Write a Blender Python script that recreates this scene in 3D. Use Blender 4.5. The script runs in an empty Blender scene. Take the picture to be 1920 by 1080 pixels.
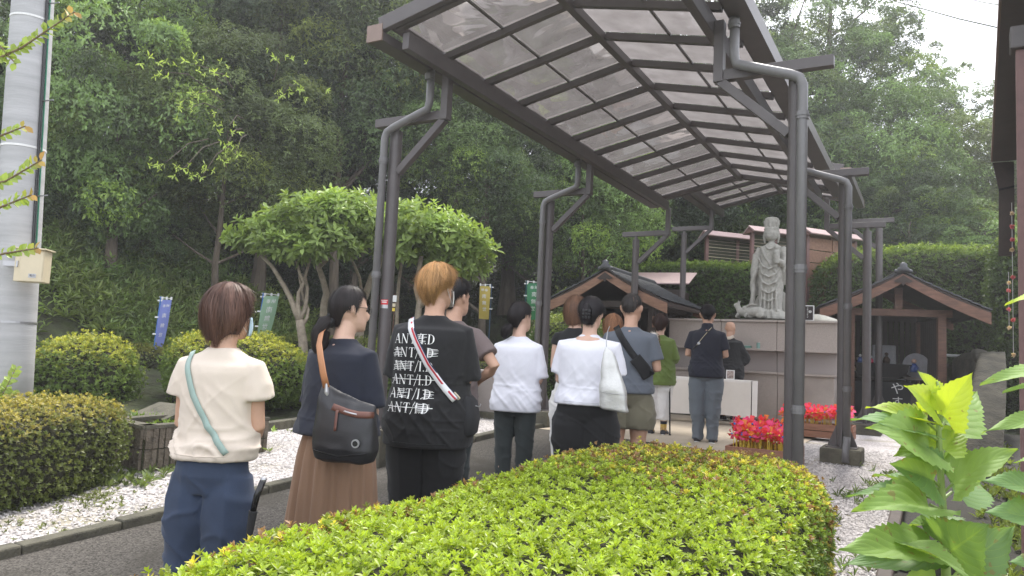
import bpy, bmesh, math, random
import numpy as np
from mathutils import Vector, Matrix
from mathutils.bvhtree import BVHTree

# ------------------------------------------------------------------ camera, sky, sun, exposure
SC = bpy.context.scene
COL = SC.collection
PITCH, ROLL, FPX = math.radians(5), math.radians(2.7), 1400.0
cF = np.array([0, math.cos(PITCH), math.sin(PITCH)])
_u0 = np.array([0, -math.sin(PITCH), math.cos(PITCH)]); _r0 = np.array([1.0, 0, 0])
cR = math.cos(ROLL) * _r0 + math.sin(ROLL) * _u0
cU = math.cos(ROLL) * _u0 - math.sin(ROLL) * _r0
CAM = np.array([0, 0, 1.55])
cd = bpy.data.cameras.new("camera"); cam = bpy.data.objects.new("camera", cd); COL.objects.link(cam)
cd.sensor_width = 36; cd.lens = 36 * FPX / 1920; cd.clip_start = 0.05; cd.clip_end = 500
cam.matrix_world = Matrix(((cR[0], cU[0], -cF[0], CAM[0]), (cR[1], cU[1], -cF[1], CAM[1]), (cR[2], cU[2], -cF[2], CAM[2]), (0, 0, 0, 1)))
SC.camera = cam

SUN_EL, SUN_AZ = math.radians(58), math.radians(20)     # azimuth from +Y towards +X
w = bpy.data.worlds.new("World"); SC.world = w; w.use_nodes = True
nt = w.node_tree; nt.nodes.clear()
sky = nt.nodes.new("ShaderNodeTexSky"); sky.sky_type = 'NISHITA'; sky.sun_disc = False
sky.sun_elevation = SUN_EL; sky.sun_rotation = SUN_AZ; sky.dust_density = 4; sky.air_density = 1.0
mx = nt.nodes.new("ShaderNodeMix"); mx.data_type = 'RGBA'; mx.inputs[0].default_value = 0.72
mx.inputs[7].default_value = (12.0, 12.3, 13.2, 1)       # the even cloud layer
bg = nt.nodes.new("ShaderNodeBackground"); bg.inputs[1].default_value = 0.1
wo = nt.nodes.new("ShaderNodeOutputWorld")
nt.links.new(sky.outputs[0], mx.inputs[6]); nt.links.new(mx.outputs[2], bg.inputs[0]); nt.links.new(bg.outputs[0], wo.inputs[0])
sl = bpy.data.lights.new("sun", 'SUN'); sl.energy = 2.2; sl.angle = math.radians(12); sl.color = (1, .95, .87)
so = bpy.data.objects.new("sun", sl); COL.objects.link(so)
sd = Vector((math.sin(SUN_AZ) * math.cos(SUN_EL), math.cos(SUN_AZ) * math.cos(SUN_EL), math.sin(SUN_EL)))
so.rotation_euler = sd.to_track_quat('Z', 'Y').to_euler()
SC.view_settings.view_transform = 'Standard'; SC.view_settings.look = 'None'
SC.view_settings.exposure = 1.12; SC.view_settings.gamma = 1
SC.cycles.max_bounces = 6; SC.cycles.transparent_max_bounces = 8
SC.cycles.volume_bounces = 0

rng = np.random.default_rng(7)
random.seed(7)

# ------------------------------------------------------------------ helpers
def ray(x, y): return cF + cR * (x - 960) / FPX - cU * (y - 540) / FPX
def at(x, y, Y):                       # real-world point seen at photo pixel (x, y), Y metres ahead
    d = ray(x, y); return CAM + d * Y / d[1]
A = math.radians(29.5)
uV = np.array([math.sin(A), math.cos(A), 0]); vV = np.array([math.cos(A), -math.sin(A), 0])
O0 = np.array([-1.224, 7.3, 0])
def K(v, u, z=0): return O0 + vV * v + uV * u + np.array([0, 0, z])   # garden frame -> world
def sst(a, b, x):
    t = np.clip((x - a) / (b - a), 0, 1); return t * t * (3 - 2 * t)
def gz(x, y):                          # height of the ground
    x = np.asarray(x, float); y = np.asarray(y, float)
    b = np.where(y < 9.5, .06 * np.maximum(y, -4), .57)
    dx, dy = x - O0[0], y - O0[1]
    uu = dx * uV[0] + dy * uV[1]; vv = dx * vV[0] + dy * vV[1]
    s = np.maximum(0, -2.4 - vv)
    left = .13 * np.minimum(s, 4.6) + .75 * np.clip(s - 4.6, 0, 4.5) + .3 * np.clip(s - 9.1, 0, 12) + .05 * np.maximum(s - 21, 0)
    t = np.maximum(0, uu - 12.2)
    back = 2.3 * sst(12.2, 13.6, uu) + .32 * np.clip(t - 1.4, 0, 16)
    return b + np.maximum(left, back)
def G(x, y, dz=0): return np.array([x, y, float(gz(x, y)) + dz])
def gp(px, Y, dz=0):                   # ground point in photo column px, Y ahead
    z = .6
    for _ in range(6):
        d = ray(px, 0); d2 = ray(px, 1080)
        # choose row so that height is z
        k = (z - CAM[2]) / Y
        # solve s for mix of rays
        f = lambda s: (d * (1 - s) + d2 * s)
        lo, hi = -1.5, 2.5
        for _ in range(30):
            m = (lo + hi) / 2; q = f(m)
            if q[2] / q[1] > k: lo = m
            else: hi = m
        q = f(lo); x = CAM[0] + q[0] * Y / q[1]
        z = float(gz(x, Y))
    return np.array([x, Y, z + dz])

def tago(o, label=None, cat=None, group=None, kind=None):
    if label: o['label'] = label
    if cat: o['category'] = cat
    if group: o['group'] = group
    if kind: o['kind'] = kind
    return o
def thing(name, label, cat, loc=(0, 0, 0), rz=0, group=None):
    o = bpy.data.objects.new(name, None); o.empty_display_size = .1; COL.objects.link(o)
    o.location = Vector([float(a) for a in loc]); o.rotation_euler = (0, 0, rz)
    return tago(o, label, cat, group)
def link(name, me, mat=None, parent=None, loc=None, smooth=False, bev=0, label=None):
    o = bpy.data.objects.new(name, me); COL.objects.link(o)
    if mat is not None and len(me.materials) == 0: me.materials.append(mat)
    if parent: o.parent = parent
    if loc is not None: o.location = Vector([float(a) for a in loc])
    if smooth and len(me.polygons): me.polygons.foreach_set('use_smooth', [True] * len(me.polygons))
    if bev:
        m = o.modifiers.new('bevel', 'BEVEL'); m.width = bev; m.segments = 2; m.limit_method = 'ANGLE'
    if label: o['label'] = label
    return o
def dup(root, loc=None, rz=None, label=None):
    r = root.copy(); COL.objects.link(r)
    if loc is not None: r.location = Vector([float(a) for a in loc])
    if rz is not None: r.rotation_euler = (0, 0, rz)
    if label: r['label'] = label
    for ch in list(root.children):
        c = ch.copy(); COL.objects.link(c); c.parent = r
        for g in list(ch.children):
            d = g.copy(); COL.objects.link(d); d.parent = c
    return r

class MB:
    def __init__(s): s.v = []; s.f = []
    def add(s, v, f):
        n = len(s.v); s.v += [tuple(float(c) for c in p) for p in v]; s.f += [tuple(i + n for i in q) for q in f]; return s
    def box(s, c, d, rot=None):
        hx, hy, hz = d[0] / 2, d[1] / 2, d[2] / 2
        vs = [Vector((x * hx, y * hy, z * hz)) for z in (-1, 1) for y in (-1, 1) for x in (-1, 1)]
        if rot is not None: vs = [rot @ q for q in vs]
        vs = [q + Vector([float(a) for a in c]) for q in vs]
        return s.add(vs, [(0, 2, 3, 1), (4, 5, 7, 6), (0, 1, 5, 4), (2, 6, 7, 3), (0, 4, 6, 2), (1, 3, 7, 5)])
    def beam(s, a, b, wd, ht, up=(0, 0, 1)):
        a = Vector([float(q) for q in a]); b = Vector([float(q) for q in b]); t = (b - a).normalized(); upv = Vector(up)
        if abs(t.dot(upv)) > .95: upv = Vector((0, 1, 0))
        sx = t.cross(upv).normalized(); sy = sx.cross(t).normalized()
        vs = []
        for p in (a, b):
            for i, j in ((-1, -1), (1, -1), (1, 1), (-1, 1)): vs.append(p + sx * i * wd / 2 + sy * j * ht / 2)
        return s.add(vs, [(0, 1, 2, 3), (7, 6, 5, 4), (0, 4, 5, 1), (1, 5, 6, 2), (2, 6, 7, 3), (3, 7, 4, 0)])
    def tube(s, pts, rad, n=10, ry=None, ref=(0, 0, 1), cap=True):
        P = [Vector([float(q) for q in p]) for p in pts]; m = len(P)
        if not hasattr(rad, '__len__'): rad = [rad] * m
        if ry is None: ry = rad
        elif not hasattr(ry, '__len__'): ry = [ry] * m
        vs = []; ref = Vector(ref)
        prev = None
        for i in range(m):
            t = (P[min(i + 1, m - 1)] - P[max(i - 1, 0)]).normalized()
            rr = ref if prev is None else prev
            if prev is None and abs(t.dot(ref)) > .95: rr = Vector((0, 1, 0.01))
            a = (rr - t * rr.dot(t)).normalized(); prev = a
            b = t.cross(a)
            for k in range(n):
                q = 2 * math.pi * k / n
                vs.append(P[i] + b * math.cos(q) * rad[i] + a * math.sin(q) * ry[i])
        fs = [(i * n + k, i * n + (k + 1) % n, (i + 1) * n + (k + 1) % n, (i + 1) * n + k) for i in range(m - 1) for k in range(n)]
        if cap: fs += [tuple(range(n - 1, -1, -1)), tuple((m - 1) * n + k for k in range(n))]
        return s.add(vs, fs)
    def rings(s, R, n=20, cap=True, pw=2.0):
        # R: (cx, cy, cz, rx, ry)
        vs = []
        for (cx, cy, cz, rx, ry) in R:
            for k in range(n):
                q = 2 * math.pi * k / n; c, d = math.cos(q), math.sin(q)
                vs.append((cx + rx * math.copysign(abs(c) ** (2 / pw), c), cy + ry * math.copysign(abs(d) ** (2 / pw), d), cz))
        m = len(R)
        fs = [(i * n + k, i * n + (k + 1) % n, (i + 1) * n + (k + 1) % n, (i + 1) * n + k) for i in range(m - 1) for k in range(n)]
        if cap: fs += [tuple(range(n - 1, -1, -1)), tuple((m - 1) * n + k for k in range(n))]
        return s.add(vs, fs)
    def ball(s, c, r, n=12, m=8):
        if not hasattr(r, '__len__'): r = (r, r, r)
        R = [(c[0], c[1], c[2] - r[2] * math.cos(math.pi * (i + .02) / (m + .04)), max(1e-4, r[0] * math.sin(math.pi * (i + .02) / (m + .04))), max(1e-4, r[1] * math.sin(math.pi * (i + .02) / (m + .04)))) for i in range(m + 1)]
        return s.rings(R, n)
    def prism(s, poly, z0, z1):
        n = len(poly); z = lambda q: q if not hasattr(q, '__call__') else 0
        vs = [(p[0], p[1], z0) for p in poly] + [(p[0], p[1], z1) for p in poly]
        fs = [tuple(range(n - 1, -1, -1)), tuple(range(n, 2 * n))] + [(i, (i + 1) % n, n + (i + 1) % n, n + i) for i in range(n)]
        return s.add(vs, fs)
    def mesh(s, name='mesh'):
        me = bpy.data.meshes.new(name); me.from_pydata(s.v, [], s.f); me.update(); return me
    def obj(s, name, mat=None, parent=None, **k): return link(name, s.mesh(name), mat, parent, **k)

def np_mesh(name, V, F, tint=None, uv=None):
    """V (n,3) verts, F (m,k) same-size faces"""
    me = bpy.data.meshes.new(name); n = len(V); m, k = F.shape
    me.vertices.add(n); me.vertices.foreach_set('co', np.ascontiguousarray(V, dtype=np.float32).ravel())
    me.loops.add(m * k); me.loops.foreach_set('vertex_index', np.ascontiguousarray(F, dtype=np.int32).ravel())
    me.polygons.add(m); me.polygons.foreach_set('loop_start', np.arange(0, m * k, k, dtype=np.int32))
    try: me.polygons.foreach_set('loop_total', np.full(m, k, dtype=np.int32))
    except Exception: pass
    if tint is not None:
        a = me.attributes.new('tint', 'FLOAT_COLOR', 'POINT')
        c = np.ones((n, 4), np.float32); c[:, :3] = tint; a.data.foreach_set('color', c.ravel())
    me.update(calc_edges=True); me.validate()
    return me

def vnoise(P, seed=0):
    """value noise, P (n,3) -> (n,) in -1..1"""
    P = np.asarray(P, float); i = np.floor(P).astype(np.int64); f = P - i; f = f * f * (3 - 2 * f)
    def h(a, b, c):
        x = (a * 374761393 + b * 668265263 + c * 2147483647 + seed * 974711) & 0xFFFFFFFF
        x = ((x ^ (x >> 13)) * 1274126177) & 0xFFFFFFFF; x = x ^ (x >> 16)
        return (x & 0xFFFF) / 32767.5 - 1
    r = 0
    for dx in (0, 1):
        for dy in (0, 1):
            for dz in (0, 1):
                wgt = (f[:, 0] if dx else 1 - f[:, 0]) * (f[:, 1] if dy else 1 - f[:, 1]) * (f[:, 2] if dz else 1 - f[:, 2])
                r = r + wgt * h(i[:, 0] + dx, i[:, 1] + dy, i[:, 2] + dz)
    return r

# ------------------------------------------------------------------ materials
def mat(name, col, rough=.7, var=.12, scale=8, bump=0.0, bscale=40, metal=0, spec=.5, col2=None, stretch=None, trans=0, objcol=False, tint=False, sheen=0, thin=None, bdist=.01):
    m = bpy.data.materials.new(name); m.use_nodes = True; N = m.node_tree.nodes; L = m.node_tree.links
    b = N['Principled BSDF']; b.inputs['Roughness'].default_value = rough; b.inputs['Metallic'].default_value = metal
    b.inputs['Specular IOR Level'].default_value = spec
    if sheen: b.inputs['Sheen Weight'].default_value = sheen
    tc = N.new('ShaderNodeTexCoord'); mp = N.new('ShaderNodeMapping'); L.new(tc.outputs['Object'], mp.inputs[0])
    if stretch: mp.inputs['Scale'].default_value = stretch
    nz = N.new('ShaderNodeTexNoise'); nz.inputs['Scale'].default_value = scale; nz.inputs['Detail'].default_value = 5; nz.inputs['Roughness'].default_value = .65
    L.new(mp.outputs[0], nz.inputs[0])
    rp = N.new('ShaderNodeValToRGB'); rp.color_ramp.elements[0].position = .3; rp.color_ramp.elements[1].position = .7
    c1 = [max(0, c * (1 - var)) for c in col]; c2 = col2 if col2 else [min(1, c * (1 + var)) for c in col]
    rp.color_ramp.elements[0].color = (*c1[:3], 1); rp.color_ramp.elements[1].color = (*c2[:3], 1)
    L.new(nz.outputs[0], rp.inputs[0]); out = rp.outputs[0]
    def mul(o, q):
        x = N.new('ShaderNodeMix'); x.data_type = 'RGBA'; x.blend_type = 'MULTIPLY'; x.inputs[0].default_value = 1
        L.new(o, x.inputs[6]); L.new(q, x.inputs[7]); return x.outputs[2]
    if tint: at_ = N.new('ShaderNodeAttribute'); at_.attribute_name = 'tint'; out = mul(out, at_.outputs['Color'])
    if objcol: oi = N.new('ShaderNodeObjectInfo'); out = mul(out, oi.outputs['Color'])
    L.new(out, b.inputs['Base Color'])
    if bump:
        bz = N.new('ShaderNodeTexNoise'); bz.inputs['Scale'].default_value = bscale; bz.inputs['Detail'].default_value = 4
        L.new(mp.outputs[0], bz.inputs[0]); bp = N.new('ShaderNodeBump'); bp.inputs['Strength'].default_value = bump; bp.inputs['Distance'].default_value = bdist
        L.new(bz.outputs[0], bp.inputs['Height']); L.new(bp.outputs[0], b.inputs['Normal'])
    if trans:
        tr = N.new('ShaderNodeBsdfTranslucent'); ms = N.new('ShaderNodeMixShader'); ms.inputs[0].default_value = trans
        hs = N.new('ShaderNodeMix'); hs.data_type = 'RGBA'; hs.blend_type = 'MULTIPLY'; hs.inputs[0].default_value = 1; hs.inputs[7].default_value = (1.5, 1.5, .7, 1)
        hs.clamp_result = False
        L.new(out, hs.inputs[6]); L.new(hs.outputs[2], tr.inputs[0])
        L.new(b.outputs[0], ms.inputs[1]); L.new(tr.outputs[0], ms.inputs[2]); L.new(ms.outputs[0], N['Material Output'].inputs[0])
    return m
M = {}
M['leaf'] = mat('leaf', (1, 1, 1), rough=.42, var=.12, scale=6, trans=.3, tint=True, objcol=True, spec=.45)
M['bark'] = mat('bark', (.12, .095, .07), rough=.9, var=.35, scale=9, bump=.8, bscale=14, stretch=(1, 1, .25), bdist=.03)
M['palebark'] = mat('pale_bark', (.30, .25, .19), rough=.85, var=.3, scale=14, bump=.6, bscale=40, bdist=.01)
M['core'] = mat('twigs', (.035, .035, .018), rough=.95, var=.5, scale=20, bump=1, bscale=40, bdist=.03)
M['soil'] = mat('forest_floor', (.06, .055, .03), rough=.95, var=.5, scale=3, bump=1, bscale=12, bdist=.06, col2=(.07, .09, .03))
M['steel'] = mat('brown_grey_steel', (.098, .086, .084), rough=.42, var=.10, scale=5, bump=.05, bscale=60, spec=.5)
M['steel2'] = mat('pipe_plastic', (.17, .165, .165), rough=.38, var=.12, scale=4, spec=.5)
M['cap'] = mat('copper_cap', (.24, .17, .14), rough=.5)
M['concrete'] = mat('concrete', (.27, .255, .22), rough=.9, var=.25, scale=4, bump=.4, bscale=50)
M['moss'] = mat('old_concrete', (.10, .093, .075), rough=.95, var=.4, scale=6, bump=.8, bscale=60, col2=(.15, .14, .10))
M['granite'] = mat('granite', (.42, .37, .34), rough=.6, var=.18, scale=220, bump=.1, bscale=200)
M['granite'] = None
M['granite_d'] = mat('granite_recess', (.40, .35, .33), rough=.65, var=.2, scale=220)
M['statue'] = mat('statue_stone', (.42, .41, .37), rough=.85, var=.16, scale=14, bump=.35, bscale=70)
M['white'] = mat('white_paint', (.75, .75, .73), rough=.6, var=.04)
M['cloth'] = mat('white_cloth', (.72, .68, .63), rough=.9, var=.05, scale=3, bump=.2, bscale=12)
M['wood'] = mat('red_brown_wood', (.13, .065, .042), rough=.6, var=.35, scale=5, bump=.25, bscale=30, stretch=(1, 6, 6))
M['wood_d'] = mat('dark_wood', (.045, .03, .024), rough=.6, var=.3, scale=6, bump=.2, bscale=30)
M['wood_f'] = mat('orange_brown_wood', (.29, .155, .10), rough=.65, var=.35, scale=4, bump=.2, bscale=30, stretch=(1, 5, 5), col2=(.34, .19, .125))
M['wood_b'] = mat('brown_barge_wood', (.17, .085, .055), rough=.6, var=.35, scale=4, bump=.2, bscale=30, stretch=(1, 5, 5))
M['deck'] = mat('planter_board', (.30, .14, .085), rough=.65, var=.2, scale=6, bump=.3, bscale=60, stretch=(1, 8, 8))
M['tile'] = mat('grey_roof_tile', (.085, .088, .095), rough=.5, var=.3, scale=5, bump=.3, bscale=30)
M['black'] = mat('black_lacquer', (.015, .015, .016), rough=.25, var=.1)
M['blackcloth'] = mat('black_cloth', (.02, .02, .022), rough=.9)
M['pole'] = mat('pole_concrete', (.42, .42, .42), rough=.85, var=.16, scale=3, bump=.35, bscale=26, stretch=(.4, .4, 3.5), bdist=.01)
M['cream'] = mat('cream_enamel', (.62, .54, .38), rough=.45, var=.05)
M['metal'] = mat('galvanised', (.45, .45, .46), rough=.4, metal=.8)
M['block'] = mat('split_block', (.15, .125, .095), rough=.95, var=.4, scale=14, bump=1, bscale=45, bdist=.02)
M['stone'] = mat('dark_stone', (.026, .025, .021), spec=.15, rough=.85, var=.45, scale=3.5, bump=.7, bscale=20, bdist=.03, col2=(.065, .06, .045))
M['mauve'] = mat('mauve_tin_roof', (.42, .30, .29), rough=.4, var=.08)
M['skin'] = mat('skin', (.55, .33, .23), rough=.55, var=.08, scale=10, bump=.05, bscale=90)
M['skin_l'] = mat('skin_pale', (.62, .40, .30), rough=.55, var=.08, scale=10)
M['pinkwall'] = mat('pink_brown_paint', (.20, .11, .10), rough=.55, var=.15)
M['yellow'] = mat('yellow_plastic', (.75, .55, .06), rough=.5)
M['blueplastic'] = mat('blue_plastic', (.06, .2, .55), rough=.4)
M['red'] = mat('red_print', (.6, .04, .05), rough=.5)
M['orange'] = mat('orange_plastic', (.8, .22, .03), rough=.5)
M['hotpink'] = mat('hot_pink_plastic', (.95, .10, .30), rough=.4, trans=.3, var=.1)
M['redpl'] = mat('red_plastic', (.90, .08, .10), rough=.4, trans=.3, var=.1)
M['glasspane'] = mat('dark_glass', (.03, .035, .04), rough=.1)

def panel_mat():
    m = bpy.data.materials.new('smoked_polycarbonate'); m.use_nodes = True; N = m.node_tree.nodes; L = m.node_tree.links
    N.remove(N['Principled BSDF'])
    tc = N.new('ShaderNodeTexCoord'); nz = N.new('ShaderNodeTexNoise'); nz.inputs['Scale'].default_value = 1.1; nz.inputs['Detail'].default_value = 2
    nz.inputs['Distortion'].default_value = 1.2
    L.new(tc.outputs['Object'], nz.inputs[0]); bp = N.new('ShaderNodeBump'); bp.inputs['Strength'].default_value = .5; bp.inputs['Distance'].default_value = .04
    L.new(nz.outputs[0], bp.inputs['Height'])
    dirt = N.new('ShaderNodeTexNoise'); dirt.inputs['Scale'].default_value = 5; dirt.inputs['Detail'].default_value = 6; L.new(tc.outputs['Object'], dirt.inputs[0])
    rp = N.new('ShaderNodeValToRGB'); rp.color_ramp.elements[0].position = .3; rp.color_ramp.elements[1].position = .75
    rp.color_ramp.elements[0].color = (.135, .122, .118, 1); rp.color_ramp.elements[1].color = (.20, .185, .18, 1); L.new(dirt.outputs[0], rp.inputs[0])
    tl = N.new('ShaderNodeBsdfTranslucent'); L.new(rp.outputs[0], tl.inputs[0])
    tp = N.new('ShaderNodeBsdfTransparent'); tp.inputs[0].default_value = (.27, .255, .25, 1)
    gl = N.new('ShaderNodeBsdfGlossy'); gl.inputs['Roughness'].default_value = .06; gl.inputs['Color'].default_value = (.9, .9, .9, 1); L.new(bp.outputs[0], gl.inputs['Normal'])
    a = N.new('ShaderNodeMixShader'); a.inputs[0].default_value = .22; L.new(tl.outputs[0], a.inputs[1]); L.new(tp.outputs[0], a.inputs[2])
    fr = N.new('ShaderNodeLayerWeight'); fr.inputs[0].default_value = .22; L.new(bp.outputs[0], fr.inputs['Normal'])
    fm = N.new('ShaderNodeMath'); fm.operation = 'MULTIPLY'; fm.inputs[1].default_value = .45; L.new(fr.outputs['Fresnel'], fm.inputs[0])
    b = N.new('ShaderNodeMixShader'); L.new(fm.outputs[0], b.inputs[0]); L.new(a.outputs[0], b.inputs[1]); L.new(gl.outputs[0], b.inputs[2])
    L.new(b.outputs[0], N['Material Output'].inputs[0]); return m
M['panel'] = panel_mat()

def speckle(name, c1, c2, c3, scale, rough=.9, bump=.6, bdist=.01):
    m = bpy.data.materials.new(name); m.use_nodes = True; N = m.node_tree.nodes; L = m.node_tree.links
    b = N['Principled BSDF']; b.inputs['Roughness'].default_value = rough; b.inputs['Specular IOR Level'].default_value = .12
    tc = N.new('ShaderNodeTexCoord'); vo = N.new('ShaderNodeTexVoronoi'); vo.inputs['Scale'].default_value = scale
    L.new(tc.outputs['Object'], vo.inputs[0]); nz = N.new('ShaderNodeTexNoise'); nz.inputs['Scale'].default_value = 1.6; nz.inputs['Detail'].default_value = 6
    L.new(tc.outputs['Object'], nz.inputs[0])
    sp = N.new('ShaderNodeSeparateColor'); L.new(vo.outputs['Color'], sp.inputs[0])
    rp = N.new('ShaderNodeValToRGB'); rp.color_ramp.elements[0].color = (*c1, 1); rp.color_ramp.elements[1].color = (*c2, 1); L.new(sp.outputs[0], rp.inputs[0])
    mx_ = N.new('ShaderNodeMix'); mx_.data_type = 'RGBA'; mx_.inputs[7].default_value = (*c3, 1)
    r2 = N.new('ShaderNodeValToRGB'); r2.color_ramp.elements[0].position = .5; r2.color_ramp.elements[1].position = .68; L.new(nz.outputs[0], r2.inputs[0])
    L.new(r2.outputs[0], mx_.inputs[0]); L.new(rp.outputs[0], mx_.inputs[6]); L.new(mx_.outputs[2], b.inputs['Base Color'])
    bp = N.new('ShaderNodeBump'); bp.inputs['Strength'].default_value = bump; bp.inputs['Distance'].default_value = bdist
    L.new(vo.outputs['Distance'], bp.inputs['Height']); bp.invert = True; L.new(bp.outputs[0], b.inputs['Normal']); return m
M['gravel'] = speckle('white_gravel', (.34, .32, .31), (.70, .66, .65), (.34, .31, .24), 55)
M['asphalt'] = speckle('asphalt', (.04, .037, .033), (.14, .128, .113), (.065, .06, .05), 110, bump=.5, bdist=.006)
M['darkpath'] = speckle('dark_damp_path', (.022, .021, .019), (.06, .057, .05), (.035, .034, .026), 90, rough=.6, bump=.5, bdist=.006)
M['granite'] = speckle('speckled_granite', (.36, .305, .27), (.54, .475, .43), (.37, .32, .285), 260, rough=.6, bump=.1, bdist=.002)
M['slab'] = mat('tan_concrete', (.44, .37, .28), rough=.85, var=.15, scale=1.6, bump=.2, bscale=60)

# ------------------------------------------------------------------ ground and setting
def sheet(name, v0, v1, u0, u1, dz, material, nv=8, nu=30, wob=0, kind='structure', thick=0):
    vs = np.linspace(v0, v1, nv + 1); us = np.linspace(u0, u1, nu + 1)
    V = []
    for j, uu in enumerate(us):
        for i, vv in enumerate(vs):
            v_ = vv
            if wob and i in (0, nv): v_ += wob * math.sin(uu * 3.1 + i) + wob * .6 * math.sin(uu * 7.7)
            p = K(v_, uu); V.append((p[0], p[1], float(gz(p[0], p[1])) + dz))
    F = [(j * (nv + 1) + i, j * (nv + 1) + i + 1, (j + 1) * (nv + 1) + i + 1, (j + 1) * (nv + 1) + i) for j in range(nu) for i in range(nv)]
    mb = MB(); mb.add(V, F); o = mb.obj(name, material, smooth=True); tago(o, kind=kind); return o
# terrain
xs = np.concatenate([np.linspace(-70, -20, 14), np.linspace(-19.5, 20, 120), np.linspace(23, 70, 12)])
ys = np.concatenate([np.linspace(-20, -2, 5), np.linspace(-1.6, 30, 120), np.linspace(32, 110, 18)])
X, Y = np.meshgrid(xs, ys); Z = gz(X, Y) + np.where((Y > 12), .12, 0) * vnoise(np.stack([X.ravel() * .8, Y.ravel() * .8, X.ravel() * 0], 1)).reshape(X.shape)
nx, ny = len(xs), len(ys); V = np.stack([X.ravel(), Y.ravel(), Z.ravel()], 1)
I = np.arange(nx * ny).reshape(ny, nx); F = np.stack([I[:-1, :-1].ravel(), I[:-1, 1:].ravel(), I[1:, 1:].ravel(), I[1:, :-1].ravel()], 1)
tago(link('ground', np_mesh('ground', V, F), M['soil'], smooth=True), kind='structure')
sheet('left_gravel_bed', -2.0, .1, -6.5, 8.5, .012, M['gravel'])
sheet('right_gravel_bed', 2.4, 4.4, -2.5, 8.5, .010, M['gravel'])
sheet('asphalt_path', .1, 2.9, -6.5, 3.0, .018, M['asphalt'])
sheet('concrete_forecourt', .2, 3.25, 3.0, 8.3, .024, M['slab'])
sheet('dark_stone_path', 4.45, 7.2, -4.5, 9.5, .014, M['darkpath'])

def kerb(name, v, u0, u1, wd, h, material, step=.6, label=None):
    n = max(1, int(abs(u1 - u0) / step)); root = bpy.data.objects.new(name, None); COL.objects.link(root); root['kind'] = 'structure'
    for i in range(n):
        ua, ub = u0 + (u1 - u0) * i / n + .004, u0 + (u1 - u0) * (i + 1) / n - .004
        vo_ = random.uniform(-.008, .008); zz = random.uniform(-.008, .006)
        pa, pb = K(v + vo_, ua), K(v + vo_ * .5, ub)
        za, zb = float(gz(pa[0], pa[1])), float(gz(pb[0], pb[1]))
        mb = MB(); mb.beam((pa[0], pa[1], za + h / 2 - .04 + zz), (pb[0], pb[1], zb + h / 2 - .04 + zz), wd, h + .08)
        mb.obj('kerb_stone', material, root, bev=.012)
    return root
kerb('left_path_kerb', .1, -6.3, 8.2, .11, .075, M['moss'])
kerb('back_gravel_kerb', -2.0, -1.0, 8, .12, .11, M['moss'])
kerb('right_path_kerb', 4.42, -3.2, 2.6, .09, .13, M['wood_d'], step=1.2)

# pebbles
def pebbles(name, n, regions, smin, smax, label):
    pts = []
    for (v0, v1, u0, u1, wgt) in regions:
        k = int(n * wgt); vv = rng.uniform(v0, v1, k); uu = rng.uniform(u0, u1, k)
        p = O0[None, :] + vV[None, :] * vv[:, None] + uV[None, :] * uu[:, None]; pts.append(p)
    p = np.concatenate(pts); p[:, 2] = gz(p[:, 0], p[:, 1]) + .018
    oc = np.array([(1, 0, 0), (0, 1, 0), (-1, 0, 0), (0, -1, 0), (0, 0, .7), (0, 0, -.5)], float)
    of = np.array([(0, 1, 4), (1, 2, 4), (2, 3, 4), (3, 0, 4)])
    N_ = len(p); s = rng.uniform(smin, smax, (N_, 1, 1)); q = oc[None] * rng.uniform(.6, 1.2, (N_, 6, 1)) * s
    a = rng.uniform(0, 6.28, N_); c_, s_ = np.cos(a), np.sin(a)
    x = q[:, :, 0] * c_[:, None] - q[:, :, 1] * s_[:, None]; y = q[:, :, 0] * s_[:, None] + q[:, :, 1] * c_[:, None]
    tz = rng.normal(0, .5, (N_, 1)); z = q[:, :, 2] + x * tz * .6
    V = np.stack([x, y, z], 2) + p[:, None, :]
    F = of[None] + (np.arange(N_) * 6)[:, None, None]
    t = np.repeat(rng.uniform(.32, .88, (N_, 1)) * np.array([[1, .965, .955]]), 6, 0)
    m = M.get('pebble') or mat('pebble', (.72, .70, .69), rough=.8, var=.05, tint=True); M['pebble'] = m
    o = link(name, np_mesh(name, V.reshape(-1, 3), F.reshape(-1, 3), t), m); tago(o, label, 'gravel', kind='stuff')
pebbles('left_gravel', 26000, [(-1.9, .02, -4.2, -1, .35), (-1.9, .02, -1, 3.5, .5), (-1.9, .02, 3.5, 8, .15)], .007, .016, 'loose white gravel between the kerb and the shrubs on the left')
pebbles('right_gravel', 26000, [(3.0, 4.36, -2.4, 1.5, .6), (3.0, 4.36, 1.5, 4.5, .4)], .007, .016, 'loose white gravel to the right of the clipped hedge')

# ------------------------------------------------------------------ foliage
LT2 = (np.array([(0, 0, 0), (.5, .45, .10), (0, 1, -.06), (-.5, .45, .10)]), np.array([(0, 1, 2), (0, 2, 3)]))
LT4 = (np.array([(0, 0, 0), (.36, .30, .09), (.42, .64, .07), (0, 1, -.10), (-.42, .64, .07), (-.36, .30, .09)]),
       np.array([(0, 1, 2), (0, 2, 3), (0, 3, 4), (0, 4, 5)]))
def nrm(a): return a / np.maximum(1e-9, np.linalg.norm(a, axis=-1, keepdims=True))
def leafgeo(P, T, N, size, width, tmpl, tint):
    """P,T,N (n,3), size (n,), tint (n,3)"""
    T = nrm(T); B = nrm(np.cross(T, N)); N = np.cross(B, T); v, f = tmpl; n = len(P); k = len(v)
    s = size[:, None, None]
    V = P[:, None, :] + s * (v[None, :, 0:1] * width * B[:, None, :] + v[None, :, 1:2] * T[:, None, :] + v[None, :, 2:3] * N[:, None, :])
    F = f[None] + (np.arange(n) * k)[:, None, None]
    return V.reshape(-1, 3), F.reshape(-1, 3), np.repeat(tint, k, 0)
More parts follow.
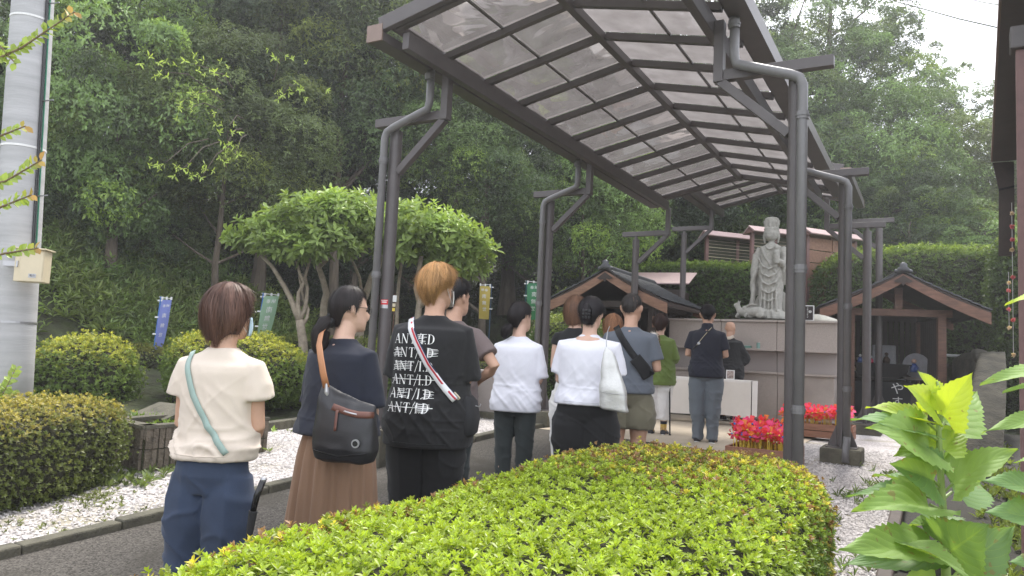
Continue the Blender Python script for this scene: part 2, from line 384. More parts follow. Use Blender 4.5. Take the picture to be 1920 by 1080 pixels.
def shoots(P, D, k, size, tmpl=LT2, width=.5, tilt=(.5, 1.2), tint=None, jit=.15, droop=0.0, stem=.4):
    """rosettes of k leaves round each direction D"""
    n = len(P); D = nrm(D); ref = np.where(np.abs(D[:, 2:3]) > .9, np.array([[1., 0, 0]]), np.array([[0, 0, 1.]]))
    A_ = nrm(np.cross(D, ref)); B_ = np.cross(D, A_)
    D2 = np.repeat(D, k, 0); A2 = np.repeat(A_, k, 0); B2 = np.repeat(B_, k, 0)
    j = np.tile(np.arange(k), n); ph = np.repeat(rng.uniform(0, 6.28, n), k) + j * 2.4 + rng.normal(0, .25, n * k)
    tl = tilt[0] + (tilt[1] - tilt[0]) * (j + .5) / k + rng.normal(0, jit, n * k)
    Rr = A2 * np.cos(ph)[:, None] + B2 * np.sin(ph)[:, None]
    T = D2 * np.cos(tl)[:, None] + Rr * np.sin(tl)[:, None]; T[:, 2] -= droop
    N = D2 * np.sin(tl)[:, None] - Rr * np.cos(tl)[:, None] + rng.normal(0, .12, (n * k, 3))
    sz = np.repeat(size, k) * (.65 + .45 * (j + .5) / k) * rng.uniform(.8, 1.15, n * k)
    PP = np.repeat(P, k, 0) - D2 * (np.repeat(size, k) * stem * (j / k))[:, None]
    tt = np.repeat(tint, k, 0) * rng.uniform(.82, 1.15, (n * k, 1))
    inner = (j / k)[:, None]; tt = tt * (1.12 - .3 * inner)      # young leaves at the tip are paler
    return leafgeo(PP, T, N, sz, width, tmpl, tt)
def sample_tris(V, F, n):
    a, b, c = V[F[:, 0]], V[F[:, 1]], V[F[:, 2]]; cr = np.cross(b - a, c - a); ar = np.linalg.norm(cr, axis=1)
    i = rng.choice(len(F), n, p=ar / ar.sum()); r1, r2 = np.sqrt(rng.random(n)), rng.random(n)
    P = (1 - r1)[:, None] * a[i] + (r1 * (1 - r2))[:, None] * b[i] + (r1 * r2)[:, None] * c[i]
    return P, nrm(cr[i]), ar.sum() / 2
def superel(rad, e=4, n=40, noise=.06, nf=1.6, seed=0, zcut=-.95):
    m = n // 2 + 1; th = np.linspace(0, math.pi, m); ph = np.linspace(0, 2 * math.pi, n, endpoint=False)
    T_, P_ = np.meshgrid(th, ph, indexing='ij')
    d = np.stack([np.sin(T_) * np.cos(P_), np.sin(T_) * np.sin(P_), np.cos(T_)], -1).reshape(-1, 3)
    # even the spacing of a long box by warping
    r = (np.abs(d) ** e).sum(1) ** (-1 / e)
    p = d * r[:, None]
    p = p * np.array(rad)
    nn = vnoise(p * nf + 31.7 * seed, seed) * .7 + vnoise(p * nf * 2.3 + 7.7 * seed, seed) * .3
    p = p * (1 + noise * nn[:, None] / np.maximum(.4, np.linalg.norm(p, axis=1, keepdims=True)))
    I = np.arange(m * n).reshape(m, n); a = I[:-1]; b = np.roll(I, -1, 1)[:-1]; c = np.roll(I, -1, 1)[1:]; e_ = I[1:]
    F = np.concatenate([np.stack([a.ravel(), e_.ravel(), b.ravel()], 1), np.stack([b.ravel(), e_.ravel(), c.ravel()], 1)])
    return p, F
def bush(name, label, cat, loc, rz, rad, e=2.6, dens=900, size=.035, k=5, tmpl=LT2, width=.5, cols=((.16, .23, .05), (.10, .16, .04)), topcol=None, noise=.1, seed=1, group=None, kind=None, updir=.6, tilt=(.4, 1.15), fluff=.05, nf=1.6, n=40, tintfn=None, parent_name='foliage', core=True, flowers=None):
    t = thing(name, label, cat, loc, rz, group)
    p, F = superel(rad, e, n=n, noise=noise, seed=seed, nf=nf)
    _, _, ar = sample_tris(p, F, 10)
    N_ = int(dens * ar); P, N, _ = sample_tris(p, F, N_)
    cz, sz = math.cos(rz), math.sin(rz); wy = N[:, 0] * sz + N[:, 1] * cz          # world y of the normal
    keep = (P[:, 2] > -rad[2] * .97) & ((wy < .35) | (N[:, 2] > .5) | (rng.random(len(N)) < .3)); P, N = P[keep], N[keep]
    P = P + N * rng.normal(0, fluff, (len(P), 1)) - N * fluff * .5
    D = N * .7 + np.array([0, 0, updir]) + rng.normal(0, .28, P.shape)
    f = rng.random((len(P), 1)); q = vnoise(P * 3.1 + seed * 5, seed)[:, None] * .5 + .5
    c = np.array(cols[0]) * (1 - q) + np.array(cols[1]) * q
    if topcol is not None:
        wt = np.clip((N[:, 2:3] - .35) * 1.6 + (f - .5) * .9, 0, 1) * np.clip(.4 + f, 0, 1); c = c * (1 - wt) + np.array(topcol) * wt  # sunny tops put into the colour: leaves on upward faces are lighter
    if tintfn is not None: c = tintfn(P, N, c)
    c = c * rng.uniform(.75, 1.2, (len(P), 1))
    V, FF, tt = shoots(P, D, k, rng.uniform(.8, 1.2, len(P)) * size, tmpl, width, tilt, c)
    o = link(parent_name, np_mesh(name + '_leaves', V, FF, tt), M['leaf'], t); o['kind'] = 'stuff'
    if core:
        cm = p * .9; cm[:, 2] = np.maximum(cm[:, 2], -rad[2]); link('branches', np_mesh('branches', cm, F), M['core'], t, smooth=True)
    if flowers:
        fp, fn, _ = sample_tris(p, F, flowers[0]); mb = MB()
        sel = fn[:, 2] > -.1; fp, fn = fp[sel], fn[sel]
        V, FF, tt = shoots(fp + fn * .06, fn + rng.normal(0, .3, fn.shape), 5, np.full(len(fp), flowers[2]), LT4, .9, (1.0, 1.25), np.tile(np.array(flowers[1]), (len(fp), 1)))
        fo = link('blossoms', np_mesh('blossoms', V, FF, tt), M['leaf'], t); fo['kind'] = 'stuff'
    return t

# --- the clipped azalea hedge in the foreground (garden frame v 2.6..4.1, u -6..-0.85)
hc = K(3.46, -3.42); hz0 = float(gz(hc[0], hc[1]))
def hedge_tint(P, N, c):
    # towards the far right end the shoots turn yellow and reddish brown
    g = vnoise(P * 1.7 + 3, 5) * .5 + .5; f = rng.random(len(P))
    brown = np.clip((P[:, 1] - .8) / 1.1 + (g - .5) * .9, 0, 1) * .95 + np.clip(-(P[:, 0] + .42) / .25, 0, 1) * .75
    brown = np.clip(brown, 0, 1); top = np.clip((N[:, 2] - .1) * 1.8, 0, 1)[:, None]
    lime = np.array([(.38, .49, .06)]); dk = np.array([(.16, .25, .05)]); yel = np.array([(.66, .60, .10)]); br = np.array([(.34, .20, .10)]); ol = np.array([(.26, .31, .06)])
    base = dk * (1 - top) + lime * top  # shade of the upright sides put into the leaf colour
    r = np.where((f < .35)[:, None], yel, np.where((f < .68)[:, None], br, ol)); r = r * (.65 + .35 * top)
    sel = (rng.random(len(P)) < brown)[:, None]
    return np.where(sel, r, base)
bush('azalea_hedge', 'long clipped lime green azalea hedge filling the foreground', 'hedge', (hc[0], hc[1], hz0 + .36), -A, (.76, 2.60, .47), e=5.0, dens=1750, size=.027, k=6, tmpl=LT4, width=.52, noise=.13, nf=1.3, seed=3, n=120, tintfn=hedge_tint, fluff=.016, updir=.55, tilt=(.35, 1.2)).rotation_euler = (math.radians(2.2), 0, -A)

# --- clipped shrubs on the left
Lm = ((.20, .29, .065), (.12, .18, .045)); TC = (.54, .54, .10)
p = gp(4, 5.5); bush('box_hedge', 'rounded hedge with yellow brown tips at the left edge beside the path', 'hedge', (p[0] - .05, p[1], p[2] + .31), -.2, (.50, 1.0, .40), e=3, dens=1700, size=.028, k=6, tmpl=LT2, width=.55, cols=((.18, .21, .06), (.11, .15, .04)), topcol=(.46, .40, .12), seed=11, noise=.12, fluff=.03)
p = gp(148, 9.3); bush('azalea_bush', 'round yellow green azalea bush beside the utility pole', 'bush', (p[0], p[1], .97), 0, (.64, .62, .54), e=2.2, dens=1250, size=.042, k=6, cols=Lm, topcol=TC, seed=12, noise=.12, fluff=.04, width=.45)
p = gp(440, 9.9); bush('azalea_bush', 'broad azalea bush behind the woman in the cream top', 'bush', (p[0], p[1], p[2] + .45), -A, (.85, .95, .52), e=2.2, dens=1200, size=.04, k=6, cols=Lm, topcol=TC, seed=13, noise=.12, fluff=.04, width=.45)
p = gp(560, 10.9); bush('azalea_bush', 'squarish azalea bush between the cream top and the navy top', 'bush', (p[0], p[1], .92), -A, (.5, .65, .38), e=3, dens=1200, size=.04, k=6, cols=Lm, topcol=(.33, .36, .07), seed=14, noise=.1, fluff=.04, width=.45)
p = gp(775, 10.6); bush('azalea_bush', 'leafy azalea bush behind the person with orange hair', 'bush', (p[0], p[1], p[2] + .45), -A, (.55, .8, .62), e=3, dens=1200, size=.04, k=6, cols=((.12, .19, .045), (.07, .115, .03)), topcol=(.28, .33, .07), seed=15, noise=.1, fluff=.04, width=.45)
p = gp(280, 12.2); bush('low_hedge', 'low dark hedge below the blue banner', 'hedge', (p[0], p[1], 1.05), -.1, (1.0, .4, .28), e=4, dens=1100, size=.04, k=5, cols=((.12, .16, .045), (.08, .11, .03)), topcol=(.26, .26, .07), seed=16, noise=.08)
p = gp(660, 12.4); bush('low_hedge', 'low clipped hedge at the foot of the umbrella shaped trees', 'hedge', (p[0], p[1], p[2] + .45), -.25, (2.0, .45, .46), e=4, dens=1000, size=.04, k=5, cols=((.12, .17, .045), (.08, .11, .03)), topcol=(.22, .26, .07), seed=17, noise=.08, n=60)
p = gp(950, 14.2); bush('low_hedge', 'olive hedge under the yellow banner', 'hedge', (p[0], p[1], p[2] + .32), -.3, (1.15, .45, .50), e=4, dens=1100, size=.035, k=5, cols=((.13, .16, .045), (.09, .12, .035)), topcol=(.24, .26, .08), seed=18, noise=.08)
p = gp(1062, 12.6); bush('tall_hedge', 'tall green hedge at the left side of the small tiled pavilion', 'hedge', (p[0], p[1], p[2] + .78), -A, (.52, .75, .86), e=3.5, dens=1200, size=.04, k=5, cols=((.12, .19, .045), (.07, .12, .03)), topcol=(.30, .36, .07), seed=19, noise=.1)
p = gp(1062, 16.5); bush('flowering_shrub', 'airy shrub with pale pink blossoms behind the small tiled pavilion', 'shrub', (p[0], p[1], p[2] + 1.35), 0, (.85, .8, 1.0), e=2, dens=650, size=.06, k=5, cols=((.17, .23, .08), (.12, .17, .06)), topcol=(.30, .36, .12), seed=20, noise=.5, fluff=.12, flowers=(90, (.75, .62, .66), .045))
# hedges on the terrace behind the altar
q = K(-.35, 13.0); bush('terrace_hedge', 'clipped hedge on the terrace behind the altar, left of the stone statue', 'hedge', (q[0], q[1], 2.75), -A + .1, (2.5, .6, 1.25), e=5, dens=420, size=.085, k=5, cols=((.10, .17, .04), (.06, .10, .03)), topcol=(.22, .32, .06), seed=21, noise=.08, n=64, width=.35)
q = K(5.15, 13.2); bush('terrace_hedge', 'long clipped hedge on the terrace behind the right shrine', 'hedge', (q[0], q[1], 3.0), -A + .22, (3.0, .7, 1.3), e=4, dens=420, size=.085, k=5, cols=((.12, .19, .05), (.07, .11, .03)), topcol=(.26, .36, .07), seed=22, noise=.1, n=64, width=.35)
p = at(1905, 600, 15.5); bush('ivy_wall', 'hanging ivy covered bank between the right shrine and the dark building', 'ivy', (p[0] + .1, p[1], 2.6), -A, (.62, 1.8, 1.75), e=4, dens=420, size=.08, k=5, cols=((.13, .20, .05), (.06, .10, .03)), topcol=(.26, .34, .08), seed=23, noise=.2, width=.6, updir=-.3)

# --- forest trees
def crown_mesh(name, seed, nclump, R, clr, leaf, per, width=.45, up=.7, droop=.25, flat=1.0):
    global rng
    rs = np.random.default_rng(seed)
    d = nrm(rs.normal(0, 1, (nclump, 3))); rr = rs.uniform(.35, 1, (nclump, 1)) ** .5
    C = d * rr * np.array(R) ; cr = rs.uniform(clr[0], clr[1], nclump)
    n = nclump * per; ci = np.repeat(np.arange(nclump), per)
    dd = nrm(rs.normal(0, 1, (n, 3)) + nrm(C)[ci] * .7 + np.array([0, 0, .75])); dd[:, 2] *= flat * .8
    P = C[ci] + dd * (cr[ci] * rs.uniform(.7, 1.05, n))[:, None]
    out = nrm(C[ci] + rs.normal(0, .2, (n, 3)))
    P = P + .12 * np.stack([vnoise(P * 3, 1), vnoise(P * 3, 2), vnoise(P * 3, 3)], 1)
    D = nrm(dd * .8 + out * .2 + np.array([0, 0, .1]) + rs.normal(0, .3, (n, 3)))
    k = 3
    ct = rs.uniform(.45, 1.6, nclump)[ci][:, None]; tint = np.ones((n, 3)) * ct * rs.uniform(.75, 1.25, (n, 1))
    tint = tint * np.where(rs.random(nclump)[ci][:, None] < .15, np.array([[1.5, 1.4, .9]]), 1.0)
    old = rng; rng = rs
    V, F, t = shoots(P, D, k, rs.uniform(.75, 1.25, n) * leaf, LT2, width, (.6, 1.3), tint, droop=droop)
    rng = old
    return np_mesh(name, V, F, t)
CM = [crown_mesh('crown_a', 1, 80, (2.3, 2.3, 2.6), (.45, .85), .12, 190, .45),
      crown_mesh('crown_b', 2, 130, (2.4, 2.4, 2.9), (.32, .6), .10, 125, .38),
      crown_mesh('crown_c', 3, 60, (2.2, 2.2, 2.2), (.6, 1.05), .12, 240, .30, droop=.55),
      crown_mesh('crown_d', 4, 150, (2.0, 2.0, 3.4), (.25, .5), .075, 100, .55)]
def limb_mb(h, r, seed, spread=1.0, nl=6, lean=0):
    rr = random.Random(seed); mb = MB()
    pts = []; x = y = 0
    for i in range(8):
        t = i / 7; pts.append((x + lean * t * h, y, h * t)); x += rr.uniform(-.08, .08); y += rr.uniform(-.08, .08)
    mb.tube(pts, [r * (1.35 if i == 0 else 1 - .72 * i / 7) for i in range(8)], 9)
    for k in range(nl):
        i = rr.randint(2, 6); p = Vector(pts[i]); a = rr.uniform(0, 6.28); L_ = spread * rr.uniform(.9, 1.9)
        q1 = p + Vector((math.cos(a) * L_ * .45, math.sin(a) * L_ * .45, L_ * .3)); q2 = p + Vector((math.cos(a) * L_, math.sin(a) * L_, L_ * .75))
        r0 = r * (1 - .72 * i / 7) * .55
        mb.tube([p, q1, q2], [r0, r0 * .7, r0 * .25], 6)
    return mb
TR = [limb_mb(7, .17, 5).mesh('trunk_a'), limb_mb(7, .12, 6, lean=.04).mesh('trunk_b'), limb_mb(7, .22, 9, 1.3).mesh('trunk_c')]
def tree(px, Yd, zc, sc, kind, color, label, group=None, name='forest_tree', szz=1.0, trunk=0, sx=1.0):
    p = gp(px, Yd); t = thing(name, label, 'tree', p, random.uniform(0, 6.28), group)
    h = zc - p[2]
    tr = link('trunk', TR[trunk], M['bark'], t); tr.scale = (max(.7, sc * .8), max(.7, sc * .8), max(.2, h / 7 * 1.08))
    c = link('crown', CM[kind], M['leaf'], t); c['kind'] = 'stuff'; c.location = (0, 0, h); c.scale = (sc * sx, sc * sx, sc * szz); c.color = (*color, 1); c.rotation_euler = (0, 0, random.uniform(0, 6.28))
    return t
DK = (.058, .084, .042); MD = (.105, .16, .064); BR = (.165, .25, .085); HZ = (.17, .235, .11); OLV = (.13, .17, .065)  # HZ: pale green with distance haze mixed into the leaf colour
def zrow(px, py, Yd): return float(at(px, py, Yd)[2])
# (px, D, row of crown centre, scale, kind, colour, zscale, trunk, label)
TREES = [
 (-260, 15, 330, .9, 0, MD, 1.1, 0, None), (-420, 13, 300, .9, 1, DK, 1.1, 0, None), (-150, 14, 200, .8, 0, MD, 1.2, 0, None), (2150, 22, 300, 1.3, 1, MD, 1, 0, None), (2350, 20, 300, 1.3, 0, MD, 1, 0, None),
 (205, 14, 170, .78, 0, BR, 1.25, 0, 'lush mid green evergreen right of the utility pole'),
 (190, 15, 320, .70, 0, MD, 1.1, 0, 'dense green evergreen low behind the meter box'),
 (225, 15.5, 430, .58, 0, MD, .9, 0, 'small leafy evergreen just above the undergrowth, right of the meter box'),
 (300, 16, 400, .5, 0, OLV, 1.0, 1, 'shrubby tree left of the umbrella shaped trees'),
 (400, 15, 250, .82, 2, OLV, .9, 1, 'drooping olive tree with bright young leaf sprays at its tips'),
 (480, 17, 60, 1.1, 1, DK, 1.0, 0, None), (330, 18, 20, 1.1, 1, DK, 1.0, 2, None), (60, 17, 120, 1.1, 0, DK, 1.2, 2, None),
 (20, 19, 400, .9, 0, DK, 1, 0, None), (130, 20, -80, 1.4, 1, MD, 1, 0, None), (560, 19, 200, 1.0, 1, DK, 1.1, 1, None),
 (560, 18, 310, .62, 1, DK, 1.1, 1, None), (620, 17, 30, .95, 2, OLV, 1.0, 0, 'dark airy tree showing over the left corner of the canopy'),
 (655, 18, 190, .95, 2, MD, 1.0, 0, 'drooping tree left of the first canopy post'), (720, 21, -20, 1.5, 1, DK, 1, 2, None),
 (640, 19, 400, .9, 1, DK, 1, 1, None), (800, 20, 330, 1.0, 1, MD, 1.0, 0, None),
 (830, 18, 250, .7, 2, BR, 1.0, 0, 'paler drooping tree seen under the canopy edge'), (900, 18.5, 330, .72, 2, MD, 1.0, 0, None),
 (950, 22, 200, 1.3, 1, DK, 1.1, 2, None), (1090, 19.5, 385, .80, 2, BR, 1.05, 1, 'pale drooping tree behind the second canopy post'),
 (1010, 21, 330, 1.0, 1, MD, 1, 0, None), (1180, 25, 300, 1.4, 1, DK, 1.1, 2, None), (1290, 25, 360, 1.3, 1, DK, 1.1, 2, None),
 (1400, 26, 300, 1.5, 1, MD, 1.0, 2, None), (1240, 28, 120, 1.7, 1, DK, 1.0, 2, None), (1330, 24, 400, .8, 2, DK, 1, 1, None),
 (1460, 27, 90, 1.45, 3, HZ, 1.0, 2, 'tall pale tree rising over the right edge of the canopy'),
 (1560, 28, 40, 1.4, 3, HZ, 1.05, 2, 'tall pale tree top reaching the sky at the upper right'),
 (1560, 26, 250, 1.35, 1, BR, 1.0, 0, 'hazy green tree directly behind the right canopy posts'),
 (1665, 27, 215, 1.15, 3, HZ, 1.0, 2, 'pale crown below the power lines at the upper right'),
 (1640, 24, 330, 1.1, 2, BR, 1.0, 0, 'bushy light green tree above the right shrine roof'),
 (1500, 24, 370, 1.0, 1, MD, 1.0, 0, None),
 (1770, 28, 330, 1.25, 3, HZ, 1.0, 0, 'olive green tree crown left of the dark building eave'),
 (1800, 25, 380, 1.1, 2, OLV, 1.0, 0, 'lower olive tree by the dark building'), (1880, 30, 360, 1.2, 3, HZ, 1.1, 0, None),
 (1700, 22, 440, .8, 1, MD, .9, 1, None), (1840, 21, 470, .7, 0, BR, .8, 1, 'small bright tree above the terrace hedge'),
 (1950, 26, 420, 1.1, 1, MD, 1, 0, None), (1100, 30, 60, 1.8, 1, DK, 1, 2, None), (850, 27, 40, 1.8, 1, DK, 1, 2, None),
 (430, 24, -60, 1.7, 1, DK, 1, 2, None), (240, 24, 60, 1.6, 1, DK, 1, 2, None), (600, 24, 100, 1.6, 1, DK, 1.1, 2, None), (-60, 20, 200, 1.5, 1, DK, 1, 2, None),
 (480, 22, 380, 1.1, 1, DK, .9, 1, None), (900, 25, 470, 1.1, 1, DK, .9, 1, None), (1180, 26, 470, 1.0, 1, DK, .8, 1, None), (1420, 27, 440, 1.1, 1, DK, .8, 1, None),
 (350, 21, 400, 1.0, 1, DK, .9, 1, None), (1560, 31, 430, 1.5, 1, DK, .9, 1, None), (1750, 30, 470, 1.4, 1, DK, .8, 1, None),
 (1010, 24, 480, .9, 1, DK, .8, 1, None), (730, 22, 480, .9, 1, DK, .8, 1, None),
]
GEN = 'dark evergreen among the dense forest behind the garden'
for (px, Yd, row, sc, kd, colr, szz, trk, lab) in TREES:
    j = random.uniform(.85, 1.15)
    tree(px, Yd, zrow(px, row, Yd), sc, kd, tuple(c * j for c in colr), lab or GEN, 'dark trees of the dense forest' if lab is None else 'forest trees', szz=szz, trunk=trk)
# bright young sprays on the olive tree
sp = [(310, 135, 14.0), (360, 120, 14), (395, 135, 14), (365, 175, 14), (350, 205, 14.0), (430, 235, 14), (310, 305, 13.6), (345, 315, 13.6), (425, 270, 14), (530, 110, 15), (535, 180, 15), (555, 160, 15), (380, 330, 13.8), (440, 290, 14)]
sprays = thing('young_leaf_branch', 'branch with bright yellow green young leaves hanging in front of the dark forest', 'branch', at(400, 220, 12.3))
sp = [(x, y, d - 1.7) for x, y, d in sp]; cc = at(400, 220, 12.3); mb = MB(); P_, D_ = [], []
for (x, y, d) in sp:
    e = at(x, y, d) - cc
    s0 = e * .6 + np.array([0, .9, .35]); mb.tube([s0, (s0 + e) / 2 + np.array([0, 0, .12]), e], [.012, .009, .004], 5)
    for _ in range(7):
        P_.append(e + rng.normal(0, .12, 3) * np.array([1.5, 1, .6])); D_.append((rng.normal(0, .5), -.5, -.1))
V, F, t_ = shoots(np.array(P_), np.array(D_), 4, rng.uniform(.07, .12, len(P_)), LT4, .3, (.7, 1.3), np.tile([.55, .70, .16], (len(P_), 1)), droop=.2)
so_ = mb.obj('twig', M['bark'], sprays); so_['kind'] = 'stuff'; lo = link('leaves', np_mesh('spray_leaves', V, F, t_), M['leaf'], sprays); lo['kind'] = 'stuff'

# undergrowth on the bank
def cover(name, label, n, px0, px1, d0, d1, size, k, cols, tmpl=LT2, width=.3, hgt=.35, dens_seed=1, cat='undergrowth', tilt=(.3, 1.2), clump=.5):
    n0 = max(1, int(n * clump / 12)); cx = rng.uniform(px0, px1, n0); cy = rng.uniform(d0, d1, n0)
    idx = rng.integers(0, n0, n); Yd = cy[idx] + rng.normal(0, .25, n); pxx = cx[idx]
    x = (pxx - 960) / FPX * Yd + rng.normal(0, .28, n)
    rad = np.hypot(x - (pxx - 960) / FPX * Yd, Yd - cy[idx])
    z = gz(x, Yd) + np.maximum(0.02, hgt * (1 - rad * 1.2)) * rng.uniform(.3, 1.1, n)
    P = np.stack([x, Yd, z], 1); D = np.stack([rng.normal(0, .5, n), rng.normal(-.1, .5, n), np.full(n, .8)], 1)
    tn = vnoise(P * 1.1 + dens_seed, 3)[:, None] * .5 + .5; c = np.array(cols[0]) * tn + np.array(cols[1]) * (1 - tn)
    V, F, t = shoots(P, D, k, rng.uniform(.7, 1.3, n) * size, tmpl, width, tilt, c * rng.uniform(.7, 1.3, (n, 1)), droop=.25)
    o = link(name, np_mesh(name, V, F, t), M['leaf']); tago(o, label, cat, kind='stuff')
cover('bank_undergrowth', 'leafy green undergrowth covering the bank under the trees', 11000, 40, 1000, 12.4, 17.5, .14, 5, ((.15, .25, .065), (.25, .32, .09)), width=.28, hgt=.55, clump=.45)
cover('left_bank_undergrowth', 'undergrowth on the bank left of the utility pole', 5000, -900, 40, 7.5, 16, .16, 5, ((.15, .25, .065), (.22, .29, .08)), width=.3, hgt=.5, clump=.45)
cover('bamboo_grass', 'long bladed bamboo grass on the bank', 3200, 60, 700, 12.6, 16.5, .28, 6, ((.22, .30, .09), (.27, .33, .11)), width=.09, hgt=.5, clump=.5)
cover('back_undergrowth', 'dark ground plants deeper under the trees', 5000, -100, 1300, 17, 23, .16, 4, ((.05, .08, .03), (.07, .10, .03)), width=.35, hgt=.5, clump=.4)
cover('terrace_plants', 'light green plants along the top of the terrace hedge', 1500, 1250, 1900, 16.8, 20, .16, 5, ((.12, .19, .05), (.10, .15, .04)), width=.25, hgt=.6, clump=.5)

def weeds(name, label, spots, n, size, cols, blade=.12, spread=.12, cat='weeds', k=5):
    P, D = [], []
    for (v, u) in spots:
        q = K(v, u)
        for _ in range(n):
            x, y = q[0] + rng.normal(0, spread), q[1] + rng.normal(0, spread); P.append((x, y, float(gz(x, y)) + .02)); D.append((rng.normal(0, .4), rng.normal(0, .4), 1))
    P = np.array(P); c = np.array(cols) * rng.uniform(.6, 1.4, (len(P), 1))
    V, F, t = shoots(P, np.array(D), k, rng.uniform(.6, 1.3, len(P)) * size, LT2, blade, (.2, 1.1), c, stem=0)
    o = link(name, np_mesh(name, V, F, t), M['leaf']); tago(o, label, cat, kind='stuff')
weeds('gravel_weeds', 'thin green weeds and dry litter in the gravel on the left', [(random.gauss(-.45, .22), random.gauss(-2.3, .35)) for _ in range(12)] + [(-1.7, .6), (-.3, 1.5), (-1.2, 2.5)], 16, .035, (.19, .22, .08), .3, .10)
weeds('weeds', 'tufts of weeds in the gravel right of the clipped hedge', [(random.uniform(3.1, 4.3), random.uniform(-2.0, -.2)) for _ in range(20)] + [(4.1, 1.6), (4.2, 2.2), (4.3, 2.9), (3.9, .7), (3.8, 3.4)], 16, .09, (.16, .23, .07), .13, .13)
weeds('path_weeds', 'bright weeds growing along the foot of the dark building wall', [(random.uniform(5.15, 5.35), random.uniform(.6, 8)) for _ in range(22)] + [(random.uniform(4.95, 5.5), random.uniform(-1.6, .2)) for _ in range(16)], 14, .10, (.25, .32, .08), .3, .1)
weeds('litter_plants', 'small broad leaved plants at the foot of the block planter', [(-1.55, -1.0), (-1.35, -1.1), (-1.5, -1.4), (-1.1, -1.7), (-.95, -2.0), (-1.3, -.6)], 26, .09, (.15, .2, .07), .4, .13)

# --- umbrella shaped trees
def umbrella_tree(px, Yd, base_row, blobs, trunks, label):
    b = at(px, base_row, Yd); g = float(gz(b[0], b[1])); t = thing('umbrella_tree', label, 'tree', (b[0], b[1], g), 0, 'umbrella shaped trees')
    org = np.array([b[0], b[1], g])
    for tk in trunks:
        if tk[0][0][1] > 610: tk[0].insert(0, (tk[0][0][0] - 3, tk[0][0][1] + 55, tk[0][0][2]))
        pts = [at(x, y, Yd + dy) - org for (x, y, dy) in tk[0]]
        mb = MB(); n = len(pts)
        # smooth the trunk with noise
        P = []
        for i in range(n - 1):
            for s in (0, .5):
                P.append(pts[i] * (1 - s) + pts[i + 1] * s + (rng.normal(0, .02, 3) if s else 0))
        P.append(pts[-1]); m = len(P)
        mb.tube(P, [tk[1] + (tk[2] - tk[1]) * i / (m - 1) for i in range(m)], 10)
        mb.obj('trunk' if tk[1] > .05 else 'limb', M['palebark'], t, smooth=True)
    Ps, Ds = [], []
    for (x, y, dy, rx, rz) in blobs:
        c = at(x, y, Yd + dy) - org; n = int(430 * rx * rx)
        d = nrm(rng.normal(0, 1, (n, 3)) + np.array([0, 0, .5])); dd = d * np.array([rx, rx * .9, rz]) * rng.uniform(.6, 1.22, (n, 1))
        low = d[:, 2] < 0; dd[low, 2] *= .55
        Ps.append(c + dd); Ds.append(d * .8 + np.array([0, -.1, .45]) + rng.normal(0, .3, (n, 3)))
    P, D = np.concatenate(Ps), np.concatenate(Ds)
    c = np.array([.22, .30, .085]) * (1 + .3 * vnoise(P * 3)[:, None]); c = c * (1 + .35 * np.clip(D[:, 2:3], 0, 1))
    V, F, tt = shoots(P, D, 6, rng.uniform(.8, 1.2, len(P)) * .165, LT4, .42, (.5, 1.35), c, droop=.25)
    o = link('crown', np_mesh('umbrella_crown', V, F, tt), M['leaf'], t, smooth=False); o['kind'] = 'stuff'
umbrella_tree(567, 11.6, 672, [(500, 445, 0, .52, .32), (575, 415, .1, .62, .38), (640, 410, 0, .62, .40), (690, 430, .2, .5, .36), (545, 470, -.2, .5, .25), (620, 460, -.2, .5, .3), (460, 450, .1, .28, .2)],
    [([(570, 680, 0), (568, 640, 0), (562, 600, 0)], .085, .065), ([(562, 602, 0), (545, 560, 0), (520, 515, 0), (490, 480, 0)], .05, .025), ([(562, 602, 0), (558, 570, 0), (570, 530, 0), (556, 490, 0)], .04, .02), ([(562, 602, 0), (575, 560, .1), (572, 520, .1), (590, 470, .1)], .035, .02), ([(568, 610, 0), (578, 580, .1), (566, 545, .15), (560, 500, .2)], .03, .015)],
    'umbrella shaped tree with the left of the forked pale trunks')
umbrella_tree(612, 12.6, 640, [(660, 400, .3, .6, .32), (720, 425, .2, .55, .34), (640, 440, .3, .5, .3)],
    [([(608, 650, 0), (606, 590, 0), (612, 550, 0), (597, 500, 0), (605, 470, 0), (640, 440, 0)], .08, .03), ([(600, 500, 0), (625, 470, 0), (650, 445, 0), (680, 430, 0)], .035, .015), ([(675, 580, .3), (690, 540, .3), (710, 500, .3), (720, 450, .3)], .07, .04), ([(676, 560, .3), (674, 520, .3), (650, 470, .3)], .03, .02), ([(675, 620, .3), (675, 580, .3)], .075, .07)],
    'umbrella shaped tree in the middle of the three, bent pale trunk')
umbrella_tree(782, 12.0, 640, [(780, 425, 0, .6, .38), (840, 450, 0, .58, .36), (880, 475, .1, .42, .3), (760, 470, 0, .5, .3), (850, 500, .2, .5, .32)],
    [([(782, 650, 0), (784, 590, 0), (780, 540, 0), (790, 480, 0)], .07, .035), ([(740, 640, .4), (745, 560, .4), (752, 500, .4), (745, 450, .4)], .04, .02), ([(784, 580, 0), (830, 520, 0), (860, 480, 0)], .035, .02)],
    'umbrella shaped tree right of the first canopy post')

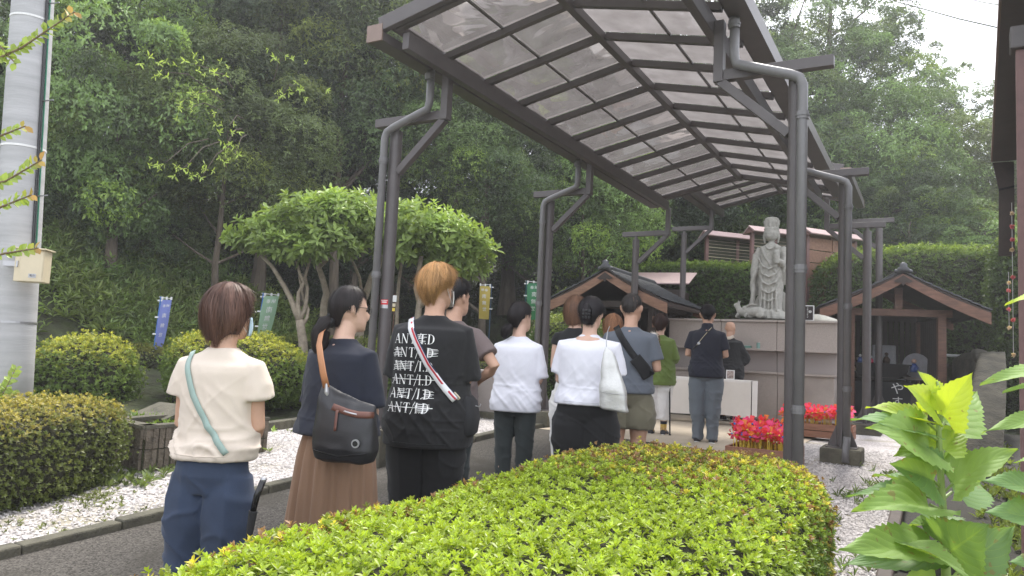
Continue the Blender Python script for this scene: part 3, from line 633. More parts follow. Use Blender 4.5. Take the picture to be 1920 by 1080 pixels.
# ------------------------------------------------------------------ canopy
def garden(name, label, cat, group=None, z=0):
    return thing(name, label, cat, (O0[0], O0[1], z), -A, group)
def canopy(label, frames, u0, u1, dz, footz, rafters, pipes=True, skipfoot=False, stick=False):
    t = garden('canopy', label, 'canopy', 'bus-stop like roofs over the prayer path' if False else 'canopies over the prayer path')
    Z = 3.80 + dz
    for fi, u in enumerate(frames):
        for side in (0, 1):
            s = 1 if side == 0 else -1; vx = 0 if side == 0 else 3.78; V_ = lambda q: vx + s * q
            q = K(vx, u); g = float(gz(q[0], q[1])); ft = footz[fi][side]
            # plinth
            mb = MB(); mb.box((vx, u, (g - .15 + ft) / 2), (.42, .46, ft - g + .15)); mb.obj('footing', M['moss'], t, bev=.015)
            mb = MB(); mb.box((vx, u, ft + .006), (.32, .32, .012))
            mb.obj('base_plate', M['steel'], t)
            for dx, dy in ((1, 0), (-1, 0), (0, 1), (0, -1)):
                mb = MB(); a = (.062, .155); w_ = .005
                prof = [(.055, 0), (.15, 0), (.15, .02), (.058, .24)]
                if dx: vs = [(vx + dx * p_[0], u - w_, ft + .012 + p_[1]) for p_ in prof] + [(vx + dx * p_[0], u + w_, ft + .012 + p_[1]) for p_ in prof]
                else: vs = [(vx - w_, u + dy * p_[0], ft + .012 + p_[1]) for p_ in prof] + [(vx + w_, u + dy * p_[0], ft + .012 + p_[1]) for p_ in prof]
                mb.add(vs, [(0, 1, 2, 3), (7, 6, 5, 4), (0, 4, 5, 1), (1, 5, 6, 2), (2, 6, 7, 3), (3, 7, 4, 0)]); mb.obj('gusset', M['steel'], t)
            mb = MB(); mb.tube([(vx, u, ft + .013), (vx, u, Z - .10)], .062, 20); mb.obj('post', M['steel'], t, smooth=False, bev=.006)
            mb = MB(); mb.tube([(vx, u, Z - .103), (vx, u, Z - .042)], .03, 12); mb.obj('post_neck', M['steel'], t)
            mb = MB(); mb.box((V_(.145), u, Z), (.80, .075, .085)); mb.obj('arm', M['steel'], t, bev=.004)
            mb = MB(); mb.box((V_(.585), u, Z + .20), (.075, .09, .50)); mb.obj('bracket', M['steel'], t, bev=.004)
            mb = MB(); mb.beam((V_(.055), u, Z - .52), (V_(.575), u, Z - .04), .07, .07, up=(0, 1, 0)); mb.obj('brace', M['steel'], t, bev=.004)
            if pipes and fi < 2:
                pu = u - .11; pv = vx - .0
                pts = [(V_(.45), pu + .02, Z + .44), (V_(.45), pu + .02, Z + .12), (V_(.43), pu + .02, Z + .05), (V_(.36), pu + .01, Z + .02), (V_(.03), pu, Z - .10), (V_(-.03), pu, Z - .13), (V_(-.055), pu, Z - .19), (V_(-.055), pu, ft + .12)]
                pp = []
                for i in range(len(pts)): pp.append(Vector(pts[i]))
                mb = MB(); mb.tube(pp, .038, 14)
                mb.tube([(V_(-.055), pu, ft + .12), (V_(-.055), pu - .02, ft + .06), (V_(-.055), pu - .10, ft + .0), (V_(-.055), pu - .12, ft - .14)], .040, 12)
                mb.obj('downpipe', M['steel2'], t, smooth=True)
                for zz in (Z - .42, Z - 1.55, ft + .65, Z + .36):
                    mb = MB(); vvv = V_(-.055) if zz < Z else V_(.45); mb.tube([(vvv, pu, zz - .03), (vvv, pu, zz + .03)], .045, 14); mb.tube([(vvv, pu, zz - .008), (vvv, pu, zz + .008)], .05, 14); mb.obj('pipe_clip', M['steel2'], t)
            if stick and fi == 0 and side == 0:
                a = at(727, 570, 7.2); loc_ = ((a - O0) @ vV, (a - O0) @ uV)
                th = math.radians(-75); 
                zs = float(a[2])
                def stk(name, z0, z1, mt, r, half):
                    m2 = MB(); vs = []; n = 6
                    for i in range(n + 1):
                        an = -math.pi / 2 + .35 + half * (i / n - .5) * 2
                        vs += [(vx + r * math.cos(an), u + r * math.sin(an), z0), (vx + r * math.cos(an), u + r * math.sin(an), z1)]
                    m2.add(vs, [(2 * i, 2 * i + 2, 2 * i + 3, 2 * i + 1) for i in range(n)]); return m2.obj(name, mt, t)
                stk('warning_sticker', zs - .005, zs + .045, M['red'], .0635, .62); stk('sticker_footer', zs - .04, zs - .006, M['metal'], .0635, .62)
                stk('sticker_print', zs + .014, zs + .024, M['white'], .0642, .38); stk('sticker_print', zs + .032, zs + .038, M['white'], .0642, .5)
    # eave beams, gutters
    EZ = 4.16 + dz; RZ = 4.62 + dz; VC = 1.89
    for s, ve in ((1, .54), (-1, 3.24)):
        mb = MB(); mb.beam((ve + s * .12, u0 + .05, EZ + .06), (ve + s * .12, u1 - .05, EZ + .06), .07, .15); mb.obj('eave_beam', M['steel'], t, bev=.005)
        vo_ = ve - s * .14
        mb = MB(); mb.box((vo_, (u0 + u1) / 2, EZ + .065), (.15, u1 - u0 + .1, .012)); mb.box((vo_ - s * .075, (u0 + u1) / 2, EZ + .13), (.012, u1 - u0 + .1, .14)); mb.box((vo_ + s * .075, (u0 + u1) / 2, EZ + .10), (.012, u1 - u0 + .1, .08)); mb.obj('gutter', M['steel'], t)
        for uu_ in (u0 - .055, u1 + .055):
            mb = MB(); mb.box((vo_, uu_, EZ + .13), (.17, .02, .15)); mb.obj('gutter_end', M['cap'], t)
        mb = MB(); mb.beam((ve - s * .02, u0, EZ + .225), (ve - s * .02, u1, EZ + .225), .10, .05); mb.obj('eave_trim', M['steel'], t, bev=.004)
    mb = MB(); mb.beam((VC, u0, RZ), (VC, u1, RZ), .07, .085); mb.obj('ridge_beam', M['steel'], t, bev=.004)
    for s, ve in ((1, .54), (-1, 3.24)):
        vm = (ve + VC) / 2; zf = lambda v_: EZ + .20 + (RZ + .03 - EZ - .20) * (1 - abs(v_ - VC) / (VC - .54))
        mb = MB(); mb.beam((vm, u0 + .03, zf(vm) + .022), (vm, u1 - .03, zf(vm) + .022), .022, .018); mb.obj('purlin', M['steel'], t)
        for i, u in enumerate(rafters):
            wd = .06
            mb = MB(); mb.beam((ve + s * .02, u, zf(ve) - .01), (VC - s * .036, u, zf(VC) - .015), wd, .065, up=(0, 0, 1)); mb.obj('rafter', M['steel'], t, bev=.004)
        for i in range(len(rafters) - 1):
            a, b = rafters[i] + .012, rafters[i + 1] - .012
            for (va, vb) in ((ve + s * .03, vm - s * .006), (vm + s * .006, VC - s * .01)):
                mb = MB(); nn = 6; bow = random.uniform(-.008, .008); vs = []
                for jj in range(nn + 1):
                    for kk in range(nn + 1):
                        uu_ = a + (b - a) * jj / nn; vv_ = va + (vb - va) * kk / nn
                        vs.append((vv_, uu_, zf(vv_) + .036 + bow * math.sin(math.pi * jj / nn) * math.sin(math.pi * kk / nn)))
                mb.add(vs, [(jj * (nn + 1) + kk, jj * (nn + 1) + kk + 1, (jj + 1) * (nn + 1) + kk + 1, (jj + 1) * (nn + 1) + kk) for jj in range(nn) for kk in range(nn)])
                o = mb.obj('roof_panel', M['panel'], t, smooth=True)
    # gable trims: folded verge caps
    for uu_ in (u0 - .03, u1 + .03):
        for s, ve in ((1, .50), (-1, 3.28)):
            zf = lambda v_: EZ + .20 + (RZ + .03 - EZ - .20) * (1 - abs(v_ - VC) / (VC - .54))
            mb = MB(); mb.beam((ve - s * .06, uu_, zf(ve) + .01), (VC, uu_, zf(VC) + .03), .06, .13); mb.obj('verge_trim', M['steel'], t, bev=.005)
    return t
R1 = [-.97, -.72 + .0, 0.0, .72, 1.44, 2.16, 2.88, 3.60, 4.34, 5.10, 5.86, 6.62]
R1 = [-1.0, -.05] if False else [-.93, -.22, .50, 1.22, 1.94, 2.66, 3.38, 4.10, 4.82, 5.54, 6.10, 6.64]
R1 = [-.77, -.04, .70, 1.42, 2.15, 2.87, 3.61, 4.37, 5.15, 5.88, 6.62]
canopy('long dark steel canopy with smoked panels over the waiting people', [0, 3.46, 6.95], -.82, 6.68, 0, [(.79, .60), (.80, .68), (.78, .74)], R1, stick=True)
canopy('second, higher canopy section standing over the statue behind the altar', [9.9], 7.9, 10.6, .60, [(.85, .85)], [7.95, 8.62, 9.28, 9.94, 10.56], pipes=False)

# ------------------------------------------------------------------ altar wall with statue
alt = garden('altar_wall', 'long grey granite altar wall with a stepped ledge under the statue', 'altar')
gA = .57
def slabs(name, v0, v1, n, u, dp, z0, z1, m, gap=.004, parent=alt):
    for i in range(n):
        a = v0 + (v1 - v0) * i / n + gap; b = v0 + (v1 - v0) * (i + 1) / n - gap
        mb = MB(); mb.box(((a + b) / 2, u, (z0 + z1) / 2), (b - a, dp, z1 - z0)); mb.obj(name, m, parent, bev=.004)
slabs('lower_slab', .55, 3.25, 3, 7.94, .50, gA + .05, 1.40, M['granite'])
slabs('coping', .52, 3.28, 3, 7.92, .56, 1.402, 1.44, M['granite'])
slabs('recess_slab', .33, 3.25, 3, 8.20, .30, 1.442, 1.80, M['granite_d'])
slabs('ledge', .33, 3.28, 3, 8.03, .42, 1.802, 1.84, M['granite'])
slabs('upper_slab', .33, 3.25, 3, 8.14, .30, 1.842, 2.31, M['granite'])
slabs('top_coping', .30, 3.28, 3, 8.20, .50, 2.312, 2.35, M['granite'])
slabs('plinth', .5, 3.3, 3, 7.90, .60, gA - .1, gA + .048, M['moss'])
mb = MB(); mb.box((1.8, 9.1, 1.4), (2.9, 1.7, 1.75)); mb.obj('platform', M['granite_d'], alt)
# curved leg of the stone table at the left
mb = MB(); mb.tube([(.80, 7.86, 1.45), (.88, 7.86, 1.5), (.94, 7.86, 1.6), (.93, 7.86, 1.72), (.88, 7.86, 1.80)], [.05, .045, .04, .045, .06], 4); mb.obj('curved_leg', M['granite'], alt)
for i, (v_, c_) in enumerate(((2.02, 'metal'), (1.9, 'tile'))):
    pass
cup = thing('incense_cup', 'pale green glass cup standing on the altar ledge', 'cup', K(1.98, 7.90, 1.84)); MB().tube([(0, 0, 0), (0, 0, .10)], .03, 16).obj('cup_body', mat('celadon', (.22, .36, .32), rough=.2), cup)
MB().tube([(0, 0, .1), (0, 0, .108)], .034, 16).obj('lid', M['metal'], cup)
bx_ = thing('offering_box', 'low green box lying on the altar ledge left of the cup', 'box', K(1.78, 7.90, 1.84), -A); MB().box((0, 0, .02), (.16, .08, .04)).obj('box_body', mat('green_card', (.12, .25, .2)), bx_, bev=.004); MB().box((.0, 0, .045), (.13, .06, .008)).obj('lid', M['metal'], bx_)

def remesh(mb, voxel, disp=None, smooth=2, name='remeshed', rot=None):
    me = mb.mesh('tmp'); bm = bmesh.new(); bm.from_mesh(me); bmesh.ops.recalc_face_normals(bm, faces=bm.faces); bm.to_mesh(me); bm.free()
    o = bpy.data.objects.new('tmp', me); COL.objects.link(o)
    m = o.modifiers.new('r', 'REMESH'); m.mode = 'VOXEL'; m.voxel_size = voxel
    if smooth: s = o.modifiers.new('s', 'SMOOTH'); s.factor = .5; s.iterations = smooth
    dg = bpy.context.evaluated_depsgraph_get(); r = bpy.data.meshes.new_from_object(o.evaluated_get(dg)); r.name = name
    bpy.data.objects.remove(o); bpy.data.meshes.remove(me)
    if disp is not None:
        n = len(r.vertices); V = np.empty(n * 3, np.float32); r.vertices.foreach_get('co', V); V = V.reshape(-1, 3).astype(float)
        N = np.empty(n * 3, np.float32); r.vertices.foreach_get('normal', N); N = N.reshape(-1, 3)
        V = V + N * disp(V, N)[:, None]; r.vertices.foreach_set('co', V.astype(np.float32).ravel()); r.update()
    r.materials.clear() if len(r.materials) else None
    r.polygons.foreach_set('use_smooth', [True] * len(r.polygons)); return r

st = thing('stone_statue', 'tall grey stone goddess statue holding a small child on the altar platform', 'statue', K(2.02, 8.75, 2.35), -A)
S = MB()
S.rings([(0, 0, 0, .30, .26), (0, 0, .10, .31, .27), (0, 0, .2, .27, .24), (0, 0, .24, .2, .18)], 24)                       # lotus foot
S.rings([(0, 0, .18, .21, .17), (0, 0, .35, .215, .17), (.0, 0, .6, .225, .18), (0, 0, .85, .235, .185), (0, 0, 1.05, .225, .17), (0, 0, 1.2, .20, .15), (0, 0, 1.33, .215, .14), (0, 0, 1.42, .19, .12), (0, 0, 1.47, .10, .09), (0, 0, 1.5, .06, .06)], 28)
S.rings([(0, -.0, 1.48, .055, .055), (0, -.01, 1.54, .05, .055), (0, -.02, 1.56, .085, .095), (0, -.02, 1.61, .115, .12), (0, -.02, 1.67, .125, .125), (0, -.01, 1.73, .12, .12), (0, 0, 1.78, .10, .10)], 20)
S.rings([(0, 0, 1.72, .13, .125), (0, 0, 1.77, .14, .13), (0, 0, 1.80, .115, .11), (0, 0, 1.87, .135, .12), (0, 0, 1.93, .125, .115), (0, 0, 1.95, .135, .12), (0, 0, 1.985, .09, .08), (0, 0, 1.995, .03, .03)], 20); [S.tube([(math.cos(a) * .125, math.sin(a) * .115, 1.8), (math.cos(a) * .14, math.sin(a) * .125, 1.92)], .014, 6) for a in np.linspace(0, 6.28, 12)]; [S.tube([(sx * .05, -.125, 1.685), (sx * .09, -.105, 1.68)], [.008, .006], 6) for sx in (-1, 1)]; S.tube([(-.03, -.128, 1.60), (0, -.138, 1.598), (.03, -.128, 1.60)], [.004, .009, .004], 6); [S.tube([(sx * .115, 0, 1.72), (sx * .13, 0, 1.62), (sx * .12, .0, 1.5)], [.03, .028, .015], 8) for sx in (-1, 1)]
S.ball((0, -.125, 1.655), (.014, .02, .022), 8, 6)
S.tube([(-.19, 0, 1.40), (-.25, -.02, 1.2), (-.27, -.06, 1.0), (-.29, -.10, .84)], [.075, .085, .075, .05], 12)              # hanging arm and sleeve
S.tube([(-.27, -.02, 1.3), (-.31, .02, 1.0), (-.30, .02, .75), (-.26, .02, .5)], [.05, .07, .06, .03], 10)
S.tube([(-.30, -.10, .86), (-.31, -.10, .7), (-.30, -.09, .45), (-.34, -.08, .2), (-.32, -.08, .1)], [.05, .045, .05, .07, .08], 10)   # vase and cloth hanging
S.tube([(.19, 0, 1.40), (.25, -.04, 1.2), (.22, -.14, 1.08), (.12, -.2, 1.18)], [.075, .08, .065, .05], 12)
S.tube([(.22, -.02, 1.15), (.27, -.04, .95), (.26, -.02, .7)], [.06, .07, .03], 10)
S.rings([(.13, -.20, 1.08, .05, .05), (.13, -.20, 1.2, .07, .06), (.13, -.2, 1.3, .055, .05), (.13, -.2, 1.33, .04, .04)], 12); S.ball((.13, -.20, 1.385), (.055, .055, .06), 12, 8)
for i in range(5):
    zc = .98 - i * .15; S.tube([(-.2 + .01 * i, -.10, zc + .22), (-.12, -.19, zc + .06), (0, -.21, zc), (.12, -.19, zc + .06), (.2 - .01 * i, -.10, zc + .22)], .017, 8)
for x_ in (-.12, -.06, .0, .06, .12): S.tube([(x_, -.165, .62), (x_ * 1.1, -.19, .4), (x_ * 1.2, -.20, .2)], .02, 8)
S.tube([(-.17, -.10, 1.42), (-.10, -.16, 1.25), (.02, -.18, 1.05), (.14, -.16, .9)], .02, 8)
S.tube([(-.09, -.10, 1.44), (-.03, -.15, 1.36), (.03, -.15, 1.36), (.09, -.10, 1.44)], .012, 8)
def stat_disp(V, N):
    return .007 * np.sin(V[:, 0] * 55 + 6 * np.sin(V[:, 2] * 4)) * (V[:, 2] < 1.3) + .003 * vnoise(V * 40)
link('figure', remesh(S, .009, stat_disp, 1), M['statue'], st)
hm = MB(); hm.rings([(.02, .18, .1, .33, .03), (.02, .18, .35, .36, .035), (.02, .18, .5, .3, .03), (.02, .18, .62, .15, .03)], 20); hm.obj('lotus_backing', M['statue'], st, smooth=True)
MB().add(*(lambda b: (b.v, b.f))(MB().rings([(.0, 0, -.02, .55, .42), (0, 0, .03, .5, .38), (0, 0, .06, .40, .33)], 20))).obj('rock_base', M['stone'], st, smooth=True)
def rabbit(loc, rz, label, up):
    t = thing('stone_animal', label, 'stone animal', loc, rz)
    S = MB(); S.tube([(-.20, 0, .09), (-.1, 0, .12), (.02, 0, .12), (.12, 0, .10 + up * .3)], [.06, .10, .095, .07], 12)
    S.tube([(.10, 0, .12), (.15, 0, .16 + up)], [.06, .05], 10); S.ball((.17, 0, .19 + up), (.065, .045, .05), 12, 8)
    for s in (-1, 1):
        if up > .04: S.tube([(.14, s * .025, .22 + up), (.12, s * .035, .28 + up)], [.018, .01], 6)
        else: S.tube([(.15, s * .025, .22), (.05, s * .04, .26), (-.03, s * .05, .25)], [.018, .022, .01], 8)
        S.tube([(.12, s * .05, .08), (.16, s * .05, .02)], [.035, .03], 8); S.ball((-.12, s * .06, .06), (.08, .045, .06), 10, 8)
    link('body', remesh(S, .010, None, 1), M['statue'], t)
rabbit(K(1.62, 8.5, 2.40), -A + math.pi * .93, 'stone cat like animal with raised head beside the statue', .06)
rabbit(K(1.80, 8.42, 2.40), -A + math.pi * .95, 'stone rabbit with laid back ears at the foot of the statue', .0)
rk = thing('flat_rock', 'flat mossy rock under the stone animals', 'rock', K(1.75, 8.55, 2.35), -A)
mb = MB(); mb.rings([(0, 0, 0, .55, .3), (-.02, 0, .03, .52, .28), (.03, .02, .055, .4, .2)], 22); mb.obj('rock', M['stone'], rk, smooth=True)
rk = thing('white_rock', 'low pale rock at the right end of the altar platform', 'rock', K(2.98, 8.35, 2.35), -A)
mb = MB(); mb.rings([(0, 0, 0, .30, .2), (-.02, 0, .06, .24, .16), (-.08, 0, .12, .12, .1), (-.1, 0, .14, .03, .03)], 16); mb.obj('rock', mat('pale_rock', (.6, .58, .5), var=.15), rk, smooth=True)

def text_mesh(body, size, mt, parent, loc, rot=(math.pi / 2, 0, 0), name='lettering', extr=.001, mirror=False, spacing=None, align='CENTER', vertical=False):
    c = bpy.data.curves.new('t', 'FONT'); c.body = '\n'.join(body) if vertical else body; c.size = size; c.extrude = extr; c.align_x = align; c.align_y = 'CENTER'; c.resolution_u = 2
    if vertical: c.space_line = 1.0 if spacing is None else spacing
    elif spacing: c.space_character = spacing
    o = bpy.data.objects.new('t', c); COL.objects.link(o)
    me = bpy.data.meshes.new_from_object(o.evaluated_get(bpy.context.evaluated_depsgraph_get())); bpy.data.objects.remove(o)
    r = link(name, me, mt, parent); r.location = loc; r.rotation_euler = rot
    if mirror: r.scale = (-1, 1, 1)
    return r
pq = thing('notice_plaque', 'small black plaque with white rim and vertical white writing on the altar', 'plaque', K(2.70, 8.02, 2.352), -A)
MB().box((0, .02, .135), (.36, .02, .27)).obj('rim', M['white'], pq, bev=.003)
MB().box((0, .006, .135), (.32, .012, .235)).obj('face', mat('plaque_face', (.04, .03, .03)), pq)
MB().tube([(.115, .001, .16), (.115, -.001, .16)], .025, 14, ry=None).obj('title_oval', M['white'], pq)
for i, s_ in enumerate(('子育てとはただ', 'いのりの心を', 'たまわりて日々', 'よろこびを知る')):
    text_mesh(s_, .026, M['white'], pq, (.075 - i * .05, -.001, .14), vertical=True)
text_mesh('祈り', .022, M['black'], pq, (.115, -.003, .16), vertical=True)

# ------------------------------------------------------------------ white table, photo frame
tb = thing('table', 'folding table under a long white cloth in front of the priest', 'table', K(1.42, 6.35, gA + .024), -A)
W_, D_t, Ht = 1.62, .45, .70
MB().box((0, 0, Ht - .015), (W_, D_t, .03)).obj('table_top', M['wood'], tb)
for sx in (-1, 1):
    for sy in (-1, 1): MB().tube([(sx * (W_ / 2 - .06), sy * .19, 0), (sx * (W_ / 2 - .06), sy * .19, Ht - .03)], .014, 8).obj('leg', M['wood_d'], tb)
def cloth():
    mb = MB(); nx_, nz_ = 60, 12; vs = []
    prof = [(-D_t / 2 - .012 - .02 * k / nz_, Ht + .006 - .56 * k / nz_) for k in range(nz_, -1, -1)] + [(0, Ht + .008)] + [(D_t / 2 + .012, Ht + .006)] + [(D_t / 2 + .02, Ht - .25)]
    for i in range(nx_ + 1):
        x = -W_ / 2 - .01 + (W_ + .02) * i / nx_
        for k, (y, z) in enumerate(prof):
            a = max(0, (Ht - z)); vs.append((x, y + a * .03 * math.sin(x * 13 + 2 * math.sin(x * 3)), z + a * .03 * math.sin(x * 5)))
    m = len(prof); mb.add(vs, [(i * m + k, (i + 1) * m + k, (i + 1) * m + k + 1, i * m + k + 1) for i in range(nx_) for k in range(m - 1)])
    # end flap
    return mb
co = thing('tablecloth', 'white cloth hanging over the front of the folding table', 'tablecloth', K(1.42, 6.35, gA + .024), -A)
cloth().obj('drape', M['cloth'], co, smooth=True)
mb = MB(); vs = []
for k in range(9):
    for j in range(9): vs.append((W_ / 2 + .014 + .006 * math.sin(j * 1.3) * k / 8, -D_t / 2 + .03 + (D_t - .02) * j / 8, Ht + .004 - .56 * k / 8))
mb.add(vs, [(k * 9 + j, k * 9 + j + 1, (k + 1) * 9 + j + 1, (k + 1) * 9 + j) for k in range(8) for j in range(8)]); mb.obj('end_flap', M['cloth'], co, smooth=True)
pf = thing('photo_frame', 'small white photo frame standing on the cloth covered table', 'photo frame', K(1.86, 6.37, gA + .03 + Ht), -A + .15)
MB().box((0, .0, .075), (.13, .012, .15), Matrix.Rotation(-.15, 3, 'X')).obj('frame', M['white'], pf); MB().box((0, -.009, .075), (.10, .004, .12), Matrix.Rotation(-.15, 3, 'X')).obj('photo', mat('photo_print', (.35, .18, .15), var=.8, scale=30, col2=(.6, .5, .45)), pf)

# ------------------------------------------------------------------ planters of pinwheels
def pinwheel_proto(idx):
    t = thing('pinwheel', 'red and pink plastic pinwheel on a yellow stick, crowded with others in a wooden box', 'pinwheel', (0, 0, 0), 0, 'pinwheels in the wooden boxes')
    MB().tube([(0, 0, 0), (0, 0, .26)], .0045, 6).obj('stick', M['yellow'], t)
    cols = [('hotpink', 'redpl'), ('redpl', 'orange'), ('hotpink', 'orange'), ('redpl', 'hotpink')][idx % 4]
    for k in range(6):
        a = k * math.pi / 3; mb = MB(); vs = []
        for (r, w0, dy) in ((.012, .0, -.022), (.035, .030, -.03), (.062, .034, -.012), (.075, .01, -.02)):
            c0 = (math.cos(a) * r, math.sin(a) * r); pr = (-math.sin(a), math.cos(a))
            vs += [(c0[0], dy, .26 + c0[1]), (c0[0] + pr[0] * w0, dy + .028, .26 + c0[1] + pr[1] * w0)]
        mb.add(vs, [(2 * i, 2 * i + 2, 2 * i + 3, 2 * i + 1) for i in range(3)]); mb.obj('blade', M[cols[k % 2]], t, smooth=True)
    MB().ball((0, -.034, .26), .011, 8, 6).obj('hub', M['yellow'] if idx % 2 else M['blueplastic'], t)
    return t
protos = [pinwheel_proto(i) for i in range(4)]; used_p = [False] * 4
def planter(cv, cu, lv, lu, z0, zt, label, n):
    t = garden('wooden_planter', label, 'planter', 'wooden planters of pinwheels')
    for s in (-1, 1):
        for (za, zb) in ((z0, (z0 + zt) / 2 - .004), ((z0 + zt) / 2 + .004, zt)):
            MB().box((cv, cu + s * (lu / 2 - .015), (za + zb) / 2), (lv, .03, zb - za)).obj('side_board', M['deck'], t, bev=.004)
            MB().box((cv + s * (lv / 2 - .015), cu, (za + zb) / 2), (.03, lu - .062, zb - za)).obj('end_board', M['deck'], t, bev=.004)
    MB().box((cv, cu, zt - .09), (lv - .07, lu - .07, .05)).obj('soil', M['soil'], t)
    for i in range(n):
        k = i % 4; v_ = cv + random.uniform(-.5, .5) * (lv - .12); u_ = cu + random.uniform(-.5, .5) * (lu - .12)
        l = K(v_, u_, zt - .08); rz = -A + random.uniform(-.9, .9); sc = random.uniform(.85, 1.15)
        if not used_p[k]: r = protos[k]; used_p[k] = True; r.location = Vector(l); r.rotation_euler = (0, 0, rz)
        else: r = dup(protos[k], l, rz)
        r.rotation_euler = (random.uniform(-.1, .1), random.uniform(-.1, .1), rz); r.scale = (sc * .95, sc * .95, sc * random.uniform(.62, 1.05))
    return t
planter(3.2, 2.15, .62, .80, .50, .75, 'near wooden planter box of red pinwheels behind the front right canopy post', 120)
planter(3.28, 5.3, .95, .40, .62, .80, 'far wooden planter box of red pinwheels against the altar wall', 105)
bq = thing('flower_bunch', 'small bunch with a yellow flower leaning on the altar wall behind the front right post', 'flowers', K(2.62, 7.45, gA + .35))
MB().tube([(0, 0, -.3), (0, 0, .2)], .008, 6).obj('stem', M['core'], bq); MB().ball((.01, -.02, .22), .035, 8, 6).obj('blossom', M['yellow'], bq); MB().rings([(0, 0, .2, .03, .03), (.02, 0, .4, .06, .03)], 10).obj('wrapper', M['white'], bq)

# ------------------------------------------------------------------ small shrines
def shrine(t, W, D, He, Ha, ow, of, ob, tile='tile', rake=.11, bb='wood_f'):
    """gable faces -y. W half width of eaves, D depth, He eave height, Ha apex height (top of roof)"""
    sl_ = (Ha - He)
    # tiles: rows of overlapping strips, split into tile columns
    for s in (-1, 1):
        rows = 9
        for i in range(rows):
            a, b = i / rows, (i + 1.12) / rows
            f = lambda q: (s * W * q, Ha - sl_ * (q ** .92) + .02)
            (x0, z0), (x1, z1) = f(a), f(min(b, 1.03)); cols_ = max(4, int((D + of + ob) / .22))
            for c in range(cols_):
                y0 = -of + (D + of + ob) * c / cols_ + .004; y1 = -of + (D + of + ob) * (c + 1) / cols_ - .004
                mb = MB(); th = .022
                mb.add([(x0, y0, z0 + .012), (x1, y0, z1 + .026), (x1, y1, z1 + .020), (x0, y1, z0 + .006), (x0, y0, z0 - th + .012), (x1, y0, z1 - th + .026), (x1, y1, z1 - th + .02), (x0, y1, z0 - th + .006)],
                       [(0, 1, 2, 3), (7, 6, 5, 4), (0, 4, 5, 1), (1, 5, 6, 2), (2, 6, 7, 3), (3, 7, 4, 0)]); mb.obj('roof_tile', M[tile], t)
        # roof deck + fascia + barge boards
        mb = MB(); mb.beam((0, D / 2 + (ob - of) / 2, Ha - .03), (s * W, D / 2 + (ob - of) / 2, He - .03), D + of + ob - .06, .04, up=(0, 0, 1)); mb.obj('roof_deck', M['wood_d'], t)
        for yy in (-of + .02, D + ob - .02):
            P0, P1 = Vector((0, yy, Ha - .035)), Vector((s * W * 1.0, yy, He - .035)); h0, h1 = rake, rake * 1.25; n = 8; vs = []
            for k in range(n + 1):
                q = k / n; p = P0.lerp(P1, q); sag = .035 * math.sin(math.pi * q); hh = h0 + (h1 - h0) * q
                for (dy, dz) in ((-.025, -sag), (.025, -sag), (.025, -sag - hh), (-.025, -sag - hh)): vs.append((p.x, p.y + dy, p.z + dz))
            mb = MB(); mb.add(vs, [(k * 4 + a, k * 4 + (a + 1) % 4, (k + 1) * 4 + (a + 1) % 4, (k + 1) * 4 + a) for k in range(n) for a in range(4)] + [(3, 2, 1, 0), (n * 4, n * 4 + 1, n * 4 + 2, n * 4 + 3)])
            mb.obj('barge_board', M[bb], t)
        mb = MB(); mb.box((s * W * .985, D / 2 + (ob - of) / 2, He - .055), (.03, D + of + ob - .06, .07)); mb.obj('fascia', M['wood_d'], t)
    mb = MB(); mb.tube([(0, -of - .01, Ha + .055), (0, D + ob + .01, Ha + .055)], .035, 10); mb.box((0, D / 2 + (ob - of) / 2, Ha + .02), (.13, D + of + ob, .05)); mb.obj('ridge', M['tile'], t)
    # ornament at the gable end of the ridge
    mb = MB(); mb.rings([(0, -of - .02, Ha - .0, .13, .03), (0, -of - .02, Ha + .05, .11, .035), (0, -of - .02, Ha + .10, .06, .035), (0, -of - .02, Ha + .14, .065, .03), (0, -of - .02, Ha + .17, .02, .02)], 14)
    for s in (-1, 1): mb.ball((s * .11, -of - .02, Ha + .015), (.045, .025, .035), 8, 6)
    mb.obj('ridge_ornament', M['tile'], t, smooth=True)
    mb = MB(); mb.add([(-.11, -of - .03, Ha - .12), (.11, -of - .03, Ha - .12), (.09, -of - .03, Ha - .2), (.04, -of - .03, Ha - .18), (0, -of - .03, Ha - .25), (-.04, -of - .03, Ha - .18), (-.09, -of - .03, Ha - .2), (-.16, -of - .03, Ha - .17), (.16, -of - .03, Ha - .17), (0, -of - .03, Ha - .06)],
                      [(9, 7, 6, 3, 2, 8), (6, 5, 4, 3)]); mb.obj('gable_pendant', M['wood_d'], t)

p = at(1684, 700, 13.6); g = .60
sr = thing('roadside_shrine', 'small open wooden shrine with brown gable, black altar and slatted back', 'shrine', (p[0], p[1], g), -math.radians(17))
Wd = 1.10; SD = 1.7
shrine(sr, 1.37, SD, 2.06, 2.72, 0, .42, .3, rake=.16, bb='wood_b')
for x_, y_ in ((-.80, 0), (.70, 0), (-.80, SD), (.70, SD)):
    MB().box((x_, y_, 1.0), (.135, .135, 2.0)).obj('post', M['wood'], sr, bev=.006)
MB().box((-.08, 0, 2.02), (1.9, .12, .13)).obj('tie_beam', M['wood'], sr, bev=.006); MB().box((-.08, SD, 2.02), (1.9, .12, .13)).obj('tie_beam', M['wood_d'], sr)
for s in (-.80, .70): MB().box((s, SD / 2, 2.02), (.12, SD - .14, .13)).obj('side_beam', M['wood_d'], sr)
MB().box((0, 0, 2.28), (.13, .1, .38)).obj('king_post', M['wood'], sr)
nb = 14
for i in range(nb):
    x0 = -.79 + 1.42 * i / nb; MB().box((x0 + .05, SD - .02, 1.28), (.088, .02, 1.36)).obj('back_board', M['wood_d'], sr)
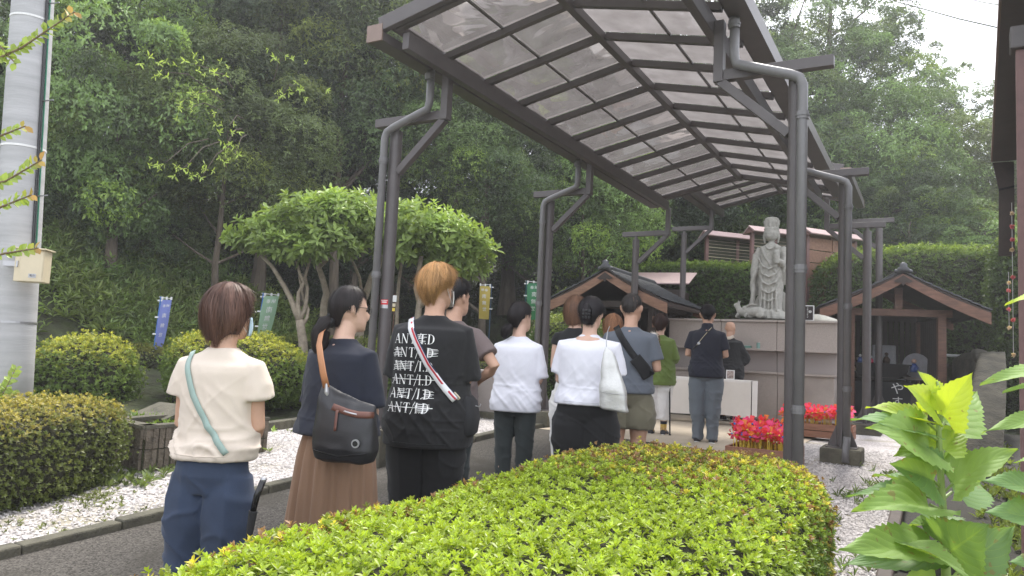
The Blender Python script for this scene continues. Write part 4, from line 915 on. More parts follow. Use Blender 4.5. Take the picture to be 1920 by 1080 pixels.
for s, xx in ((-1, -.80), (1, .70)):
    for i in range(10):
        y0 = .09 + (SD - .2) * (i + .5) / 10; MB().box((xx, y0, 1.30), (.02, (SD - .2) / 10 - .012, 1.3)).obj('side_board', M['wood_d'], sr)
for i in range(6):
    for j in range(3):
        MB().box((-.79 + 1.42 * (j + .5) / 3 + (.1 if i % 2 else 0), SD - .1, .05 + .1 * i), (.455, .12, .094)).obj('block', M['moss'], sr)
# contents
al = thing('shrine_altar', 'black lacquered altar stand inside the right shrine', 'altar', (p[0], p[1], g), -math.radians(17))
q0 = (-.22, .75)
MB().box((q0[0] + .05, q0[1], .38), (.95, .5, .74)).obj('cloth_front', M['blackcloth'], al, bev=.01)
MB().box((q0[0] + .05, q0[1], .80), (.86, .4, .03)).obj('base_board', M['black'], al, bev=.006)
mb = MB()
pr = [(.36, .82), (.40, .84), (.42, .92), (.46, 1.0), (.48, 1.05)]
vs = []
for sx in (-1, 1):
    pass
poly = [(-.46, 1.06), (-.44, .95), (-.38, .86), (-.30, .83), (.30, .83), (.38, .86), (.44, .95), (.46, 1.06)]
inner = [(-.34, 1.00), (-.34, .95), (-.30, .90), (-.24, .875), (.24, .875), (.30, .90), (.34, .95), (.34, 1.00)]
vs = [(q0[0] + .05 + x, q0[1] - .2, z) for x, z in poly] + [(q0[0] + .05 + x, q0[1] - .2, z) for x, z in inner] + [(q0[0] + .05 + x, q0[1] + .2, z) for x, z in poly] + [(q0[0] + .05 + x, q0[1] - .12, z) for x, z in inner]
fs = [(i, (i + 1) % 8, 8 + (i + 1) % 8, 8 + i) for i in range(8)] + [((i + 1) % 8, i, 16 + i, 16 + (i + 1) % 8) for i in range(8)] + [(8 + i, 8 + (i + 1) % 8, 24 + (i + 1) % 8, 24 + i) for i in range(8)] + [tuple(range(24, 32))]
mb.add(vs, fs); mb.obj('carved_front', M['black'], al)
MB().box((q0[0] + .05, q0[1], 1.075), (1.0, .46, .03)).obj('altar_top', M['black'], al, bev=.006)
text_mesh('や', .24, M['white'], al, (q0[0] + .30, q0[1] - .254, .62), name='lettering', extr=.002)
text_mesh('す', .20, M['white'], al, (q0[0] + .30, q0[1] - .254, .38), name='lettering', extr=.002)
R17 = Matrix.Rotation(-math.radians(17), 3, 'Z')
def inshr(x, y, z): return tuple(Vector((p[0], p[1], g)) + R17 @ Vector((x, y, z)))
tz = 1.091
mo = thing('stone_monument', 'grey upright stone slab with writing down its right edge inside the shrine', 'stone slab', inshr(-.06, 1.05, tz - .20), -math.radians(17))
MB().box((0, 0, .28), (.42, .12, .56)).obj('slab', mat('slab_stone', (.35, .36, .38), var=.15), mo, bev=.02); text_mesh('やすらぎ', .085, M['metal'], mo, (.155, -.064, .30), vertical=True)
di = thing('stone_disc', 'round grey stone disc leaning in the right of the shrine', 'stone disc', inshr(.50, 1.0, .85), -math.radians(17))
MB().tube([(0, 0, .23), (0, .05, .235)], .235, 40, ref=(0, 0, 1)).obj('disc', mat('disc_stone', (.42, .42, .45), rough=.6, var=.2), di)
MB().box((0, .05, -.02), (.5, .3, .05)).obj('ledge', M['granite_d'], di)
def figure(loc, h, cols, label, name='figurine'):
    t = thing(name, label, 'figurine', loc); m1, m2 = cols
    MB().rings([(0, 0, 0, .28 * h, .22 * h), (0, 0, .25 * h, .30 * h, .24 * h), (0, 0, .5 * h, .20 * h, .17 * h), (0, 0, .62 * h, .10 * h, .1 * h)], 14).obj('robe', m1, t, smooth=True)
    MB().ball((0, 0, .78 * h), .16 * h, 12, 8).obj('head', m2, t, smooth=True)
    mb = MB(); mb.tube([(-.2 * h, 0, .45 * h), (-.24 * h, -.1 * h, .3 * h), (-.05 * h, -.2 * h, .28 * h)], .06 * h, 8); mb.tube([(.2 * h, 0, .45 * h), (.24 * h, -.1 * h, .3 * h), (.05 * h, -.2 * h, .28 * h)], .06 * h, 8); mb.obj('arms', m1, t, smooth=True)
    return t
bronze = mat('bronze', (.06, .035, .02), rough=.4, metal=.5); bl = mat('blue_glaze', (.04, .09, .3), rough=.3); rg = mat('red_glaze', (.5, .03, .08), rough=.4)
figure(inshr(-.06, .78, tz), .23, (bronze, bronze), 'dark bronze seated figurine in front of the stone slab')
figure(inshr(-.53, .72, tz), .17, (bl, M['white']), 'small blue and white figurine at the left of the black altar')
figure(inshr(-.34, .70, tz), .15, (rg, M['white']), 'small red and white round figurine on the black altar', name='doll')
figure(inshr(.40, .70, .95), .27, (bl, M['skin_l']), 'blue standing figurine before the stone disc')
figure(inshr(-.66, .62, .93), .15, (M['cream'], M['cream']), 'tiny cream cat figurine left of the black altar')
for i in range(4):
    c = thing('cup', 'small pale cup in a row at the back left of the black altar', 'cup', inshr(-.68 + .065 * i, .92, tz + .05), 0, 'pale cups on the shrine altar'); MB().rings([(0, 0, 0, .018, .018), (0, 0, .05, .024, .024)], 12).obj('cup_body', M['statue'], c)
sh = thing('cup_shelf', 'little dark shelf carrying the pale cups', 'shelf', inshr(-.58, .92, tz), -math.radians(17)); MB().box((0, 0, .04), (.32, .1, .018)).obj('shelf_board', M['wood_d'], sh); MB().box((0, .03, .015), (.3, .02, .03)).obj('shelf_back', M['wood_d'], sh)
ft_ = thing('post_shoe', 'pale stone foot block at the left post of the right shrine', 'stone', inshr(-.80, -.14, 0), -math.radians(17)); MB().box((0, 0, .04), (.32, .2, .12)).obj('block', M['concrete'], ft_, bev=.02)

# left pavilion, ridge runs along the garden axis
p2 = at(1142, 700, 14.0)
pv = thing('tiled_pavilion', 'small wooden pavilion with a grey tiled roof behind the left canopy posts', 'pavilion', (p2[0], p2[1], .62), -A)
shrine(pv, 1.18, 2.1, 1.98, 2.56, 0, .35, .3, rake=.15)
for x_, y_ in ((-.8, 0), (.8, 0), (-.8, 2.1), (.8, 2.1)): MB().box((x_, y_, .98), (.12, .12, 1.96)).obj('post', M['wood_d'], pv, bev=.005)
MB().box((0, 0, 1.94), (1.9, .11, .12)).obj('tie_beam', M['wood_d'], pv)
MB().box((0, 2.1, 1.94), (1.9, .11, .12)).obj('tie_beam', M['wood_d'], pv)
for s in (-.8, .8):
    MB().box((s, 1.05, 1.90), (.1, 1.98, .1)).obj('side_beam', M['wood_d'], pv)
    for i in range(9): MB().box((s, .12 + 1.9 * i / 8, 1.35), (.02, .16, .98)).obj('side_board', M['wood_d'], pv)
for i in range(10): MB().box((-.73 + 1.46 * (i + .5) / 10, 2.06, 1.1), (.135, .02, 1.6)).obj('back_board', M['wood_d'], pv)
sg = thing('wooden_sign', 'small unpainted wooden sign under the eave of the tiled pavilion', 'sign', (p2[0], p2[1], .62), -A); MB().box((.95, -.1, 1.62), (.22, .02, .2)).obj('board', M['wood_f'], sg)
text_mesh('絵馬', .08, M['black'], sg, (.95, -.112, 1.62), name='lettering')
# striped tin roof behind it
p3 = at(1215, 530, 17.2)
br_ = thing('outbuilding', 'small outbuilding with a striped mauve tin roof behind the tiled pavilion', 'building', (p3[0], p3[1], 1.2), -A + .15)
MB().box((0, .8, 1.0), (1.5, 1.3, 2.0)).obj('wall', M['wood_d'], br_)
for i in range(9):
    mb = MB(); xx = -.95 + 1.9 * (i + .5) / 9; zz = 2.12
    mb.add([(-.95, -.1 + i * .16, zz + i * .045), (.95, -.1 + i * .16, zz + i * .045), (.95, .045 + i * .16, zz + .045 * i + .04), (-.95, .045 + i * .16, zz + .045 * i + .04), (-.95, -.1 + i * .16, zz - .03 + i * .045), (.95, -.1 + i * .16, zz - .03 + i * .045)], [(0, 1, 2, 3), (4, 5, 1, 0)])
    mb.obj('roof_sheet', M['mauve'], br_)

# notice boards on the terrace
def board(px, Yd, row_top, row_bot, wid, kind, label, rz=-A):
    a = at(px, row_bot, Yd); b = at(px, row_top, Yd); H_ = b[2] - a[2]; z0 = float(a[2]) - .6
    t = thing('ema_rack', label, 'rack', (a[0], a[1], z0), rz); H_ += .6
    for y_ in (0, wid / 2, wid): MB().box((0, y_, H_ / 2 - .05), (.08 if y_ != wid / 2 else .03, .08, H_ - .1)).obj('post', M['pinkwall'], t)
    if kind == 'grid':
        k = 0; z = .7
        while z < H_ - .2:
            MB().box((.03, wid / 2, z), (.015, wid, .012)).obj('rail', mat('bamboo', (.35, .25, .15)) if 'bamboo' not in M else M['bamboo'], t) if False else MB().box((.03, wid / 2, z), (.015, wid, .012)).obj('rail', M['cream'] if k % 3 == 0 else M['palebark'], t); z += .085; k += 1
        MB().box((-.02, wid / 2, H_ / 2 + .2), (.02, wid, H_ - .7)).obj('back_mesh', mat('dark_mesh', (.05, .055, .03), rough=.9), t)
    else:
        rows, cl = 6, 2
        for i in range(rows):
            for j in range(cl):
                MB().box((.02, wid * (j + .5) / cl, .5 + (H_ - .65) * (i + .5) / rows), (.03, wid / cl - .02, (H_ - .65) / rows - .02)).obj('panel', M['wood_f'], t)
    for s in (-1, 1):
        mb = MB(); mb.add([(0, -.12, H_ + .04), (0, wid + .12, H_ + .04), (s * .24, wid + .12, H_ - .12), (s * .24, -.12, H_ - .12)], [(0, 1, 2, 3)]); o = mb.obj('roof', M['mauve'], t); m_ = o.modifiers.new('solid', 'SOLIDIFY'); m_.thickness = .03
    mb = MB(); mb.add([(-.23, -.11, H_ - .13), (.23, -.11, H_ - .13), (0, -.11, H_ + .02)], [(0, 1, 2)]); mb.obj('gable', M['pinkwall'], t)
    return t
board(1324, 19.5, 436, 506, 1.9, 'grid', 'roofed prayer tablet rack with wire rails, leftmost on the terrace', rz=-A - .75)
board(1409, 18.6, 428, 506, 1.4, 'grid', 'roofed prayer tablet rack just left of the statue', rz=-A - .75)
board(1512, 17.2, 432, 580, 1.5, 'panel', 'roofed board with orange brown panels right of the statue', rz=-A - .65)

# ------------------------------------------------------------------ banners
def banner(px, Yd, r0, r1, wpx, colr, pc, chars, label, flip=1, lean=.0, curl=.5):
    a = at(px, r1, Yd); b = at(px + lean, r0, Yd); H_ = b[2] - a[2]; w_ = wpx / FPX * Yd
    t = thing('banner', label, 'banner', (a[0], a[1], a[2]), 0)
    g0 = float(gz(a[0], a[1])) - a[2]; dx = (b[0] - a[0]) 
    mc = mat('banner_cloth', colr, rough=.85, var=.06, trans=.25)
    MB().tube([(-dx * .2, 0, g0), (dx, 0, H_)], .012, 8).obj('flag_pole', pc, t); MB().tube([(dx - .03, 0, H_ - .01), (dx + flip * w_, -.02, H_ - .03)], .007, 6).obj('cross_bar', M['white'], t)
    nx_, nz_ = 10, 24; vs = []
    def S_(x, q):
        top = H_ - .05; z = top - (H_ - .06) * q; c = curl * q * q; xx = dx * (z / H_) + flip * (.02 + w_ * x * (1 - .75 * c)); yy = -.25 * w_ * math.sin(q * 3.0 + x * 1.2) - .4 * w_ * c * x
        return (xx, yy, z + .45 * w_ * c * x)
    for k in range(nz_ + 1):
        for i in range(nx_ + 1): vs.append(S_(i / nx_, k / nz_))
    mb = MB(); mb.add(vs, [(k * (nx_ + 1) + i, k * (nx_ + 1) + i + 1, (k + 1) * (nx_ + 1) + i + 1, (k + 1) * (nx_ + 1) + i) for k in range(nz_) for i in range(nx_)]); mb.obj('flag', mc, t, smooth=True)
    for q in (.02, .35, .68):
        c_ = S_(0, q); MB().box((c_[0] - flip * .02, c_[1] * .5, c_[2]), (.09, .012, .025)).obj('tab', M['white'], t)
    for x in (.05, .5, .95): c_ = S_(x, 0); MB().box((c_[0], c_[1], c_[2] + .025), (.03, .01, .05)).obj('tab', M['white'], t)
    # characters, following the cloth
    for i, (ch, x, q, s_) in enumerate(chars):
        c = bpy.data.curves.new('t', 'FONT'); c.body = ch; c.size = s_ * w_; c.align_x = 'CENTER'; c.align_y = 'CENTER'; c.resolution_u = 2
        o = bpy.data.objects.new('t', c); COL.objects.link(o); me = bpy.data.meshes.new_from_object(o.evaluated_get(bpy.context.evaluated_depsgraph_get())); bpy.data.objects.remove(o)
        for v in me.vertices:
            lx = x + flip * v.co.x / w_ * (-1 if flip < 0 or True else 1) * (-1 if flip < 0 else -1) ; lx = x + v.co.x / w_ * (1 if flip > 0 else -1)
            if MIRR[0]: lx = x - v.co.x / w_ * (1 if flip > 0 else -1)
            pz = S_(min(1, max(0, lx)), min(1, max(0, q - v.co.y / (H_ - .06)))); v.co = (pz[0], pz[1] - .004, pz[2])
        link('lettering', me, M['white'], t)
    return t
MIRR = [True]
ch_ = [('奉', .38, .13, .30), ('納', .72, .12, .30), ('南', .55, .32, .42), ('無', .52, .52, .42), ('世', .48, .71, .42)]
banner(288, 12.4, 556, 658, 21, (.22, .26, .62), M['blueplastic'], ch_, 'blue banner on a blue pole with white characters seen from behind', lean=14)
banner(480, 12.4, 549, 640, 30, (.30, .46, .33), M['blueplastic'], ch_, 'pale green banner on a blue pole with white characters seen from behind', lean=14)
MIRR = [False]
banner(918, 16, 533, 600, 20, (.55, .42, .10), mat('dark_pole', (.03, .07, .12)), ch_, 'yellow banner behind the umbrella tree, its pole on the right', flip=-1, lean=4, curl=.1)
banner(985, 15, 526, 600, 24, (.05, .20, .11), mat('teal_pole', (.03, .12, .12)), ch_, 'dark green banner partly hidden by the second canopy post', lean=2, curl=.1)
nc = thing('paper_notice', 'small white and yellow paper notices on a thin stake behind the first post', 'notice', at(739, 572, 11.5)); MB().tube([(0, .02, -.6), (0, .02, .18)], .008, 6).obj('stake', M['wood'], nc)
MB().box((0, 0, .1), (.065, .006, .10)).obj('sheet', M['white'], nc); MB().box((-.008, 0, .0), (.055, .006, .05)).obj('sheet', M['cream'], nc); MB().box((-.01, 0, -.07), (.05, .006, .05)).obj('sheet', M['yellow'], nc)

# ------------------------------------------------------------------ utility pole
b = at(18, 720, 6.3); tp_ = at(63, 0, 6.3); ax = (tp_ - b) / (tp_[2] - b[2]); gq = float(gz(b[0], b[1])); base = b + ax * (gq - b[2])
up = thing('utility_pole', 'thick grey concrete utility pole at the left edge', 'utility pole', base)
H_ = 7.0; P0 = Vector((0, 0, -.2)); P1 = Vector([float(a) for a in ax * H_]); r0, r1 = .182, .142
pole_pt = lambda q: P0.lerp(P1, q)
MB().tube([pole_pt(i / 6) for i in range(7)], [r0 + (r1 - r0) * i / 6 for i in range(7)], 40).obj('shaft', M['pole'], up, smooth=True)
for row in (40, 280, 606):
    z = zrow(45, row, 6.3) - base[2]; q = (z + .2) / (H_ + .2); c = pole_pt(q); rr_ = r0 + (r1 - r0) * q
    MB().tube([c - Vector((0, 0, .006)), c + Vector((0, 0, .012))], rr_ + .004, 36).obj('steel_band', M['white'] if row < 300 else M['metal'], up)
def cab(off, r, m, name, z1=H_ - .1, z0=0.1):
    pts = []
    for i in range(9):
        q = (z0 + (z1 - z0) * i / 8) / H_; c = pole_pt(q); rr_ = r0 + (r1 - r0) * q; pts.append(c + Vector((math.cos(off) * (rr_ + r), math.sin(off) * (rr_ + r), 0)))
    MB().tube(pts, r, 8).obj(name, m, up)
cab(-.35, .012, M['black'], 'cable', z0=1.9); cab(-.15, .007, mat('green_wire', (.04, .2, .12)), 'cable', z0=2.0)
for row in (10, 192, 370): 
    z = zrow(85, row, 6.3) - base[2]; c = pole_pt((z + .2) / 7.2); MB().tube([c + Vector((.15, -.03, 0)), c + Vector((.26, -.05, .01))], .006, 6).obj('bracket', M['metal'], up)
mbx = at(62, 500, 6.08)
me_ = thing('meter_box', 'cream metal meter box strapped to the utility pole', 'box', mbx, .18)
MB().box((0, 0, 0), (.215, .15, .26)).obj('case', M['cream'], me_, bev=.006); MB().box((0, -.01, .138), (.25, .19, .012)).obj('lid', M['cream'], me_, bev=.003)
MB().box((.02, -.079, -.005), (.165, .008, .24)).obj('door', M['cream'], me_, bev=.002); MB().box((.035, -.085, -.08), (.055, .004, .032)).obj('label_plate', M['metal'], me_); MB().box((-.085, -.08, .01), (.012, .012, .05)).obj('latch', M['metal'], me_)
text_mesh('電力', .02, M['black'], me_, (.035, -.088, -.08)); MB().beam((-.25, .06, .02), (-.1, .06, .02), .01, .04).obj('strap', M['metal'], me_)

# ------------------------------------------------------------------ block planter
bp_ = thing('block_planter', 'low planter of ribbed brown concrete blocks behind the woman in the cream top', 'planter', (0, 0, 0))
def Hz(px, py, z):
    d = ray(px, py); t_ = (z - CAM[2]) / d[2]; return CAM + d * t_
zt = .80; cA = Hz(272, 798, zt); cB = Hz(203, 784, zt); cC = cA + uV * 1.35; cD = cB + uV * .9 + np.array([-.1, .2, 0]); cE = cC - vV * .9
ring = [cB, cA, cC, cE, cD]
for i in range(len(ring)):
    a, b_ = ring[i], ring[(i + 1) % len(ring)]; L_ = np.linalg.norm(b_ - a); n = max(1, round(L_ / .40)); d = (b_ - a) / L_; nn_ = np.array([d[1], -d[0], 0])
    for j in range(n):
        for cz in (0, 1):
            p0 = a + d * (L_ * j / n + .003); p1 = a + d * (L_ * (j + 1) / n - .003); z1 = zt - .03 - cz * .175; z0 = z1 - .17; mb = MB()
            mid = (p0 + p1) / 2; mb.beam((*(p0[:2] - nn_[:2] * .05), (z0 + z1) / 2), (*(p1[:2] - nn_[:2] * .05), (z0 + z1) / 2), .10, z1 - z0)
            k = max(2, int((L_ / n) / .06))
            for m in range(k):
                q = p0 + (p1 - p0) * (m + .5) / k; e = random.uniform(.010, .024); ww = np.linalg.norm(p1 - p0) / k * .36
                mb.beam((*(q[:2] - d[:2] * ww), (z0 + z1) / 2), (*(q[:2] + d[:2] * ww), (z0 + z1) / 2), e * 2, (z1 - z0) - .004)
            mb.obj('block', M['block'], bp_)
        p0 = a + d * (L_ * j / n + .002); p1 = a + d * (L_ * (j + 1) / n - .002)
        mb = MB(); mb.beam((*(p0[:2] - nn_[:2] * .045), zt - .015), (*(p1[:2] - nn_[:2] * .045), zt - .015), .13, .028); mb.obj('coping', M['moss'], bp_)
cm_ = sum(ring) / 5; MB().prism([(float(c[0]), float(c[1])) for c in ring][::-1], .42, zt - .12).obj('soil', M['soil'], bp_)
lsb = thing('board', 'weathered grey board lying behind the block planter', 'board', Hz(275, 762, .86), -A); MB().box((0.1, .1, -.05), (.55, .35, .03), Matrix.Rotation(.35, 3, 'X')).obj('plank', M['moss'], lsb)
pS = cm_; weeds('planter_weeds', 'bright weeds growing in the block planter', [((q - O0) @ vV, (q - O0) @ uV) for q in [cm_ + rng.normal(0, .3, 3) for _ in range(10)]], 14, .1, (.2, .3, .08), .3, .12)
# lift those weeds to soil height
o = bpy.data.objects['planter_weeds']; o.location.z = .26

# standing grey stone behind the waiting people, left of the gravel
ms = thing('memorial_stone', 'grey granite memorial slab beside the gravel, left of the second post', 'stone', gp(915, 11.2), -A); MB().box((0, 0, .36), (.7, .12, .72)).obj('slab', M['granite_d'], ms, bev=.02); MB().box((0, 0, .05), (.8, .3, .12)).obj('base', M['moss'], ms, bev=.01)
ms = thing('stone_post', 'short grey stone post beside the black T-shirt', 'stone', gp(868, 9.2), -A); MB().box((0, 0, .17), (.18, .16, .36)).obj('post', M['moss'], ms, bev=.01)
ms = thing('stone_step', 'dark stone edging behind the second post', 'stone', K(-1.6, 6.5, .57), -A); MB().box((0, 0, .10), (1.6, .8, .2)).obj('slab', M['stone'], ms, bev=.02)

# ------------------------------------------------------------------ dark building on the right
BA = math.radians(32.2); bu = np.array([math.sin(BA), math.cos(BA), 0]); bv = np.array([math.cos(BA), -math.sin(BA), 0])
e0 = at(1861, 305, 8.6)            # outer far corner of the eave
ez = float(e0[2])
bd = thing('dark_building', 'dark brown building with a deep eave at the right edge', 'building', (e0[0], e0[1], 0), -BA)
# local: x = across (right), y = away, origin at eave far corner
MB().box((.75, -2.6, ez + .03), (1.5, 5.2, .05)).obj('eave_soffit', M['steel'], bd); MB().box((.0, -2.6, ez + .06), (.03, 5.24, .10)).obj('eave_edge', M['cap'], bd)
MB().box((1.6, -2.6, ez + .10), (3.2, 5.2, .04), Matrix.Rotation(0, 3, 'Y')).obj('roof', M['tile'], bd)
wallx = .33
zb = .45
for i in range(5):
    y_ = -.05 - i * 1.25 if i else -.05
    MB().box((wallx, y_, (ez + zb) / 2), (.12, .12, ez - zb)).obj('wall_post', M['wood_d'], bd)
for i in range(22):
    MB().box((wallx + .06, -2.6, zb + .1 + i * .165), (.03, 5.1, .16)).obj('wall_board', M['pinkwall'], bd)
for i, zz in enumerate((1.1, 2.2, 3.0)): MB().box((wallx + .015, -2.6, zz), (.05, 5.1, .07)).obj('rail', M['wood_d'], bd)
MB().box((wallx + 1.6, .0, (ez + zb) / 2), (3.0, .06, ez - zb)).obj('end_wall', M['wood_d'], bd); MB().box((wallx + 1.6, -5.12, (ez + zb) / 2 - .3), (3.0, .06, ez - zb + .6)).obj('end_wall', M['pinkwall'], bd)
# hanging end board of the eave
mb = MB(); zl = zrow(1868, 480, 8.6); mb.add([(0.0, .0, ez), (.06, .02, ez - .32), (.05, .02, zl), (wallx - .12, .02, zl), (wallx - .12, .02, ez)] + [(0.0, .05, ez), (.06, .07, ez - .32), (.05, .07, zl), (wallx - .12, .07, zl), (wallx - .12, .07, ez)], [(0, 1, 2, 3, 4), (9, 8, 7, 6, 5)] + [(i, i + 5, (i + 1) % 5 + 5, (i + 1) % 5) for i in range(5)]); mb.obj('hanging_end_board', M['wood_d'], bd)
MB().beam((.06, -.005, ez - .33), (wallx - .12, -.005, ez - .30), .02, .02).obj('seam', M['black'], bd)
# near down pipe with box head
dp = at(1916, 200, 4.6); l = Matrix.Rotation(BA, 3, 'Z') @ (Vector([float(a) for a in dp]) - Vector((e0[0], e0[1], 0)))
MB().box((l.x, l.y, (zrow(1916, 90, 4.6) + .4) / 2), (.06, .08, zrow(1916, 90, 4.6) - .4)).obj('downpipe', M['pinkwall'], bd); MB().box((l.x, l.y, zrow(1916, 75, 4.6)), (.12, .14, .15)).obj('pipe_head', M['steel'], bd, bev=.01)
# strings of pink paper flowers
def fl_string(px, rows, Yd, label):
    t = thing('flower_string', label, 'decoration', at(px, rows[0] - 20, Yd)); o3 = at(px, rows[0] - 20, Yd)
    e = at(px, rows[-1], Yd) - o3; MB().tube([(0, 0, 0), (0, 0, float(e[2]))], .003, 5).obj('string', M['white'], t)
    for k, r_ in enumerate(rows):
        c = at(px, r_, Yd) - o3; mb = MB(); P = np.array([[0, 0, float(c[2])]] * 8); D = nrm(rng.normal(0, 1, (8, 3)))
        V, F, tt = shoots(P, D, 5, np.full(8, .03), LT4, .9, (.4, 1.2), np.tile([.85, .28, .38] if k % 3 else [.85, .7, .6], (8, 1)), stem=0)
        fo = link('paper_flower', np_mesh('paper_flower', V, F, tt), M['leaf'], t)
fl_string(1897, [400, 425, 450, 468, 520, 600, 665], 8.2, 'string of pink paper flowers hanging on the dark wall, outer one')
fl_string(1891, [530, 545, 580, 615], 8.9, 'shorter string of pale paper flowers further along the dark wall')

# ramp and boulders on the right
rp_ = thing('stone_ramp', 'dark weathered concrete ramp with rounded left shoulder beside the right shrine', 'ramp', (0, 0, 0))
A0, A1 = gp(1800, 8.6), gp(1880, 8.6); top0, top1 = at(1832, 662, 12.4), at(1885, 658, 12.4); m0, m1 = at(1822, 700, 11.4), at(1887, 700, 11.4)
prof = [(A0, A1), (at(1800, 775, 9.6), at(1886, 775, 9.6)), (at(1812, 735, 10.6), at(1887, 735, 10.6)), (m0, m1), (top0, top1), (top0 + np.array([.3, 1.2, 0]), top1 + np.array([.6, 1.2, 0]))]
mb = MB(); vs = []
for (a, b_) in prof:
    for q in np.linspace(0, 1, 9):
        c = a * (1 - q) + b_ * q; sh_ = -.10 * max(0, 1 - q * 6); vs.append((c[0] + rng.normal(0, .012), c[1], c[2] + sh_ + rng.normal(0, .01)))
    c = a + np.array([-.12, 0, -.15]); vs.append((c[0], c[1], 0)); 
n = 10; order = [9, 0, 1, 2, 3, 4, 5, 6, 7, 8]
mb.add(vs, [(j * n + order[i], j * n + order[i + 1], (j + 1) * n + order[i + 1], (j + 1) * n + order[i]) for j in range(len(prof) - 1) for i in range(9)]); mb.obj('ramp_face', M['stone'], rp_, smooth=True)
p_, F_ = superel((.16, .5, .13), 2.3, n=24, noise=.1, seed=4); sh_o = link('rounded_shoulder', np_mesh('rounded_shoulder', p_, F_), M['stone'], rp_, smooth=True); sh_o.location = Vector([float(a) for a in at(1842, 672, 12.6)]); sh_o.rotation_euler = (.25, 0, -.35)
def boulder(px, Yd, r, label, m='stone'):
    c = gp(px, Yd); t = thing('boulder', label, 'boulder', c); p_, F_ = superel(r, 2.2, n=28, noise=.12, seed=int(px)); p_[:, 2] = np.maximum(p_[:, 2], -.05); link('rock', np_mesh('rock', p_, F_), M[m], t, smooth=True)
boulder(1775, 5.0, (.38, .34, .22), 'large brown boulder behind the tall leafy stem'); boulder(1705, 4.4, (.22, .2, .14), 'smaller dark boulder left of the leafy stem')
boulder(1760, 3.9, (.3, .25, .1), 'low flat dark stone at the bottom behind the leafy stem')
ck = thing('ground_anchor', 'small black metal anchor standing on the dark path', 'anchor', gp(1836, 8.3)); MB().box((0, 0, .006), (.2, .1, .012)).obj('plate', M['black'], ck); MB().tube([(0, 0, 0), (0, 0, .09), (.02, 0, .13), (0, 0, .16), (-.02, 0, .13), (0, 0, .1)], .012, 8).obj('ring', M['black'], ck)
pp_ = thing('handrail', 'pale metal pipe rail beside the right shrine', 'rail', at(1790, 667, 14.5)); MB().tube([(-.2, 0, 0), (.45, .2, 0)], .03, 8).obj('rail', M['metal'], pp_)
for s_ in (-.15, .4): MB().tube([(s_, .1, -1.0), (s_, .1, 0)], .02, 8).obj('rail_post', M['metal'], pp_)
# power lines
for (a, b_, lab) in ((at(1700, 8, 26), at(1960, 72, 16), 'lower black power line crossing the sky'), (at(1780, -10, 26), at(1960, 22, 16), 'upper black power line crossing the sky')):
    t = thing('power_line', lab, 'power line', a); e = b_ - a; st_ = -e * 1.5; mb = MB(); mb.tube([st_, e * 0, e * .5 + np.array([0, 0, -.05]), e, e * 1.6], .02, 6); mb.obj('wire', M['black'], t)

